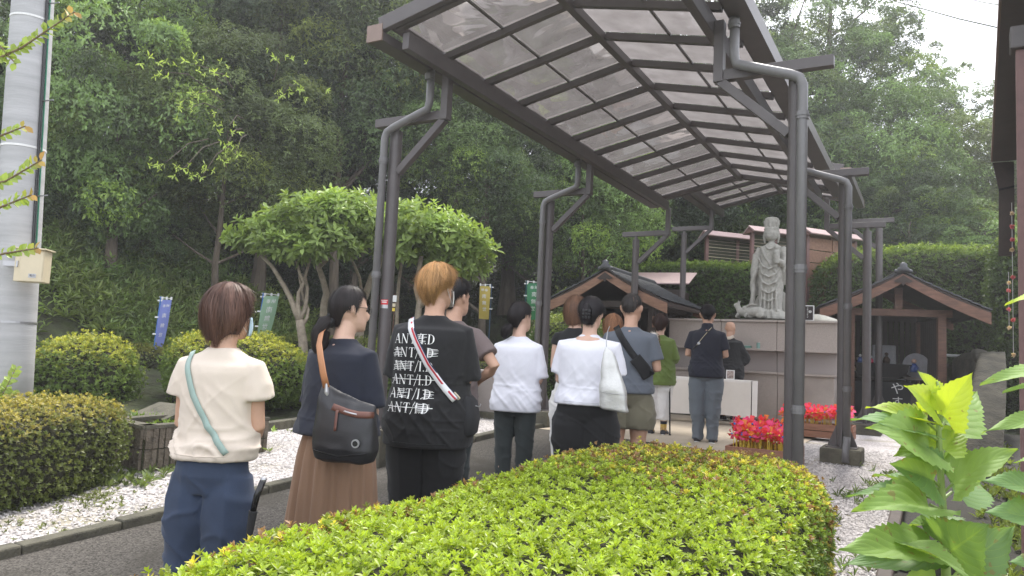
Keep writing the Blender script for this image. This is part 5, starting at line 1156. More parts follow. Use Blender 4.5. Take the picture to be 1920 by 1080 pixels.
# ------------------------------------------------------------------ near plants
def bigleaf_mat():
    m = bpy.data.materials.new('veined_leaf'); m.use_nodes = True; N = m.node_tree.nodes; L = m.node_tree.links; b = N['Principled BSDF']
    b.inputs['Roughness'].default_value = .55; at_ = N.new('ShaderNodeAttribute'); at_.attribute_name = 'luv'; s = N.new('ShaderNodeSeparateColor'); L.new(at_.outputs['Color'], s.inputs[0])
    def mth(op, a, b_=None, c=None):
        x = N.new('ShaderNodeMath'); x.operation = op
        for i, q in enumerate((a, b_, c)):
            if q is None: continue
            if isinstance(q, (int, float)): x.inputs[i].default_value = q
            else: L.new(q, x.inputs[i])
        return x.outputs[0]
    side = mth('SUBTRACT', s.outputs[1], mth('MULTIPLY', s.outputs[0], .42)); fr = mth('FRACT', mth('MULTIPLY', side, 6.5)); d = mth('ABSOLUTE', mth('SUBTRACT', fr, .5))
    v1 = mth('GREATER_THAN', d, .465); mid = mth('LESS_THAN', s.outputs[0], .035); ve = mth('MAXIMUM', v1, mid)
    nz = N.new('ShaderNodeTexNoise'); nz.inputs['Scale'].default_value = 30; tc = N.new('ShaderNodeTexCoord'); L.new(tc.outputs['Object'], nz.inputs[0])
    oi = N.new('ShaderNodeObjectInfo'); m1 = N.new('ShaderNodeMix'); m1.data_type = 'RGBA'; m1.inputs[7].default_value = (.28, .42, .10, 1)
    dk = N.new('ShaderNodeMix'); dk.data_type = 'RGBA'; dk.blend_type = 'MULTIPLY'; dk.inputs[0].default_value = .25; n2_ = N.new('ShaderNodeTexNoise'); n2_.inputs['Scale'].default_value = 55; n2_.inputs['Detail'].default_value = 3; L.new(tc.outputs['Object'], n2_.inputs[0]); L.new(oi.outputs['Color'], dk.inputs[6]); L.new(nz.outputs[0], dk.inputs[7])
    L.new(mth('MULTIPLY', ve, .3), m1.inputs[0]); sp_ = N.new('ShaderNodeMix'); sp_.data_type = 'RGBA'; sp_.inputs[7].default_value = (.22, .17, .07, 1); L.new(mth('MULTIPLY', mth('GREATER_THAN', n2_.outputs[0], .665), .7), sp_.inputs[0]); L.new(dk.outputs[2], sp_.inputs[6]); L.new(sp_.outputs[2], m1.inputs[6]); L.new(m1.outputs[2], b.inputs['Base Color'])
    bp = N.new('ShaderNodeBump'); bp.inputs['Strength'].default_value = .35; bp.inputs['Distance'].default_value = .0015; hh = mth('SINE', mth('MULTIPLY', fr, 3.14159)); L.new(mth('ADD', hh, mth('MULTIPLY', nz.outputs[0], .6)), bp.inputs['Height']); L.new(bp.outputs[0], b.inputs['Normal'])
    tr = N.new('ShaderNodeBsdfTranslucent'); g2 = N.new('ShaderNodeMix'); g2.data_type = 'RGBA'; g2.blend_type = 'MULTIPLY'; g2.inputs[0].default_value = 1; g2.clamp_result = False; g2.inputs[7].default_value = (1.9, 1.7, .6, 1); L.new(m1.outputs[2], g2.inputs[6]); L.new(g2.outputs[2], tr.inputs[0])
    ms = N.new('ShaderNodeMixShader'); ms.inputs[0].default_value = .36; L.new(b.outputs[0], ms.inputs[1]); L.new(tr.outputs[0], ms.inputs[2]); L.new(ms.outputs[0], N['Material Output'].inputs[0]); return m
M['bigleaf'] = bigleaf_mat()
def bigleaf(par, a, b, wd, col, up=(0, -.35, 1), droop=.18, fold=.25, lobe=.0, org=None):
    a = np.array(a); b = np.array(b); L_ = np.linalg.norm(b - a); T = (b - a) / L_; N_ = np.array(up, float); B = nrm(np.cross(T, N_)); N_ = np.cross(B, T)
    nu_, nv_ = 14, 34; V, C = [], []
    ph = random.uniform(0, 6)
    for j in range(nv_ + 1):
        v = j / nv_; w_ = (math.sin(math.pi * min(1, v * .9 + .1) ** .62)) ** .85 * (1 - v) ** .28 if v < 1 else 0
        w_ = max(0, w_) * .5
        for i in range(nu_ + 1):
            u = i / nu_ * 2 - 1; au = abs(u); ww = w_ * (1 + (.20 * (((v * 11 + au) % 1) - .5) if au > .8 else 0))
            if lobe and au > .5: ww *= 1 + lobe * (math.sin(v * 9 + 1) * .5) * (au - .5) * 2
            back = -.12 * au * au * math.exp(-v * 8)            # heart shaped base
            z = fold * ww * au * wd / L_ + .005 * math.sin(6.28 * 6.5 * (v - .42 * au)) * min(1, au * 3) * (1 - v) - droop * (v * v) + droop * v * .6 + .02 * math.sin(7 * v + ph + 2 * u)
            p_ = a + T * (L_ * (v + back)) + B * (u * ww * wd) + N_ * (z * L_); V.append(p_ - org); C.append((au, v, 0))
    F = np.array([(j * (nu_ + 1) + i, j * (nu_ + 1) + i + 1, (j + 1) * (nu_ + 1) + i + 1, (j + 1) * (nu_ + 1) + i) for j in range(nv_) for i in range(nu_)])
    me = np_mesh('leaf', np.array(V), F); t_ = me.attributes.new('luv', 'FLOAT_COLOR', 'POINT'); c = np.ones((len(V), 4), np.float32); c[:, :3] = C
    if len(me.vertices) == len(V): t_.data.foreach_set('color', c.ravel())
    o = link('leaf', me, M['bigleaf'], par, smooth=True); o.color = (*col, 1); return o
Dm = 1.2
M['gstem'] = mat('green_stem', (.22, .30, .08), rough=.5)
mor = gp(1772, Dm); mul = thing('leafy_sapling', 'young broad leaved sapling with big bright green leaves in the right foreground', 'sapling', mor)
stem = [mor, at(1775, 1120, Dm), at(1772, 1010, Dm), at(1763, 880, Dm), at(1760, 805, Dm), at(1764, 750, Dm), at(1757, 715, Dm)]
MB().tube([q - mor for q in stem], [.009, .0075, .006, .005, .004, .003, .002], 10).obj('stem', M['gstem'], mul, smooth=True)
Y1, G1, G2 = (.45, .58, .08), (.25, .39, .10), (.18, .31, .11)
LV = [((1760, 790), (1822, 700), 66, Y1, 0, -.05, (-.5, -1, .3)), ((1762, 800), (1834, 730), 95, G1, 0, .06, (-.4, -1, .4)), ((1757, 745), (1722, 695), 36, Y1, 0, 0, (.5, -1, .3)),
      ((1760, 775), (1700, 722), 62, Y1, 0, -.03, (.3, -1, .4)), ((1755, 798), (1627, 757), 52, (.40, .52, .08), 0, -.02, (.1, -.5, 1)), ((1750, 815), (1602, 776), 58, G2, -.0, -.06, (.1, -.6, 1)),
      ((1758, 845), (1636, 795), 100, G1, 0, -.08, (0, -1, .7)), ((1757, 850), (1680, 850), 60, G1, 0, -.05, (0, -.8, .8)), ((1763, 850), (1812, 795), 48, (.36, .5, .08), 0, .03, (-.3, -1, .5)), ((1765, 830), (1735, 800), 60, G1, .02, .02, (0, -1, .2)),
      ((1760, 905), (1672, 868), 85, G2, 0, -.04, (0, -1, .4)), ((1762, 945), (1600, 953), 80, G1, 0, -.10, (0, -.7, 1)), ((1700, 905), (1634, 887), 34, G2, 0, .1, (0, -.5, 1)), ((1720, 925), (1584, 925), 46, G2, 0, .06, (0, -.5, 1)),
      ((1772, 915), (1905, 838), 95, G1, 0, -.06, (0, -.6, 1)), ((1775, 925), (1850, 905), 80, G2, 0, .1, (0, -1, .6)), ((1770, 1035), (1578, 1022), 86, G1, 0, -.1, (0, -.7, 1)), ((1765, 1045), (1580, 1055), 70, G2, 0, -.02, (0, -.7, 1)),
      ((1775, 1040), (1850, 985), 105, G2, 0, -.08, (-.3, -1, .5)), ((1780, 1085), (1905, 985), 95, G2, .03, .02, (-.2, -1, .5)), ((1690, 1015), (1822, 1072), 52, G1, 0, -.18, (0, -.5, 1)), ((1755, 985), (1695, 985), 46, G1, 0, .05, (0, -.7, .9)),
      ((1762, 860), (1800, 880), 60, G2, .02, .05, (0, -1, .3)), ((1768, 990), (1735, 960), 70, G2, 0, .06, (0, -1, .5)), ((1765, 1085), (1690, 1095), 60, G1, 0, 0, (0, -1, .5))]
pet = MB()
for (a, b, wpx, col, dd, db, up_) in LV:
    A_, B_ = at(a[0], a[1], Dm + dd), at(b[0], b[1], Dm + db)
    s0 = A_ + (B_ - A_) * .12; po = MB().tube([np.array(at(min(1772, max(1758, 1757 + (a[1] - 740) * .05)), a[1] + 12, Dm)) - mor, s0 - mor], .0022, 6).obj('petiole', M['gstem'], mul)
    bigleaf(mul, s0, B_, wpx / FPX * Dm * 1.28, col, up=up_, org=mor, droop=random.uniform(.05, .22), fold=random.uniform(.15, .5), lobe=random.choice((0, .2, .35)))
pass
br2 = gp(1960, 1.05); mul2 = thing('leafy_sapling', 'second broad leaved sapling reaching in from the right edge', 'sapling', br2)
MB().tube([q - br2 for q in (br2, at(1965, 1000, 1.05), at(1962, 800, 1.05), at(1955, 560, 1.05))], .006, 8).obj('stem', M['core'], mul2)
for (a, b, wpx, col, up_) in [((1962, 700), (1843, 709), 52, G1, (0, -.6, 1)), ((1962, 730), (1884, 726), 34, G1, (0, -.5, 1)), ((1960, 785), (1848, 802), 40, G1, (0, -.8, 1)), ((1965, 925), (1842, 893), 66, G2, (0, -.8, 1)),
                              ((1965, 975), (1852, 955), 78, G2, (0, -1, .8)), ((1950, 560), (1888, 563), 26, Y1, (0, -.6, 1)), ((1975, 1060), (1898, 1050), 60, G2, (0, -1, .8)), ((1960, 870), (1905, 860), 30, G1, (0, -.6, 1))]:
    bigleaf(mul2, at(*a, 1.05), at(*b, 1.0), wpx / FPX * 1.1, col, up=up_, org=br2)
lp = gp(1590, 1.9); low = thing('low_weed', 'low leafy weed at the bottom edge right of the hedge', 'weed', lp)
for k in range(12):
    a = lp + np.array([rng.normal(0, .05), rng.normal(0, .05), .1 + .25 * rng.random()]); an = k * 2.4; bigleaf(low, a, a + np.array([math.cos(an) * .13, math.sin(an) * .13, .05]), .07, G1 if k % 2 else (.3, .42, .09), up=(0, 0, 1), org=lp)
# fill: ground cover of bright weeds bottom right
weeds('corner_weeds', 'bright narrow leaved weeds in the bottom right corner', [((q - O0) @ vV, (q - O0) @ uV) for q in [gp(x, d) for x, d in ((1880, 3.3), (1850, 3.6), (1910, 3.0), (1890, 2.8), (1860, 3.1), (1920, 3.5), (1840, 2.7), (1870, 2.5), (1910, 2.4))]], 24, .17, (.25, .36, .07), .16, .12)

# crape myrtle twigs hanging in from the left
M['tw'] = mat('twig_bark', (.2, .14, .08))
def twig(root, base, pts, Yd, n, size, label, red=True):
    P = [at(x, y, Yd) for x, y in pts]; o0 = base; mb = MB(); mb.tube([q - o0 for q in P], [.005, .0035, .002][:len(P)] if len(P) == 3 else .003, 6); t = mb.obj('leafy_twig', M['tw'], root); t['label'] = label
    pp, T, Nn, cl = [], [], [], []
    n = int(n * 1.5)
    for k in range(n):
        q = (k + .5) / n; i = min(len(P) - 2, int(q * (len(P) - 1))); f = q * (len(P) - 1) - i; c = P[i] * (1 - f) + P[i + 1] * f - o0; d = nrm(P[i + 1] - P[i]); s = 1 if k % 2 else -1
        side = nrm(np.cross(d, np.array([0, 1, 0])) * s + d * .7 + rng.normal(0, .25, 3)); pp.append(c); T.append(side); Nn.append(np.array([0, -.8, .6]) + rng.normal(0, .4, 3))
        tip = np.clip((q - .84) * 5, 0, 1) if red else 0; cl.append(np.array([.32, .42, .09]) * (1 - tip) + np.array([.55, .25, .10]) * tip)
    V, F, tt = leafgeo(np.array(pp), np.array(T), np.array(Nn), rng.uniform(.75, 1.1, n) * size * .72, .75, LT4, np.array(cl) * rng.uniform(.8, 1.2, (n, 1))); o = link('leaves', np_mesh('twig_leaves', V, F, tt), M['leaf'], t); o['kind'] = 'stuff'
    return t
mb_ = gp(-110, 2.4); cmy = thing('crape_myrtle', 'crape myrtle reaching in from the left edge with thin leafy twigs before the utility pole', 'tree', mb_)
MB().tube([at(x, y, 2.4) - mb_ for x, y in ((-110, 1300), (-125, 900), (-95, 500), (-60, 262), (-62, 60), (-90, -300))], [.025, .022, .018, .014, .010, .006], 10).obj('trunk', M['palebark'], cmy, smooth=True)
for y0, pts, n, sz, lab, red in ((140, [(-70, 140), (40, 90), (140, 22)], 34, .045, 'topmost twig with a red tip', True), (90, [(-66, 60), (-10, 75), (30, 120)], 14, .045, 'short twig hanging under the topmost one', False),
    (0, [(-62, 262), (0, 255), (48, 236)], 14, .04, 'small twig second from the top', True), (0, [(-72, 355), (10, 340), (78, 300)], 24, .045, 'leafy twig above the lower pair', True),
    (0, [(-80, 420), (10, 385), (60, 365)], 18, .042, 'leafy twig with reddish tip', True), (0, [(-92, 500), (10, 475), (72, 465)], 22, .038, 'lowest twig crossing the meter box', True)):
    twig(cmy, mb_, pts, 2.4, n, sz, lab, red)
sb_ = gp(-5, 5.95); shb = thing('young_shrub', 'bright green shoots standing at the foot of the utility pole', 'shrub', sb_)
for pts in ([(-20, 880), (5, 740), (30, 690)], [(-20, 880), (5, 770), (22, 735)], [(-15, 880), (-10, 760), (2, 720)]): twig(shb, sb_, pts, 5.95, 26, .085, 'bright leafy shoot', False)


# ------------------------------------------------------------------ people
def hairmat(name, c, tip=None):
    return mat(name, c, rough=.5, var=.35, scale=26, spec=.3, tint=True, stretch=(1, 1, .12))
def fabric(name, c, rough=.88, bs=900, bump=.12, var=.05, sheen=.1): return mat(name, c, rough=rough, var=var, scale=5, bump=bump, bscale=160, sheen=sheen, bdist=.002)
M['eye'] = mat('eye', (.03, .02, .015), rough=.2); M['lens'] = mat('spectacle_frame', (.02, .018, .018), rough=.3); M['sole'] = mat('shoe_sole', (.7, .7, .68)); M['shoe'] = mat('shoe', (.03, .03, .035), rough=.7)

def person(label, px, Yd, H, face=0, build=1.0, yaw=0, top=None, bottom=None, hair=None, arms='front', skin='skin', voxel=.010, shoes=True, seed=1, mask=False, glasses=False, nod=.0, pos=None):
    """stands at column px, Yd metres ahead; face = turn about z from facing +Y (degrees, + is to the left)"""
    loc = gp(px, Yd) if pos is None else pos
    t = thing('person', label, 'person', loc, math.radians(face))
    rs = np.random.default_rng(seed)
    h = H; B = build
    Rz = Matrix.Rotation(math.radians(yaw), 3, 'Z') @ Matrix.Rotation(-nod, 3, 'X')
    neck = Vector((0, .01 * h, .835 * h)); hc_ = Vector((0, .022 * h, .932 * h))
    S = MB()
    for s in (-1, 1):
        S.tube([(s * .052 * h, .0, .50 * h), (s * .053 * h, 0, .42 * h), (s * .053 * h, .004 * h, .29 * h), (s * .053 * h, -.008 * h, .21 * h), (s * .052 * h, -.008 * h, .10 * h), (s * .052 * h, -.006 * h, .03 * h)],
               [.052 * h * B, .050 * h * B, .034 * h * B, .036 * h * B, .024 * h, .022 * h], 14)
        S.tube([(s * .053 * h, -.025 * h, .024 * h), (s * .056 * h, .04 * h, .022 * h), (s * .06 * h, .09 * h, .016 * h)], [.024 * h, .026 * h, .02 * h], 10)
    S.rings([(0, 0, .47 * h, .086 * h * B, .062 * h * B), (0, 0, .53 * h, .090 * h * B, .066 * h * B), (0, .004 * h, .61 * h, .076 * h * B, .056 * h * B), (0, 0, .70 * h, .080 * h * B, .058 * h * B), (0, 0, .77 * h, .084 * h * B, .055 * h * B), (0, 0, .80 * h, .070 * h * B, .05 * h * B), (0, .0, .835 * h, .045 * h, .036 * h)], 20)
    S.tube([(0, -.004 * h, .815 * h), (0, .002 * h, .85 * h), (0, .012 * h, .885 * h)], [.038 * h, .033 * h, .035 * h], 14)
    # head, with turned face
    def hp(x, y, z): v = Rz @ Vector((x * h, y * h, z * h)); return hc_ + v
    HS = MB(); rg_ = []
    prof = [(-.068, .018, .020, .028), (-.058, .018, .032, .036), (-.040, .010, .041, .046), (-.015, .0, .046, .053), (.015, -.002, .0475, .056), (.040, -.004, .045, .053), (.058, -.006, .034, .040), (.067, -.006, .018, .022)]
    for (z, cy, rx, ry) in prof: rg_.append((0, cy * h, z * h, rx * h, ry * h))
    HS.rings(rg_, 22); HS.tube([(0, .050 * h, .0), (0, .062 * h, -.014 * h), (0, .060 * h, -.022 * h), (0, .046 * h, -.024 * h)], [.006 * h, .009 * h, .010 * h, .006 * h], 8)
    HS.tube([(-.018 * h, .047 * h, -.040 * h), (0, .053 * h, -.038 * h), (.018 * h, .047 * h, -.040 * h)], [.004 * h, .007 * h, .004 * h], 8); HS.ball((0, .040 * h, -.058 * h), (.018 * h, .016 * h, .012 * h), 10, 6)
    for s in (-1, 1):
        HS.tube([(s * .045 * h, -.006 * h, .010 * h), (s * .0515 * h, -.010 * h, .012 * h), (s * .052 * h, -.008 * h, -.006 * h), (s * .047 * h, .0, -.018 * h)], [.008 * h, .010 * h, .008 * h, .005 * h], 8)
        HS.tube([(s * .012 * h, .048 * h, .012 * h), (s * .03 * h, .044 * h, .013 * h)], [.006 * h, .005 * h], 6)
    HS.v = [tuple(hc_ + Rz @ Vector(q)) for q in HS.v]; S.add(HS.v, HS.f)
    # arms
    sh = [Vector((s * .094 * h * (.45 + .55 * B), -.002 * h, .786 * h)) for s in (-1, 1)]
    if arms == 'front': el = [Vector((s * .112 * h * (.45 + .55 * B), .012 * h, .628 * h)) for s in (-1, 1)]; ha = [Vector((s * .03 * h, .135 * h, .565 * h)) for s in (-1, 1)]
    elif arms == 'pray': el = [Vector((s * .125 * h, .02 * h, .640 * h)) for s in (-1, 1)]; ha = [Vector((s * .012 * h, .16 * h, .70 * h)) for s in (-1, 1)]
    elif arms == 'hip': el = [Vector((-.15 * h, -.02 * h, .625 * h)), Vector((.195 * h, -.045 * h, .665 * h))]; ha = [Vector((-.03 * h, .13 * h, .57 * h)), Vector((.10 * h, .06 * h, .60 * h))]
    elif arms == 'chest': el = [Vector((s * .128 * h * (.45 + .55 * B), .0 * h, .635 * h)) for s in (-1, 1)]; ha = [Vector((s * .06 * h, .13 * h, .66 * h)) for s in (-1, 1)]
    elif arms == 'down': el = [Vector((s * .122 * h * (.45 + .55 * B), -.012 * h, .625 * h)) for s in (-1, 1)]; ha = [Vector((s * .145 * h, .06 * h, .48 * h)) for s in (-1, 1)]
    for s, a, e, w_ in zip((-1, 1), sh, el, ha):
        S.tube([a - Vector((s * .03 * h, 0, -.005 * h)), a, a.lerp(e, .45), e, e.lerp(w_, .3), e.lerp(w_, .75), w_], [.024 * h, .027 * h * B ** .6, .026 * h * B ** .6, .021 * h, .024 * h * B ** .5, .016 * h, .0135 * h], 12)
        d = (w_ - e).normalized(); inn = Vector((-s, 0, 0)); inn = (inn - d * inn.dot(d)).normalized(); nn_ = d.cross(inn)
        S.tube([w_ - d * .004 * h, w_ + d * .022 * h, w_ + d * .045 * h], [.013 * h, .018 * h, .021 * h], 12, ry=[.010 * h, .011 * h, .009 * h], ref=nn_)
        kn = w_ + d * .045 * h
        for k in range(4):
            o = inn * ((k - 1.5) * .0105 * h); L_ = (.040, .046, .043, .034)[k] * h; cr = nn_ * (.016 * h) * (1 if nn_.z < 0 else -1)
            S.tube([kn + o - d * .01 * h, kn + o + d * L_ * .45, kn + o + d * L_ * .75 + cr * .5, kn + o + d * L_ * .9 + cr], [.0056 * h, .0052 * h, .0048 * h, .0038 * h], 8)
        S.tube([w_ + d * .012 * h + inn * .012 * h, w_ + d * .03 * h + inn * .028 * h, w_ + d * .052 * h + inn * .032 * h], [.007 * h, .006 * h, .0045 * h], 8)
    body = link('body', remesh(S, voxel, None, 2), M[skin], t)
    for s in (-1, 1):
        e = MB(); c = hp(s * .019, .0475, .004); e.ball(c, .0062 * h, 8, 6); e.obj('eye', M['eye'], t)
    # garments
    tp = top; z0 = tp['hem'] * h; lo = tp.get('loose', 1.1); fl = tp.get('flare', 1.0); shw = tp.get('shoulder', 1.0)
    S = MB()
    R = []
    def rad(z):
        zz = [.40, .47, .53, .61, .70, .77, .805]; rx = [.092, .095, .096, .086, .088, .093, .088]; ry = [.068, .070, .072, .064, .066, .062, .052]
        return np.interp(z, zz, rx), np.interp(z, zz, ry)
    n_ = 14
    for k in range(n_):
        z = tp['hem'] + (.79 - tp['hem']) * k / (n_ - 1); rx, ry = rad(z); q = 1 - k / (n_ - 1)
        R.append((0, (.002 - .006 * float(sst(.62, .50, z))) * h, z * h, rx * h * B * lo * (1 + (fl + .04 - 1) * q), (ry + .008 * float(sst(.62, .50, z))) * h * B * lo * (1 + (fl + .04 - 1) * q)))
    R += [(0, 0, .803 * h, .085 * h * shw * (.5 + .5 * B), .052 * h * B), (0, 0, .816 * h, .068 * h * shw, .045 * h), (0, .0, .830 * h, .050 * h, .040 * h), (0, .002 * h, .840 * h, .040 * h, .037 * h)]
    S.rings(R, 36, pw=2.25)
    sl_ = tp.get('sleeve', .75); sw = tp.get('sw', 1.5)
    for s, a, e, w_ in zip((-1, 1), sh, el, ha):
        a2 = a + Vector((s * .004 * h, 0, .002 * h)); end = a2.lerp(e, min(1, sl_)) ; sw_ = 1 + (sw - 1) * .72; pts = [Vector((s * .05 * h, 0, .795 * h)), a2 - Vector((0, 0, .006 * h)), a2.lerp(end, .5), end]; rd = [.030 * h, .031 * h * shw * (.5 + .5 * B), .0255 * h * (1 + (sw_ - 1) * .8) * B ** .5, .0255 * h * sw_ * tp.get('cuff', 1.05) * B ** .5]
        if sl_ > 1: pts += [e.lerp(w_, min(1, (sl_ - 1)))]; rd += [.0255 * h * sw_ * tp.get('cuff', 1.05)]
        S.tube(pts, rd, 18)
    if tp.get('collar'): S.tube([(0, .002 * h, .838 * h), (0, .006 * h, .868 * h)], [.043 * h, .041 * h], 18)
    sd_ = seed * 3.7; amp = tp.get('fold', 1.0)
    def disp(V, N):
        z = V[:, 2] / h; q = np.clip((.80 - z) / .2, .15, 1)
        wv = .35 * vnoise(V * 6 + sd_, 12)
        def ridge(ax, sgn, f1, f2, sd2):
            Q = np.stack([(V[:, 0] * sgn + V[:, 2] * ax) * f1 + wv, V[:, 1] * f2, (V[:, 2] - V[:, 0] * sgn * ax) * f2 + wv], 1); return (1 - np.abs(vnoise(Q + sd2, int(sd2 * 10) % 97))) ** 3.5
        low = np.clip((.70 - z) / .12, 0, 1); hi = np.clip((z - .66) / .1, 0, 1)
        r1 = ridge(1.0, 1, 15, 3.2, sd_ + 1); r2 = ridge(1.0, -1, 15, 3.2, sd_ + 5); r3 = ridge(.35, 1, 18, 3, sd_ + 9); hb = (1 - np.abs(vnoise(V * np.array([3.5, 5, 24]) + sd_ * 2, 2))) ** 5
        return amp * q * np.clip((z - tp['hem']) / .03, .15, 1) * (.0075 * (r1 - .35) * (.5 + low) + .004 * (r2 - .35) + .004 * r3 + .006 * hb * low + .004 * vnoise(V * 7 + sd_, 5) + .0012 * vnoise(V * 30, 7))
    gm = remesh(S, tp.get('vox', voxel), disp, 7, 'garment')
    sb = BVHTree.FromPolygons([v.co for v in gm.vertices], [p_.vertices for p_ in gm.polygons])
    link(tp.get('name', 'shirt'), gm, tp['mat'], t)
    bt = bottom; S = MB(); zt_ = .60 * h
    if bt['kind'] == 'skirt':
        vs = []; n1, n2 = 120, 26
        for j in range(n2 + 1):
            q = j / n2; z = .60 * h + (bt['hem'] * h - .60 * h) * q; rr_ = (.085 + .045 * q ** .8 + .015 * min(1, q * 4)) * h * B
            for i in range(n1):
                a = 6.2832 * i / n1; pl = .012 * h * q ** .6 * (math.sin(13 * a + 1.5 * math.sin(3 * a) + seed) + .5 * math.sin(29 * a + 2 * math.sin(2 * a + q * 2)))
                vs.append(((rr_ + pl) * math.cos(a), (rr_ * .80 + pl) * math.sin(a), z))
        S.add(vs, [(j * n1 + i, j * n1 + (i + 1) % n1, (j + 1) * n1 + (i + 1) % n1, (j + 1) * n1 + i) for j in range(n2) for i in range(n1)])
        link('skirt', S.mesh('skirt'), bt['mat'], t, smooth=True)
    else:
        lw = bt.get('w', 1.2); zh = bt['hem']
        S.rings([(0, -.004 * h, .455 * h, .084 * h * B * (.7 + .3 * lw), .064 * h * B), (0, -.008 * h, .50 * h, .097 * h * B * (.88 + .12 * lw), .075 * h * B), (0, -.006 * h, .54 * h, .096 * h * B, .073 * h * B), (0, 0, .585 * h, .086 * h * B, .064 * h * B), (0, 0, .60 * h, .080 * h * B, .060 * h * B)], 28, pw=2.2)
        for s in (-1, 1):
            x = s * .052 * h; zs = [.50, .42, .33, .24, .15, .05]; base = [.056 * B, .054 * B, .042 * B, .040 * B, .033, .030]
            wd = bt.get('flare', 0); pts, rd = [], []
            zz = np.linspace(.50, zh, 8)
            for z in zz:
                r_ = float(np.interp(-z, [-a for a in zs], base)) * (1 + (lw - 1) * min(1, max(.1, (.52 - z) / .14))) * (1 + wd * (.5 - z) / .45); pts.append((x + s * (r_ - .052) * h * .12, -.003 * h, z * h)); rd.append(min(r_, .075 * B) * h)
            S.tube(pts, rd, 32)
        def dispb(V, N):
            z = V[:, 2] / h; a = np.abs(vnoise(V * np.array([10, 10, 3.5]) + sd_, 8)); V2 = np.stack([V[:, 0] * 8 + V[:, 2] * 12, V[:, 1] * 7, V[:, 2] * 6 - V[:, 0] * 4], 1); c = 1 - np.abs(vnoise(V2 + sd_, 9)); b_ = vnoise(V * np.array([6, 6, 20]) + sd_, 10)
            k = np.clip((.55 - z) / .1, .2, 1); lowk = np.clip((zh + .12 - z) / .12, 0, 1)
            return bt.get('fold', 1) * (.008 * ((1 - a) ** 4 - .25) * k + .008 * (c ** 7 - .2) * k + .006 * b_ * (lowk + .3 * np.exp(-((z - .46) / .03) ** 2)))
        link(bt.get('name', 'trousers'), remesh(S, bt.get('vox', voxel), dispb, 7, 'trousers'), bt['mat'], t)
    if shoes:
        for s in (-1, 1):
            S = MB(); S.tube([(s * .052 * h, -.034 * h, .034 * h), (s * .053 * h, 0, .034 * h), (s * .057 * h, .05 * h, .024 * h), (s * .062 * h, .098 * h, .018 * h), (s * .063 * h, .112 * h, .016 * h)], [.02 * h, .029 * h, .030 * h, .024 * h, .012 * h], 14, ry=[.02 * h, .034 * h, .024 * h, .017 * h, .012 * h]); S.ball((s * .052 * h, -.02 * h, .03 * h), (.026 * h, .026 * h, .026 * h))
            so_ = link('shoe', remesh(S, .008, None, 1), M['shoe'], t); mb = MB(); mb.tube([(s * .052 * h, -.048 * h, .008 * h), (s * .053 * h, 0, .008 * h), (s * .06 * h, .118 * h, .008 * h)], [.022 * h, .027 * h, .026 * h], 12, ry=[.009 * h] * 3); mb.obj('sole', M['sole'], so_)
    # hair: a moulded mass plus strands
    if hair:
        hm_ = hair['mat']; th = hair.get('th', .018); ax_, ay_, az_ = (.0475 * h + th), (.057 * h + th), (.069 * h + th * .9); L = hair['len']; frz = hair.get('frz', .45)
        puff = hair.get('puff', 0)
        def send(phi):      # how far down the hair goes (z relative to head centre, units of h); phi 0 = face
            d = abs((phi + math.pi) % (2 * math.pi) - math.pi)
            f = sst(math.radians(hair.get('fa', 48)), math.radians(hair.get('fb', 88)), d); return float((frz * .07) * (1 - f) + L * f) if d < math.radians(110) else float(L + (hair.get('back', L) - L) * sst(math.radians(110), math.radians(150), d))
        def surf(phi, s, lift=0.0):
            ze = send(phi) * h; total = math.pi / 2 * az_ + max(0, -ze) if ze < 0 else az_ * math.acos(min(1, ze / az_)); a = s * total
            tap = hair.get('taper', .25); wob = 1 + puff * math.sin(phi * 3 + seed + 2 * math.sin(s * 4)) * math.sin(phi * 5 - seed)
            if a < math.pi / 2 * az_: th_ = a / az_; r_ = math.sin(th_) ** .9; z = az_ * math.cos(th_)
            else:
                dz = a - math.pi / 2 * az_; r_ = 1 - tap * (dz / (.09 * h)) ** 1.5; z = -dz; r_ = max(.45, r_)
            r_ *= 1 - hair.get('tuck', .06) * float(sst(.72, 1.0, s))
            return Vector((math.sin(phi) * (ax_ + lift) * r_ * wob, math.cos(phi) * (ay_ + lift) * r_ * wob - .006 * h, (z if z < 0 else z * (1 + lift / az_)) + .004 * h))
        mb = MB(); n1, n2 = 96, 22; vs = []
        for j in range(n2 + 1):
            for i in range(n1):
                phi = 6.28319 * i / n1; gr = -.003 + .003 * math.sin(phi * 19 + 2 * math.sin(j * .4) + seed) ; vs.append(hc_ + Rz @ surf(phi, max(.001, j / n2), gr - (.006 if j == n2 else 0)))
        inner = []
        mb.add(vs, [(j * n1 + i, (j + 1) * n1 + i, (j + 1) * n1 + (i + 1) % n1, j * n1 + (i + 1) % n1) for j in range(n2) for i in range(n1)] + [tuple(range(n2 * n1, (n2 + 1) * n1))])
        me = mb.mesh('hair'); a_ = me.attributes.new('tint', 'FLOAT_COLOR', 'POINT'); a_.data.foreach_set('color', np.full(len(me.vertices) * 4, .6, np.float32)); hob = link('hair', me, hm_, t, smooth=True)
        ns = hair.get('n', 1400); V, F, T = [], [], []; wdt = hair.get('wd', .0032); mess = hair.get('mess', .004); K_ = 9
        NCL = 70; cph = rs.uniform(0, 6.283, NCL); ctn = rs.uniform(.7, 1.2, NCL); clf = rs.uniform(-.4, 1.3, NCL) * mess; cen = rs.normal(0, .045, NCL); csw = rs.normal(0, hair.get('sway', .12), NCL)
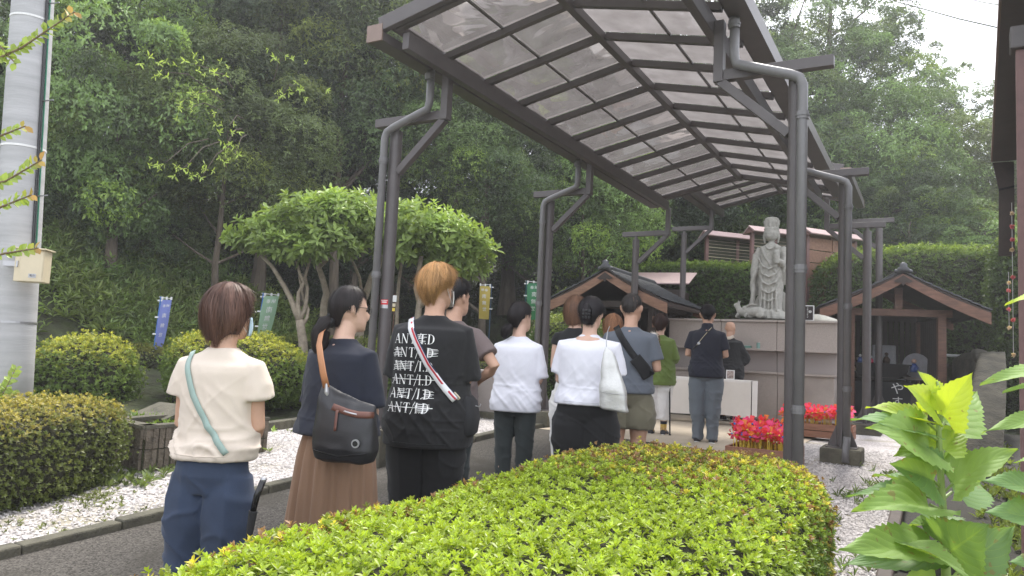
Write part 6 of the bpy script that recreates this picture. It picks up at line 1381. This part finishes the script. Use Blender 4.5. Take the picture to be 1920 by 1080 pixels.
        for k in range(ns):
            ci = k % NCL
            phi0 = cph[ci] + rs.normal(0, .07); s0 = rs.uniform(0, .45) ** 1.0; s1 = min(1.0 + rs.uniform(-.12, .03) + cen[ci], 1.09); lift0 = rs.uniform(0, mess) + max(0, clf[ci]); dphi = csw[ci] + rs.normal(0, .05); cl = ctn[ci] * rs.uniform(.75, 1.25); bm_ = len(V)
            bend = rs.normal(0, 1.0) * mess * (1.2 if rs.random() > .07 else 3.5); lift0 += (rs.random() < .05) * rs.uniform(0, .008)
            for m in range(K_):
                q = m / (K_ - 1); s = s0 + (s1 - s0) * q; phi = phi0 + dphi * q + .05 * math.sin(q * 5 + k); L2 = lift0 * (1 + q) + .001 + bend * q * q
                c = surf(phi, s, L2); c2 = surf(phi + .02, s, L2); tang = (c2 - c); tang = tang.normalized() if tang.length > 1e-6 else Vector((1, 0, 0)); w2 = wdt * (1 - .75 * q ** 2) * .5
                V.append(hc_ + Rz @ (c - tang * w2)); V.append(hc_ + Rz @ (c + tang * w2)); T += [cl * (1 + hair.get('tipl', .15) * q)] * 2
            F += [(bm_ + 2 * m, bm_ + 2 * m + 1, bm_ + 2 * m + 3, bm_ + 2 * m + 2) for m in range(K_ - 1)]
        if hair.get('tail'):
            tl = hair['tail']; pc = [hc_ + Rz @ Vector(q) * h for q in tl['pts']]; rr_ = tl['r']
            mb = MB(); mb.tube(pc, [r_ * h * .8 for r_ in rr_], 14); me = mb.mesh('ponytail'); a_ = me.attributes.new('tint', 'FLOAT_COLOR', 'POINT'); a_.data.foreach_set('color', np.full(len(me.vertices) * 4, .6, np.float32)); link('ponytail', me, hm_, t, smooth=True)
            for k in range(tl.get('n', 500)):
                a = rs.uniform(0, 6.28); cl = rs.uniform(.5, 1.4); bm_ = len(V); rq = rs.uniform(.6, 1.15); sp_ = rs.normal(0, .3)
                for m in range(K_):
                    q = m / (K_ - 1) * .999 * rs.uniform(.97, 1); i = int(q * (len(pc) - 1)); f = q * (len(pc) - 1) - i; c = pc[i].lerp(pc[i + 1], f); r_ = (rr_[i] * (1 - f) + rr_[i + 1] * f) * h * rq; d = (pc[i + 1] - pc[i]).normalized(); x_ = d.cross(Vector((0, 1, .2))).normalized(); y_ = d.cross(x_)
                    aa = a + sp_ * q; c = c + (x_ * math.cos(aa) + y_ * math.sin(aa)) * r_; tg = (x_ * -math.sin(aa) + y_ * math.cos(aa)); V.append(c - tg * wdt * .5); V.append(c + tg * wdt * .5); T += [cl] * 2
                F += [(bm_ + 2 * m, bm_ + 2 * m + 1, bm_ + 2 * m + 3, bm_ + 2 * m + 2) for m in range(K_ - 1)]
            if tl.get('tie'):
                mb = MB(); c = pc[0]; 
                for k in range(14): mb.ball(c + Vector(rs.normal(0, 1, 3)).normalized() * .014 * h, .011 * h, 8, 6)
                mb.obj('hair_tie', M['blackcloth'], t, smooth=True)
        so2 = link('hair_strands', np_mesh('hair_strands', np.array([tuple(v) for v in V]), np.array(F), np.array(T)[:, None] * np.ones((1, 3))), hm_, hob, smooth=True)
    if mask:
        mb = MB(); vs = []
        for j in range(7):
            for i in range(13):
                a = math.radians(-62 + 124 * i / 12); z = -.006 - .052 * j / 6; b_ = 1.09 + .10 * math.cos(a * 1.3) * math.sin(math.pi * j / 6); vs.append(hp(math.sin(a) * .047 * b_, .004 + math.cos(a) * .055 * b_, z))
        mb.add(vs, [(j * 13 + i, j * 13 + i + 1, (j + 1) * 13 + i + 1, (j + 1) * 13 + i) for j in range(6) for i in range(12)]); mm = mb.obj('face_mask', M['maskc'] if mask == 'blue' else M['white'], t, smooth=True); m_ = mm.modifiers.new('s', 'SOLIDIFY'); m_.thickness = .002
        for s in (-1, 1):
            mb = MB(); mb.tube([hp(s * .045, .030, -.012), hp(s * .0535, .002, .004), hp(s * .0545, -.014, .012), hp(s * .054, -.016, -.008), hp(s * .046, .024, -.048)], .0013, 6); mb.obj('mask_loop', M['white'], t)
    if glasses:
        for s in (-1, 1):
            mb = MB(); ring_ = [hp(s * .019 + .014 * math.cos(a), .062, .004 + .011 * math.sin(a)) for a in np.linspace(0, 6.283, 14)]; mb.tube(ring_, .0014, 6); mb.tube([hp(s * .034, .060, .008), hp(s * .0515, .035, .009), hp(s * .054, -.006, .010)], .0018, 6); mb.obj('spectacles', M['lens'], t)
    return t, sb, h
M['maskc'] = mat('pale_blue_mask', (.45, .60, .68), rough=.8)

def ribbon(t, sb, pts, wd, mt, name='strap', side=-1, off=.004, stripes=None, thick=.003, nW=2):
    """band lying on the back of a garment; pts (x, z) in person's frame"""
    P = [Vector((x, 0, z)) for x, z in pts]; out = []
    seg = []
    for i in range(len(P) - 1):
        n = max(2, int((P[i + 1] - P[i]).length / .015))
        for k in range(n): seg.append(P[i].lerp(P[i + 1], k / n))
    seg.append(P[-1]); vs = []; lasty = None
    for i, p_ in enumerate(seg):
        d = (seg[min(i + 1, len(seg) - 1)] - seg[max(0, i - 1)]).normalized(); nn_ = Vector((d.z, 0, -d.x)); ys = []
        for k in range(nW + 1):
            c = p_ + nn_ * wd * (k / nW - .5); hit = sb.ray_cast(Vector((c.x, side * 1.2, c.z)), Vector((0, -side, 0)))
            ys.append(hit[0].y if hit[0] is not None else None)
        good = [y for y in ys if y is not None]; base_ = min(good) if (good and side < 0) else (max(good) if good else (lasty if lasty is not None else 0)); lasty = base_
        for k in range(nW + 1):
            c = p_ + nn_ * wd * (k / nW - .5); vs.append((c.x, (ys[k] if ys[k] is not None else base_) * .5 + base_ * .5 + side * off, c.z))
    m = nW + 1; mb = MB(); mb.add(vs, [(i * m + k, i * m + k + 1, (i + 1) * m + k + 1, (i + 1) * m + k) for i in range(len(seg) - 1) for k in range(nW)])
    o = mb.obj(name, mt, t, smooth=True); q = o.modifiers.new('s', 'SOLIDIFY'); q.thickness = thick; q.offset = 1 if side > 0 else 0; return o

def strokes_print(t, sb, polys, mt, name='print', side=-1, off=.0025):
    """polys: list of quad strips [(x,z) left list, right list]"""
    V, F = [], []
    for (l, r) in polys:
        b0 = len(V)
        for a, b_ in zip(l, r):
            for c in (a, b_):
                hit = sb.ray_cast(Vector((c[0], side * 1.2, c[1])), Vector((0, -side, 0))); y = hit[0].y if hit[0] is not None else -.1
                V.append((c[0], y + side * off, c[1]))
        F += [(b0 + 2 * i, b0 + 2 * i + 1, b0 + 2 * i + 3, b0 + 2 * i + 2) for i in range(len(l) - 1)]
    mb = MB(); mb.add(V, F); return mb.obj(name, mt, t)
def strip(p, q, w0, w1=None, n=None):
    w1 = w0 if w1 is None else w1; p = np.array(p, float); q = np.array(q, float); d = q - p; L_ = np.linalg.norm(d) + 1e-9; nn_ = np.array([-d[1], d[0]]) / L_; n = n or max(2, int(L_ / .008)); l, r = [], []
    for i in range(n + 1): f = i / n; c = p + d * f; w_ = (w0 + (w1 - w0) * f) / 2; l.append(tuple(c + nn_ * w_)); r.append(tuple(c - nn_ * w_))
    return (l, r)
def letter(ch, x, z, s):
    """serif capitals on a cell of height s with its left bottom corner at (x, z)"""
    T_, t_ = .13 * s, .045 * s; P = []; g = lambda a, b: (x + a * s, z + b * s)
    ser = lambda a, b, w_=.2: P.append(strip(g(a - w_ / 2, b), g(a + w_ / 2, b), .035 * s))
    if ch == 'A': P += [strip(g(.08, .02), g(.36, 1), t_), strip(g(.66, .02), g(.37, 1.0), T_), strip(g(.18, .34), g(.55, .34), t_)]; ser(.08, .02); ser(.66, .02, .24)
    if ch == 'N': P += [strip(g(.12, .02), g(.12, .96), t_), strip(g(.70, .02), g(.70, .98), t_), strip(g(.12, .97), g(.68, .03), T_)]; ser(.12, .02); ser(.70, .98); ser(.1, .97, .18)
    if ch == 'T': P += [strip(g(.35, .02), g(.35, .96), T_), strip(g(.03, .96), g(.67, .96), t_), strip(g(.045, .97), g(.045, .78), t_), strip(g(.655, .97), g(.655, .78), t_)]; ser(.35, .02, .26)
    if ch == 'I': P += [strip(g(.15, .02), g(.15, .98), T_)]; ser(.15, .02, .26); ser(.15, .98, .26)
    if ch == '/': P += [strip(g(.0, -.12), g(.36, 1.1), t_ * 1.2)]
    if ch == '.': P += [strip(g(.05, .05), g(.15, .05), .1 * s)]
    if ch == 'D':
        P += [strip(g(.14, .02), g(.14, .98), T_)]; ser(.1, .02, .2); ser(.1, .98, .2); l, r = [], []
        for i in range(21):
            a = -math.pi / 2 + math.pi * i / 20; w_ = (.02 + .075 * math.cos(a)) ; l.append(g(.26 + .44 * math.cos(a), .5 + .48 * math.sin(a))); r.append(g(.26 + (.44 - w_ * 1.6) * math.cos(a) , .5 + (.48 - .035) * math.sin(a)))
        P += [(l, r), strip(g(.14, .98), g(.26, .98), .035 * s), strip(g(.14, .02), g(.26, .02), .035 * s)]
    return P

F_cream = fabric('cream_cotton', (.66, .57, .48)); F_navy = fabric('navy_knit', (.010, .013, .026)); F_black = fabric('black_cotton', (.009, .009, .010)); F_taupe = fabric('taupe_cotton', (.15, .115, .11))
F_white = fabric('white_cotton', (.76, .76, .82)); F_grey = fabric('slate_grey_cotton', (.115, .13, .155)); F_green = fabric('olive_green_linen', (.14, .20, .045)); F_khaki = fabric('khaki_cotton', (.17, .155, .105))
F_denim = fabric('navy_denim', (.030, .046, .085), bump=.3, var=.18); F_skirt = fabric('brown_skirt_cloth', (.26, .155, .095)); F_gtr = fabric('grey_trouser_cloth', (.135, .155, .175)); F_dk = fabric('charcoal_trouser_cloth', (.035, .043, .043))
F_wp = fabric('white_trouser_cloth', (.74, .72, .70)); F_jean = fabric('light_denim', (.13, .22, .36)); F_robe = fabric('black_robe_cloth', (.012, .012, .013)); F_polo = fabric('dark_navy_pique', (.016, .018, .03))
NV = .0078
# 1
t1, b1, h1 = person('nearest woman, brown bob, cream T-shirt, wide navy trousers', 371, 3.25, 1.575, face=-8, yaw=-24, build=.97,
    top=dict(hem=.540, loose=1.20, sleeve=.52, sw=2.3, cuff=1.0, mat=F_cream, name='t_shirt', shoulder=1.12, fold=1.7), bottom=dict(kind='wide', hem=.05, w=1.48, mat=F_denim, fold=1.1),
    hair=dict(mat=hairmat('red_brown_hair', (.105, .055, .040)), len=-.060, back=-.080, th=.020, taper=.20, n=3200, mess=.005, wd=.0030, frz=.42, puff=.03), skin='skin', voxel=NV, seed=2, mask='blue', glasses=True)
ribbon(t1, b1, [(-.135, 1.30), (-.05, 1.12), (.03, 1.0), (.12, .89)], .026, fabric('mint_strap', (.30, .40, .36)), 'shoulder_strap', off=.007)
mb = MB(); pk = []
ub = thing('folded_umbrella', 'black folded umbrella held by the woman in the cream T-shirt', 'umbrella', at(478, 915, 3.05)); MB().tube([(0, 0, -.09), (.01, 0, -.03), (.03, -.0, .03)], [.012, .013, .013], 12).obj('handle', M['black'], ub, smooth=True); MB().tube([(-.02, 0, -.30), (0, 0, -.09)], [.008, .018], 10).obj('folded_cloth', M['blackcloth'], ub); MB().ball((.032, 0, .035), .0135, 10, 6).obj('handle_tip', M['metal'], ub)
# 2
t2, b2, h2 = person('woman with a low black ponytail in a navy top and long brown skirt', 611, 3.9, 1.61, face=-30, yaw=-28, build=1.12,
    top=dict(hem=.535, loose=1.22, flare=1.08, sleeve=1.0, sw=1.95, cuff=1.0, mat=F_navy, name='blouse', shoulder=1.08), bottom=dict(kind='skirt', hem=.06, mat=F_skirt),
    hair=dict(mat=hairmat('black_hair', (.022, .017, .017)), len=-.008, back=-.060, th=.009, taper=.42, n=2600, mess=.0025, wd=.0026, frz=.50, sway=.05, tail=dict(pts=[(0, -.064, -.036), (-.0, -.088, -.050), (-.004, -.094, -.09), (-.006, -.088, -.13), (-.006, -.082, -.155)], r=[.016, .024, .027, .024, .012], n=800, tie=True)), skin='skin_l', voxel=NV, seed=5, glasses=True)
# 3
t3, b3, h3 = person('person with fluffy orange hair in a black T-shirt with white crossed out lettering', 787, 4.4, 1.77, face=-8, yaw=-22, build=1.05,
    top=dict(hem=.415, loose=1.36, flare=1.04, sleeve=.98, sw=2.35, cuff=1.02, mat=F_black, name='t_shirt', shoulder=1.22), bottom=dict(kind='wide', hem=.05, w=1.55, mat=F_black),
    hair=dict(mat=hairmat('orange_hair', (.60, .33, .13)), tipl=-.4, tuck=.2, len=-.006, back=-.055, th=.013, taper=.34, n=4200, mess=.009, wd=.0034, frz=.42, sway=.30, puff=.03), skin='skin', voxel=NV, seed=8, mask='white')
rs_ = np.random.default_rng(4); rows = []; s_ = .056
for i in range(6):
    z = 1.315 - .077 * i; x = -.20
    for ch, adv in (('A', .84), ('N', .96), ('T', .80), ('/', .42), ('I', .40), ('.', .30), ('D', .8)):
        rows += letter(ch, x, z, s_); x += adv * s_
    scr = {0: [(.55, .72)], 1: [(.0, .2), (.82, 1.0)], 2: [(.05, .45)], 3: [], 4: [(.2, .38), (.78, .98)], 5: [(.66, .92)]}[i]
    if i in (3, 5): rows.append(strip((-.205, z + .03), (-.20 + .27, z + .031 + rs_.uniform(-.004, .004)), .004))
    for a, b in scr:
        for k in range(5): 
            zz = z + .008 + .042 * k / 4; rows.append(strip((-.2 + .27 * a + rs_.uniform(-.012, .01), zz), (-.2 + .27 * b + rs_.uniform(-.01, .012), zz + rs_.uniform(-.006, .006)), .0042, .002))
strokes_print(t3, b3, rows, fabric('white_print', (.80, .80, .78)), 'back_print', off=.004)
sp3 = [(-.135, 1.465), (-.06, 1.33), (.02, 1.20), (.10, 1.10), (.185, 1.01)]
ribbon(t3, b3, sp3, .036, fabric('white_webbing', (.72, .72, .73)), 'shoulder_strap', off=.009)
ribbon(t3, b3, [(x + .004, z + .004) for x, z in sp3], .010, fabric('red_stripe', (.5, .03, .05)), 'strap_stripe', off=.0135, thick=.001)
ribbon(t3, b3, [(x + .014, z + .010) for x, z in sp3], .006, fabric('navy_stripe', (.02, .03, .09)), 'strap_stripe', off=.0135, thick=.001)
MB().box((.172, -.125, 1.02), (.05, .02, .055), Matrix.Rotation(.8, 3, 'Y')).obj('buckle', M['cream'], t3, bev=.004)
bg3 = thing('crossbody_bag', 'black bag at the right hip of the person in the lettered black T-shirt', 'bag', (t3.location.x, t3.location.y, t3.location.z), t3.rotation_euler.z); mb = MB(); mb.rings([(.235, .0, .80, .03, .08), (.245, .0, .82, .04, .11), (.25, 0, .90, .045, .12), (.24, 0, 1.0, .035, .10), (.235, 0, 1.03, .01, .08)], 18, pw=3.5); mb.obj('bag_body', M['blackcloth'], bg3, smooth=True); MB().tube([(.29, -.08, .98), (.297, 0, .97), (.29, .08, .98)], .003, 6).obj('zip', M['metal'], bg3)
# 4
person('man with short black hair in a taupe T-shirt, right hand on his hip', 829, 5.2, 1.72, face=-14, yaw=-28, arms='hip', top=dict(hem=.50, loose=1.2, sleeve=.66, sw=1.75, mat=F_taupe, name='t_shirt', shoulder=1.06), bottom=dict(kind='pants', hem=.04, w=1.15, mat=F_dk),
    hair=dict(mat=hairmat('black_short_hair', (.018, .015, .016)), len=.0, tuck=.18, back=-.050, th=.014, taper=.45, n=2200, mess=.007, wd=.003, frz=.40, sway=.2), voxel=NV, seed=11)
# 5
person('slim woman with a low ponytail in a long white T-shirt and dark trousers', 958, 5.85, 1.59, face=-14, yaw=-30, build=.92, top=dict(hem=.475, loose=1.36, flare=1.0, sleeve=.92, sw=2.1, cuff=1.1, mat=F_white, name='t_shirt', shoulder=1.08), bottom=dict(kind='pants', hem=.05, w=1.12, mat=F_dk),
    hair=dict(mat=hairmat('black_hair_b', (.020, .015, .016)), len=-.01, back=-.055, th=.010, taper=.4, n=1800, mess=.003, wd=.003, frz=.48, sway=.05, tail=dict(pts=[(0, -.064, -.045), (-.012, -.085, -.060), (-.02, -.088, -.085), (-.024, -.08, -.105)], r=[.016, .024, .022, .01], n=400)), skin='skin_l', seed=14)
# 7
t7, b7, h7 = person('large woman, pinned up black hair, white T-shirt, wide black trousers', 1092, 5.6, 1.645, face=-16, yaw=-6, build=1.33, top=dict(hem=.525, loose=1.13, sleeve=.80, sw=1.75, mat=F_white, name='t_shirt', shoulder=1.04, fold=1.1), bottom=dict(kind='wide', hem=.03, w=1.55, mat=F_black),
    hair=dict(mat=hairmat('black_hair_c', (.016, .013, .015)), len=-.006, back=-.052, th=.016, taper=.4, n=1800, mess=.004, wd=.003, frz=.46, sway=.3, tail=dict(pts=[(0, -.058, -.035), (0, -.078, -.008), (0, -.076, .02), (0, -.062, .04)], r=[.02, .024, .022, .012], n=400)), skin='skin_l', seed=17)
mb = MB(); [mb.ball((x_, -.175, 1.53 + z_), .009) for x_ in (-.022, 0, .022) for z_ in (-.03, -.005, .02)]; mb.obj('hair_clip', M['black'], t7, smooth=True)
# 6
person('person with brown bob and black top half hidden behind large woman in white', 1066, 6.7, 1.67, face=-16, yaw=-20, build=.95, arms='front', top=dict(hem=.55, loose=1.05, sleeve=.25, sw=1.4, mat=F_black, name='top'), bottom=dict(kind='wide', hem=.05, w=1.5, mat=F_wp),
    hair=dict(mat=hairmat('brown_hair', (.17, .088, .052)), len=-.075, back=-.085, th=.017, taper=.15, n=1600, mess=.005, wd=.003, frz=.42), skin='skin_l', seed=20)
# 8
person('copper haired woman in jeans, mostly hidden left of the man in khaki shorts', 1139, 7.4, 1.52, face=-16, yaw=-5, build=.95, top=dict(hem=.52, loose=1.15, sleeve=.8, sw=1.7, mat=F_black, name='top'), bottom=dict(kind='pants', hem=.04, w=1.1, mat=F_jean),
    hair=dict(mat=hairmat('copper_hair', (.34, .165, .085)), len=-.07, back=-.08, th=.018, taper=.2, n=1400, mess=.004, wd=.003, frz=.42), skin='skin_l', seed=23)
# 9
t9, b9, h9 = person('man with cropped hair, slate grey T-shirt and khaki shorts', 1172, 6.35, 1.715, face=-16, yaw=-10, build=1.12, arms='chest', top=dict(hem=.515, loose=1.12, sleeve=.72, sw=1.65, mat=F_grey, name='t_shirt', shoulder=1.06), bottom=dict(kind='shorts', hem=.345, w=1.45, mat=F_khaki, name='shorts', flare=.1),
    hair=dict(mat=hairmat('cropped_hair', (.045, .038, .035)), len=.005, back=-.025, th=.0035, taper=.5, n=1500, mess=.002, wd=.003, frz=.44, sway=.1), skin='skin', seed=26)
# 10
t10, b10, h10 = person('woman with short dark hair, olive green blouse and white cropped trousers', 1232, 9.9, 1.57, face=-20, yaw=-4, build=1.0, arms='chest', top=dict(hem=.42, loose=1.30, flare=1.12, sleeve=1.05, sw=1.9, mat=F_green, name='blouse', shoulder=1.05), bottom=dict(kind='pants', hem=.13, w=1.45, mat=F_wp),
    hair=dict(mat=hairmat('dark_brown_hair', (.045, .022, .018)), len=-.035, tuck=.2, back=-.062, th=.017, taper=.4, n=1400, mess=.006, wd=.004, frz=.42, puff=.05), skin='skin_l', seed=29)
for s in (-1, 1):
    for k, (za, zb, mm) in enumerate(((.10, .125, F_navy), (.072, .10, mat('mustard_sock' + str(s), (.5, .33, .08))), (.03, .072, mat('striped_sock' + str(s), (.45, .28, .10), var=.6, scale=40)))):
        MB().tube([(s * .052 * h10, -.007 * h10, za * h10), (s * .052 * h10, -.008 * h10, zb * h10)], .0262 * h10 + .001 * (2 - k), 14).obj('sock', mm, t10)
# 11
t11, b11, h11 = person('man with short black hair in a dark navy polo shirt and grey trousers', 1321, 9.3, 1.70, face=-20, yaw=-2, build=1.12, arms='chest', top=dict(hem=.475, loose=1.12, sleeve=.72, sw=1.6, mat=F_polo, name='polo_shirt', collar=True, shoulder=1.06), bottom=dict(kind='pants', hem=.03, w=1.28, mat=F_gtr),
    hair=dict(mat=hairmat('black_cropped_hair', (.016, .014, .015)), len=.0, tuck=.12, back=-.038, th=.009, taper=.45, n=1500, mess=.004, wd=.003, frz=.42), skin='skin', seed=32)
# 12
t12, b12, h12 = person('shaven headed priest in a black robe standing at the altar', 0, 0, 1.665, face=-34, yaw=-10, build=1.08, arms='pray', pos=(*K(1.66, 7.12)[:2], gA + .024), top=dict(hem=.10, loose=1.35, flare=1.15, sleeve=1.6, sw=2.6, cuff=1.5, mat=F_robe, name='robe', shoulder=1.05, fold=1.4), bottom=dict(kind='pants', hem=.06, w=1.3, mat=F_wp), hair=None, skin='skin', seed=35)
ribbon(t12, b12, [(-.085, 1.42), (-.03, 1.385), (.03, 1.385), (.085, 1.42)], .05, F_cream, 'pale_collar', off=.006)

for (t_, b_, z_, w_, m_) in ((t1, b1, .878, .115, F_cream), (t3, b3, .765, .15, F_black), (t7, b7, .892, .14, F_white)):
    ribbon(t_, b_, [(-w_, z_), (0, z_ - .004), (w_, z_)], .004, m_, 'hem_stitching', off=.0015, thick=.002)
# bags and other carried things
def at_person(t, x, y, z): return t.matrix_world @ Vector((x, y, z)) if False else Matrix.Translation(t.location) @ Matrix.Rotation(t.rotation_euler.z, 4, 'Z') @ Vector((x, y, z))
# black shoulder bag of the woman in navy
c2 = at(650, 792, 3.62); B2 = thing('shoulder_bag', 'slouchy black shoulder bag with brown zip trim hanging behind the woman in navy', 'bag', c2, math.radians(-14))
S = MB(); S.rings([(.0, 0, -.185, .10, .03), (0, 0, -.175, .145, .055), (0, 0, -.12, .160, .078), (.0, 0, -.03, .152, .070), (0, 0, .05, .146, .05), (.0, .01, .095, .142, .028), (.0, .01, .11, .139, .012)], 36, pw=3.2)
S.v = [(x, y, z + (z + .185) / .3 * (-.16 * x + .9 * max(0, -x - .07))) for x, y, z in S.v]
link('bag_body', remesh(S, .007, lambda V, N: .006 * vnoise(V * np.array([9, 9, 5]) + 4) + .003 * vnoise(V * 22), 2), mat('black_nylon', (.018, .018, .021), rough=.45, bump=.15, bscale=300), B2)
lt = mat('brown_leather', (.13, .05, .035), rough=.5); tan = mat('tan_leather', (.42, .19, .085), rough=.5)
bv = BVHTree.FromPolygons([v.co for v in B2.children[0].data.vertices], [p_.vertices for p_ in B2.children[0].data.polygons])
ribbon(B2, bv, [(-.055, .075), (.02, .055), (.08, .045), (.145, .045)], .030, lt, 'zip_trim', off=.003); ribbon(B2, bv, [(-.035, .07), (.02, .055), (.08, .045), (.13, .045)], .007, M['metal'], 'zip', off=.0065, thick=.001)
ribbon(B2, bv, [(-.025, .06), (-.02, .0), (-.018, -.035)], .013, lt, 'zip_pull', off=.008); ribbon(B2, bv, [(-.14, -.13), (0, -.15), (.14, -.13)], .004, M['black'], 'seam', off=.003)
em = MB(); em.tube([(.092, -.088, -.085), (.092, -.080, -.085)], .020, 18, ref=(0, 0, 1)); em.obj('emblem', M['metal'], B2); em = MB(); em.tube([(.092, -.091, -.085), (.092, -.086, -.085)], .013, 18, ref=(0, 0, 1)); em.obj('emblem_centre', M['black'], B2)
st2 = [at(x, y, d) - c2 for x, y, d in ((612, 727, 3.63), (606, 700, 3.62), (601, 670, 3.66), (598, 645, 3.72), (602, 625, 3.80), (612, 612, 3.88))]
Rm = Matrix.Rotation(math.radians(14), 3, 'Z'); st2 = [Rm @ Vector([float(a) for a in q]) for q in st2]
mb = MB(); mb.tube(st2, [.018] * 6, 8, ry=[.003] * 6, ref=(0, 1, 0)); mb.obj('strap', tan, B2, smooth=True); mb = MB(); q = st2[0]; mb.tube([q + Vector((0, 0, .02)), q + Vector((.003, 0, -.02)), q + Vector((.01, .0, -.05))], [.008, .012, .006], 8); mb.obj('strap_clip', M['metal'], B2)
# silver tote
c7 = at(1150, 712, 5.28); B7 = thing('tote_bag', 'crinkled silver tote bag hanging from the shoulder of the large woman in white', 'bag', c7, math.radians(-12))
S = MB(); S.rings([(.015, 0, -.215, .075, .035), (.012, 0, -.205, .098, .055), (.0, 0, -.08, .096, .065), (-.02, 0, .06, .068, .048), (-.042, .0, .18, .035, .022), (-.052, 0, .225, .012, .010)], 28, pw=3.5)
S.v = [(x + (.0 if z > 0 else 0), y, z + (-.12 * x if z < -.1 else 0)) for x, y, z in S.v]
link('bag_body', remesh(S, .009, lambda V, N: .006 * np.abs(vnoise(V * np.array([14, 14, 6]) + 9)) + .005 * vnoise(V * np.array([8, 8, 18])), 1), mat('silver_fabric', (.62, .62, .60), rough=.38, metal=.35, bump=.2, bscale=60), B7)
R12 = Matrix.Rotation(math.radians(12), 3, 'Z')
mb = MB(); mb.tube([R12 @ Vector([float(a) for a in at(x, y, d) - c7]) for x, y, d in ((1137, 662, 5.29), (1137, 640, 5.30), (1139, 622, 5.36), (1143, 612, 5.46))], .0035, 8); mb.obj('strap', M['metal'], B7); bvh7 = BVHTree.FromPolygons([v.co for v in B7.children[0].data.vertices], [p_.vertices for p_ in B7.children[0].data.polygons]); ribbon(B7, bvh7, [(-.095, -.085), (.0, -.095), (.092, -.10)], .003, M['metal'], 'seam', off=.002, thick=.001)
# sling bag of man 9
sl9 = [(-.125, 1.44), (-.05, 1.33), (.03, 1.22), (.11, 1.13), (.19, 1.04)]
ribbon(t9, b9, sl9, .055, F_black, 'sling_strap', off=.006, thick=.004)
ribbon(t9, b9, [(.06, 1.18), (.12, 1.11), (.175, 1.03)], .10, F_black, 'sling_pouch', off=.012, thick=.02, nW=6)
ribbon(t11, b11, [(.06, 1.43), (.0, 1.35), (-.06, 1.27), (-.11, 1.20), (-.16, 1.15)], .022, fabric('black_webbing', (.02, .02, .02)), 'shoulder_strap', off=.005); ribbon(t11, b11, [(.06, 1.43), (.0, 1.35), (-.06, 1.27), (-.11, 1.20)], .006, M['cream'], 'strap_edge', off=.008, thick=.001)
MB().box((-.085, -.135, 1.225), (.03, .008, .03), Matrix.Rotation(-.8, 3, 'Y')).obj('buckle', M['metal'], t11)
# pet held by the woman in green
pc = at(1226, 640, 9.55); pet_ = thing('small_dog', 'white fluffy dog with a brown ear held by the woman in green', 'dog', pc)
S = MB(); S.ball((0, 0, .05), (.06, .06, .065), 12, 8); S.tube([(0, 0, .0), (.01, .05, -.08), (.02, .1, -.2)], [.055, .08, .07], 12); S.ball((-.03, .03, .04), (.03, .03, .03), 8, 6); S.ball((.05, .0, .02), (.018, .03, .045), 8, 6)
me = remesh(S, .010, None, 1); link('body', me, mat('white_fur', (.75, .70, .64)), pet_)
Vv = np.array([v.co[:] for v in me.vertices]); Nn = np.array([v.normal[:] for v in me.vertices]); sel = rng.choice(len(Vv), 1400); br = (Vv[sel, 0:1] > .035) & (Vv[sel, 2:3] > -.05)
V, F, tt = leafgeo(Vv[sel], Nn[sel] + np.array([0, 0, -.9]) + rng.normal(0, .3, (1400, 3)), Nn[sel], rng.uniform(.02, .035, 1400), .2, LT2, np.where(br, np.array([.25, .12, .07]), np.array([.8, .76, .7]))); fo = link('fur', np_mesh('fur', V, F, tt), mat('fur', (1, 1, 1), tint=True, rough=.9), pet_); fo['kind'] = 'stuff'
cn = thing('walking_stick', 'black walking stick beside the foot of the woman in green', 'walking stick', gp(1256, 9.75)); MB().tube([(0, 0, 0), (-.02, .02, .75)], .010, 8).obj('shaft', M['black'], cn); MB().tube([(-.02, .02, .75), (-.02, .04, .79), (-.02, .1, .79)], .013, 8).obj('handle', M['wood_d'], cn); MB().tube([(0, 0, 0), (0, 0, .04)], .016, 8).obj('ferrule', M['black'], cn)

# ------------------------------------------------------------------ haze, added air volume that also stands in for lens glare
hz = bpy.data.materials.new('glare_haze'); hz.use_nodes = True; hz.node_tree.nodes.remove(hz.node_tree.nodes['Principled BSDF'])
pvn = hz.node_tree.nodes.new('ShaderNodeVolumePrincipled'); pvn.inputs['Density'].default_value = .0026; pvn.inputs['Color'].default_value = (.97, .98, 1, 1); pvn.inputs['Anisotropy'].default_value = .3
hz.node_tree.links.new(pvn.outputs[0], hz.node_tree.nodes['Material Output'].inputs['Volume'])
ho = MB().box((0, 45, 9.8), (142, 132, 24.4)).obj('haze', hz); tago(ho, 'thin pale haze added to veil the scene like lens glare', 'haze', kind='stuff')
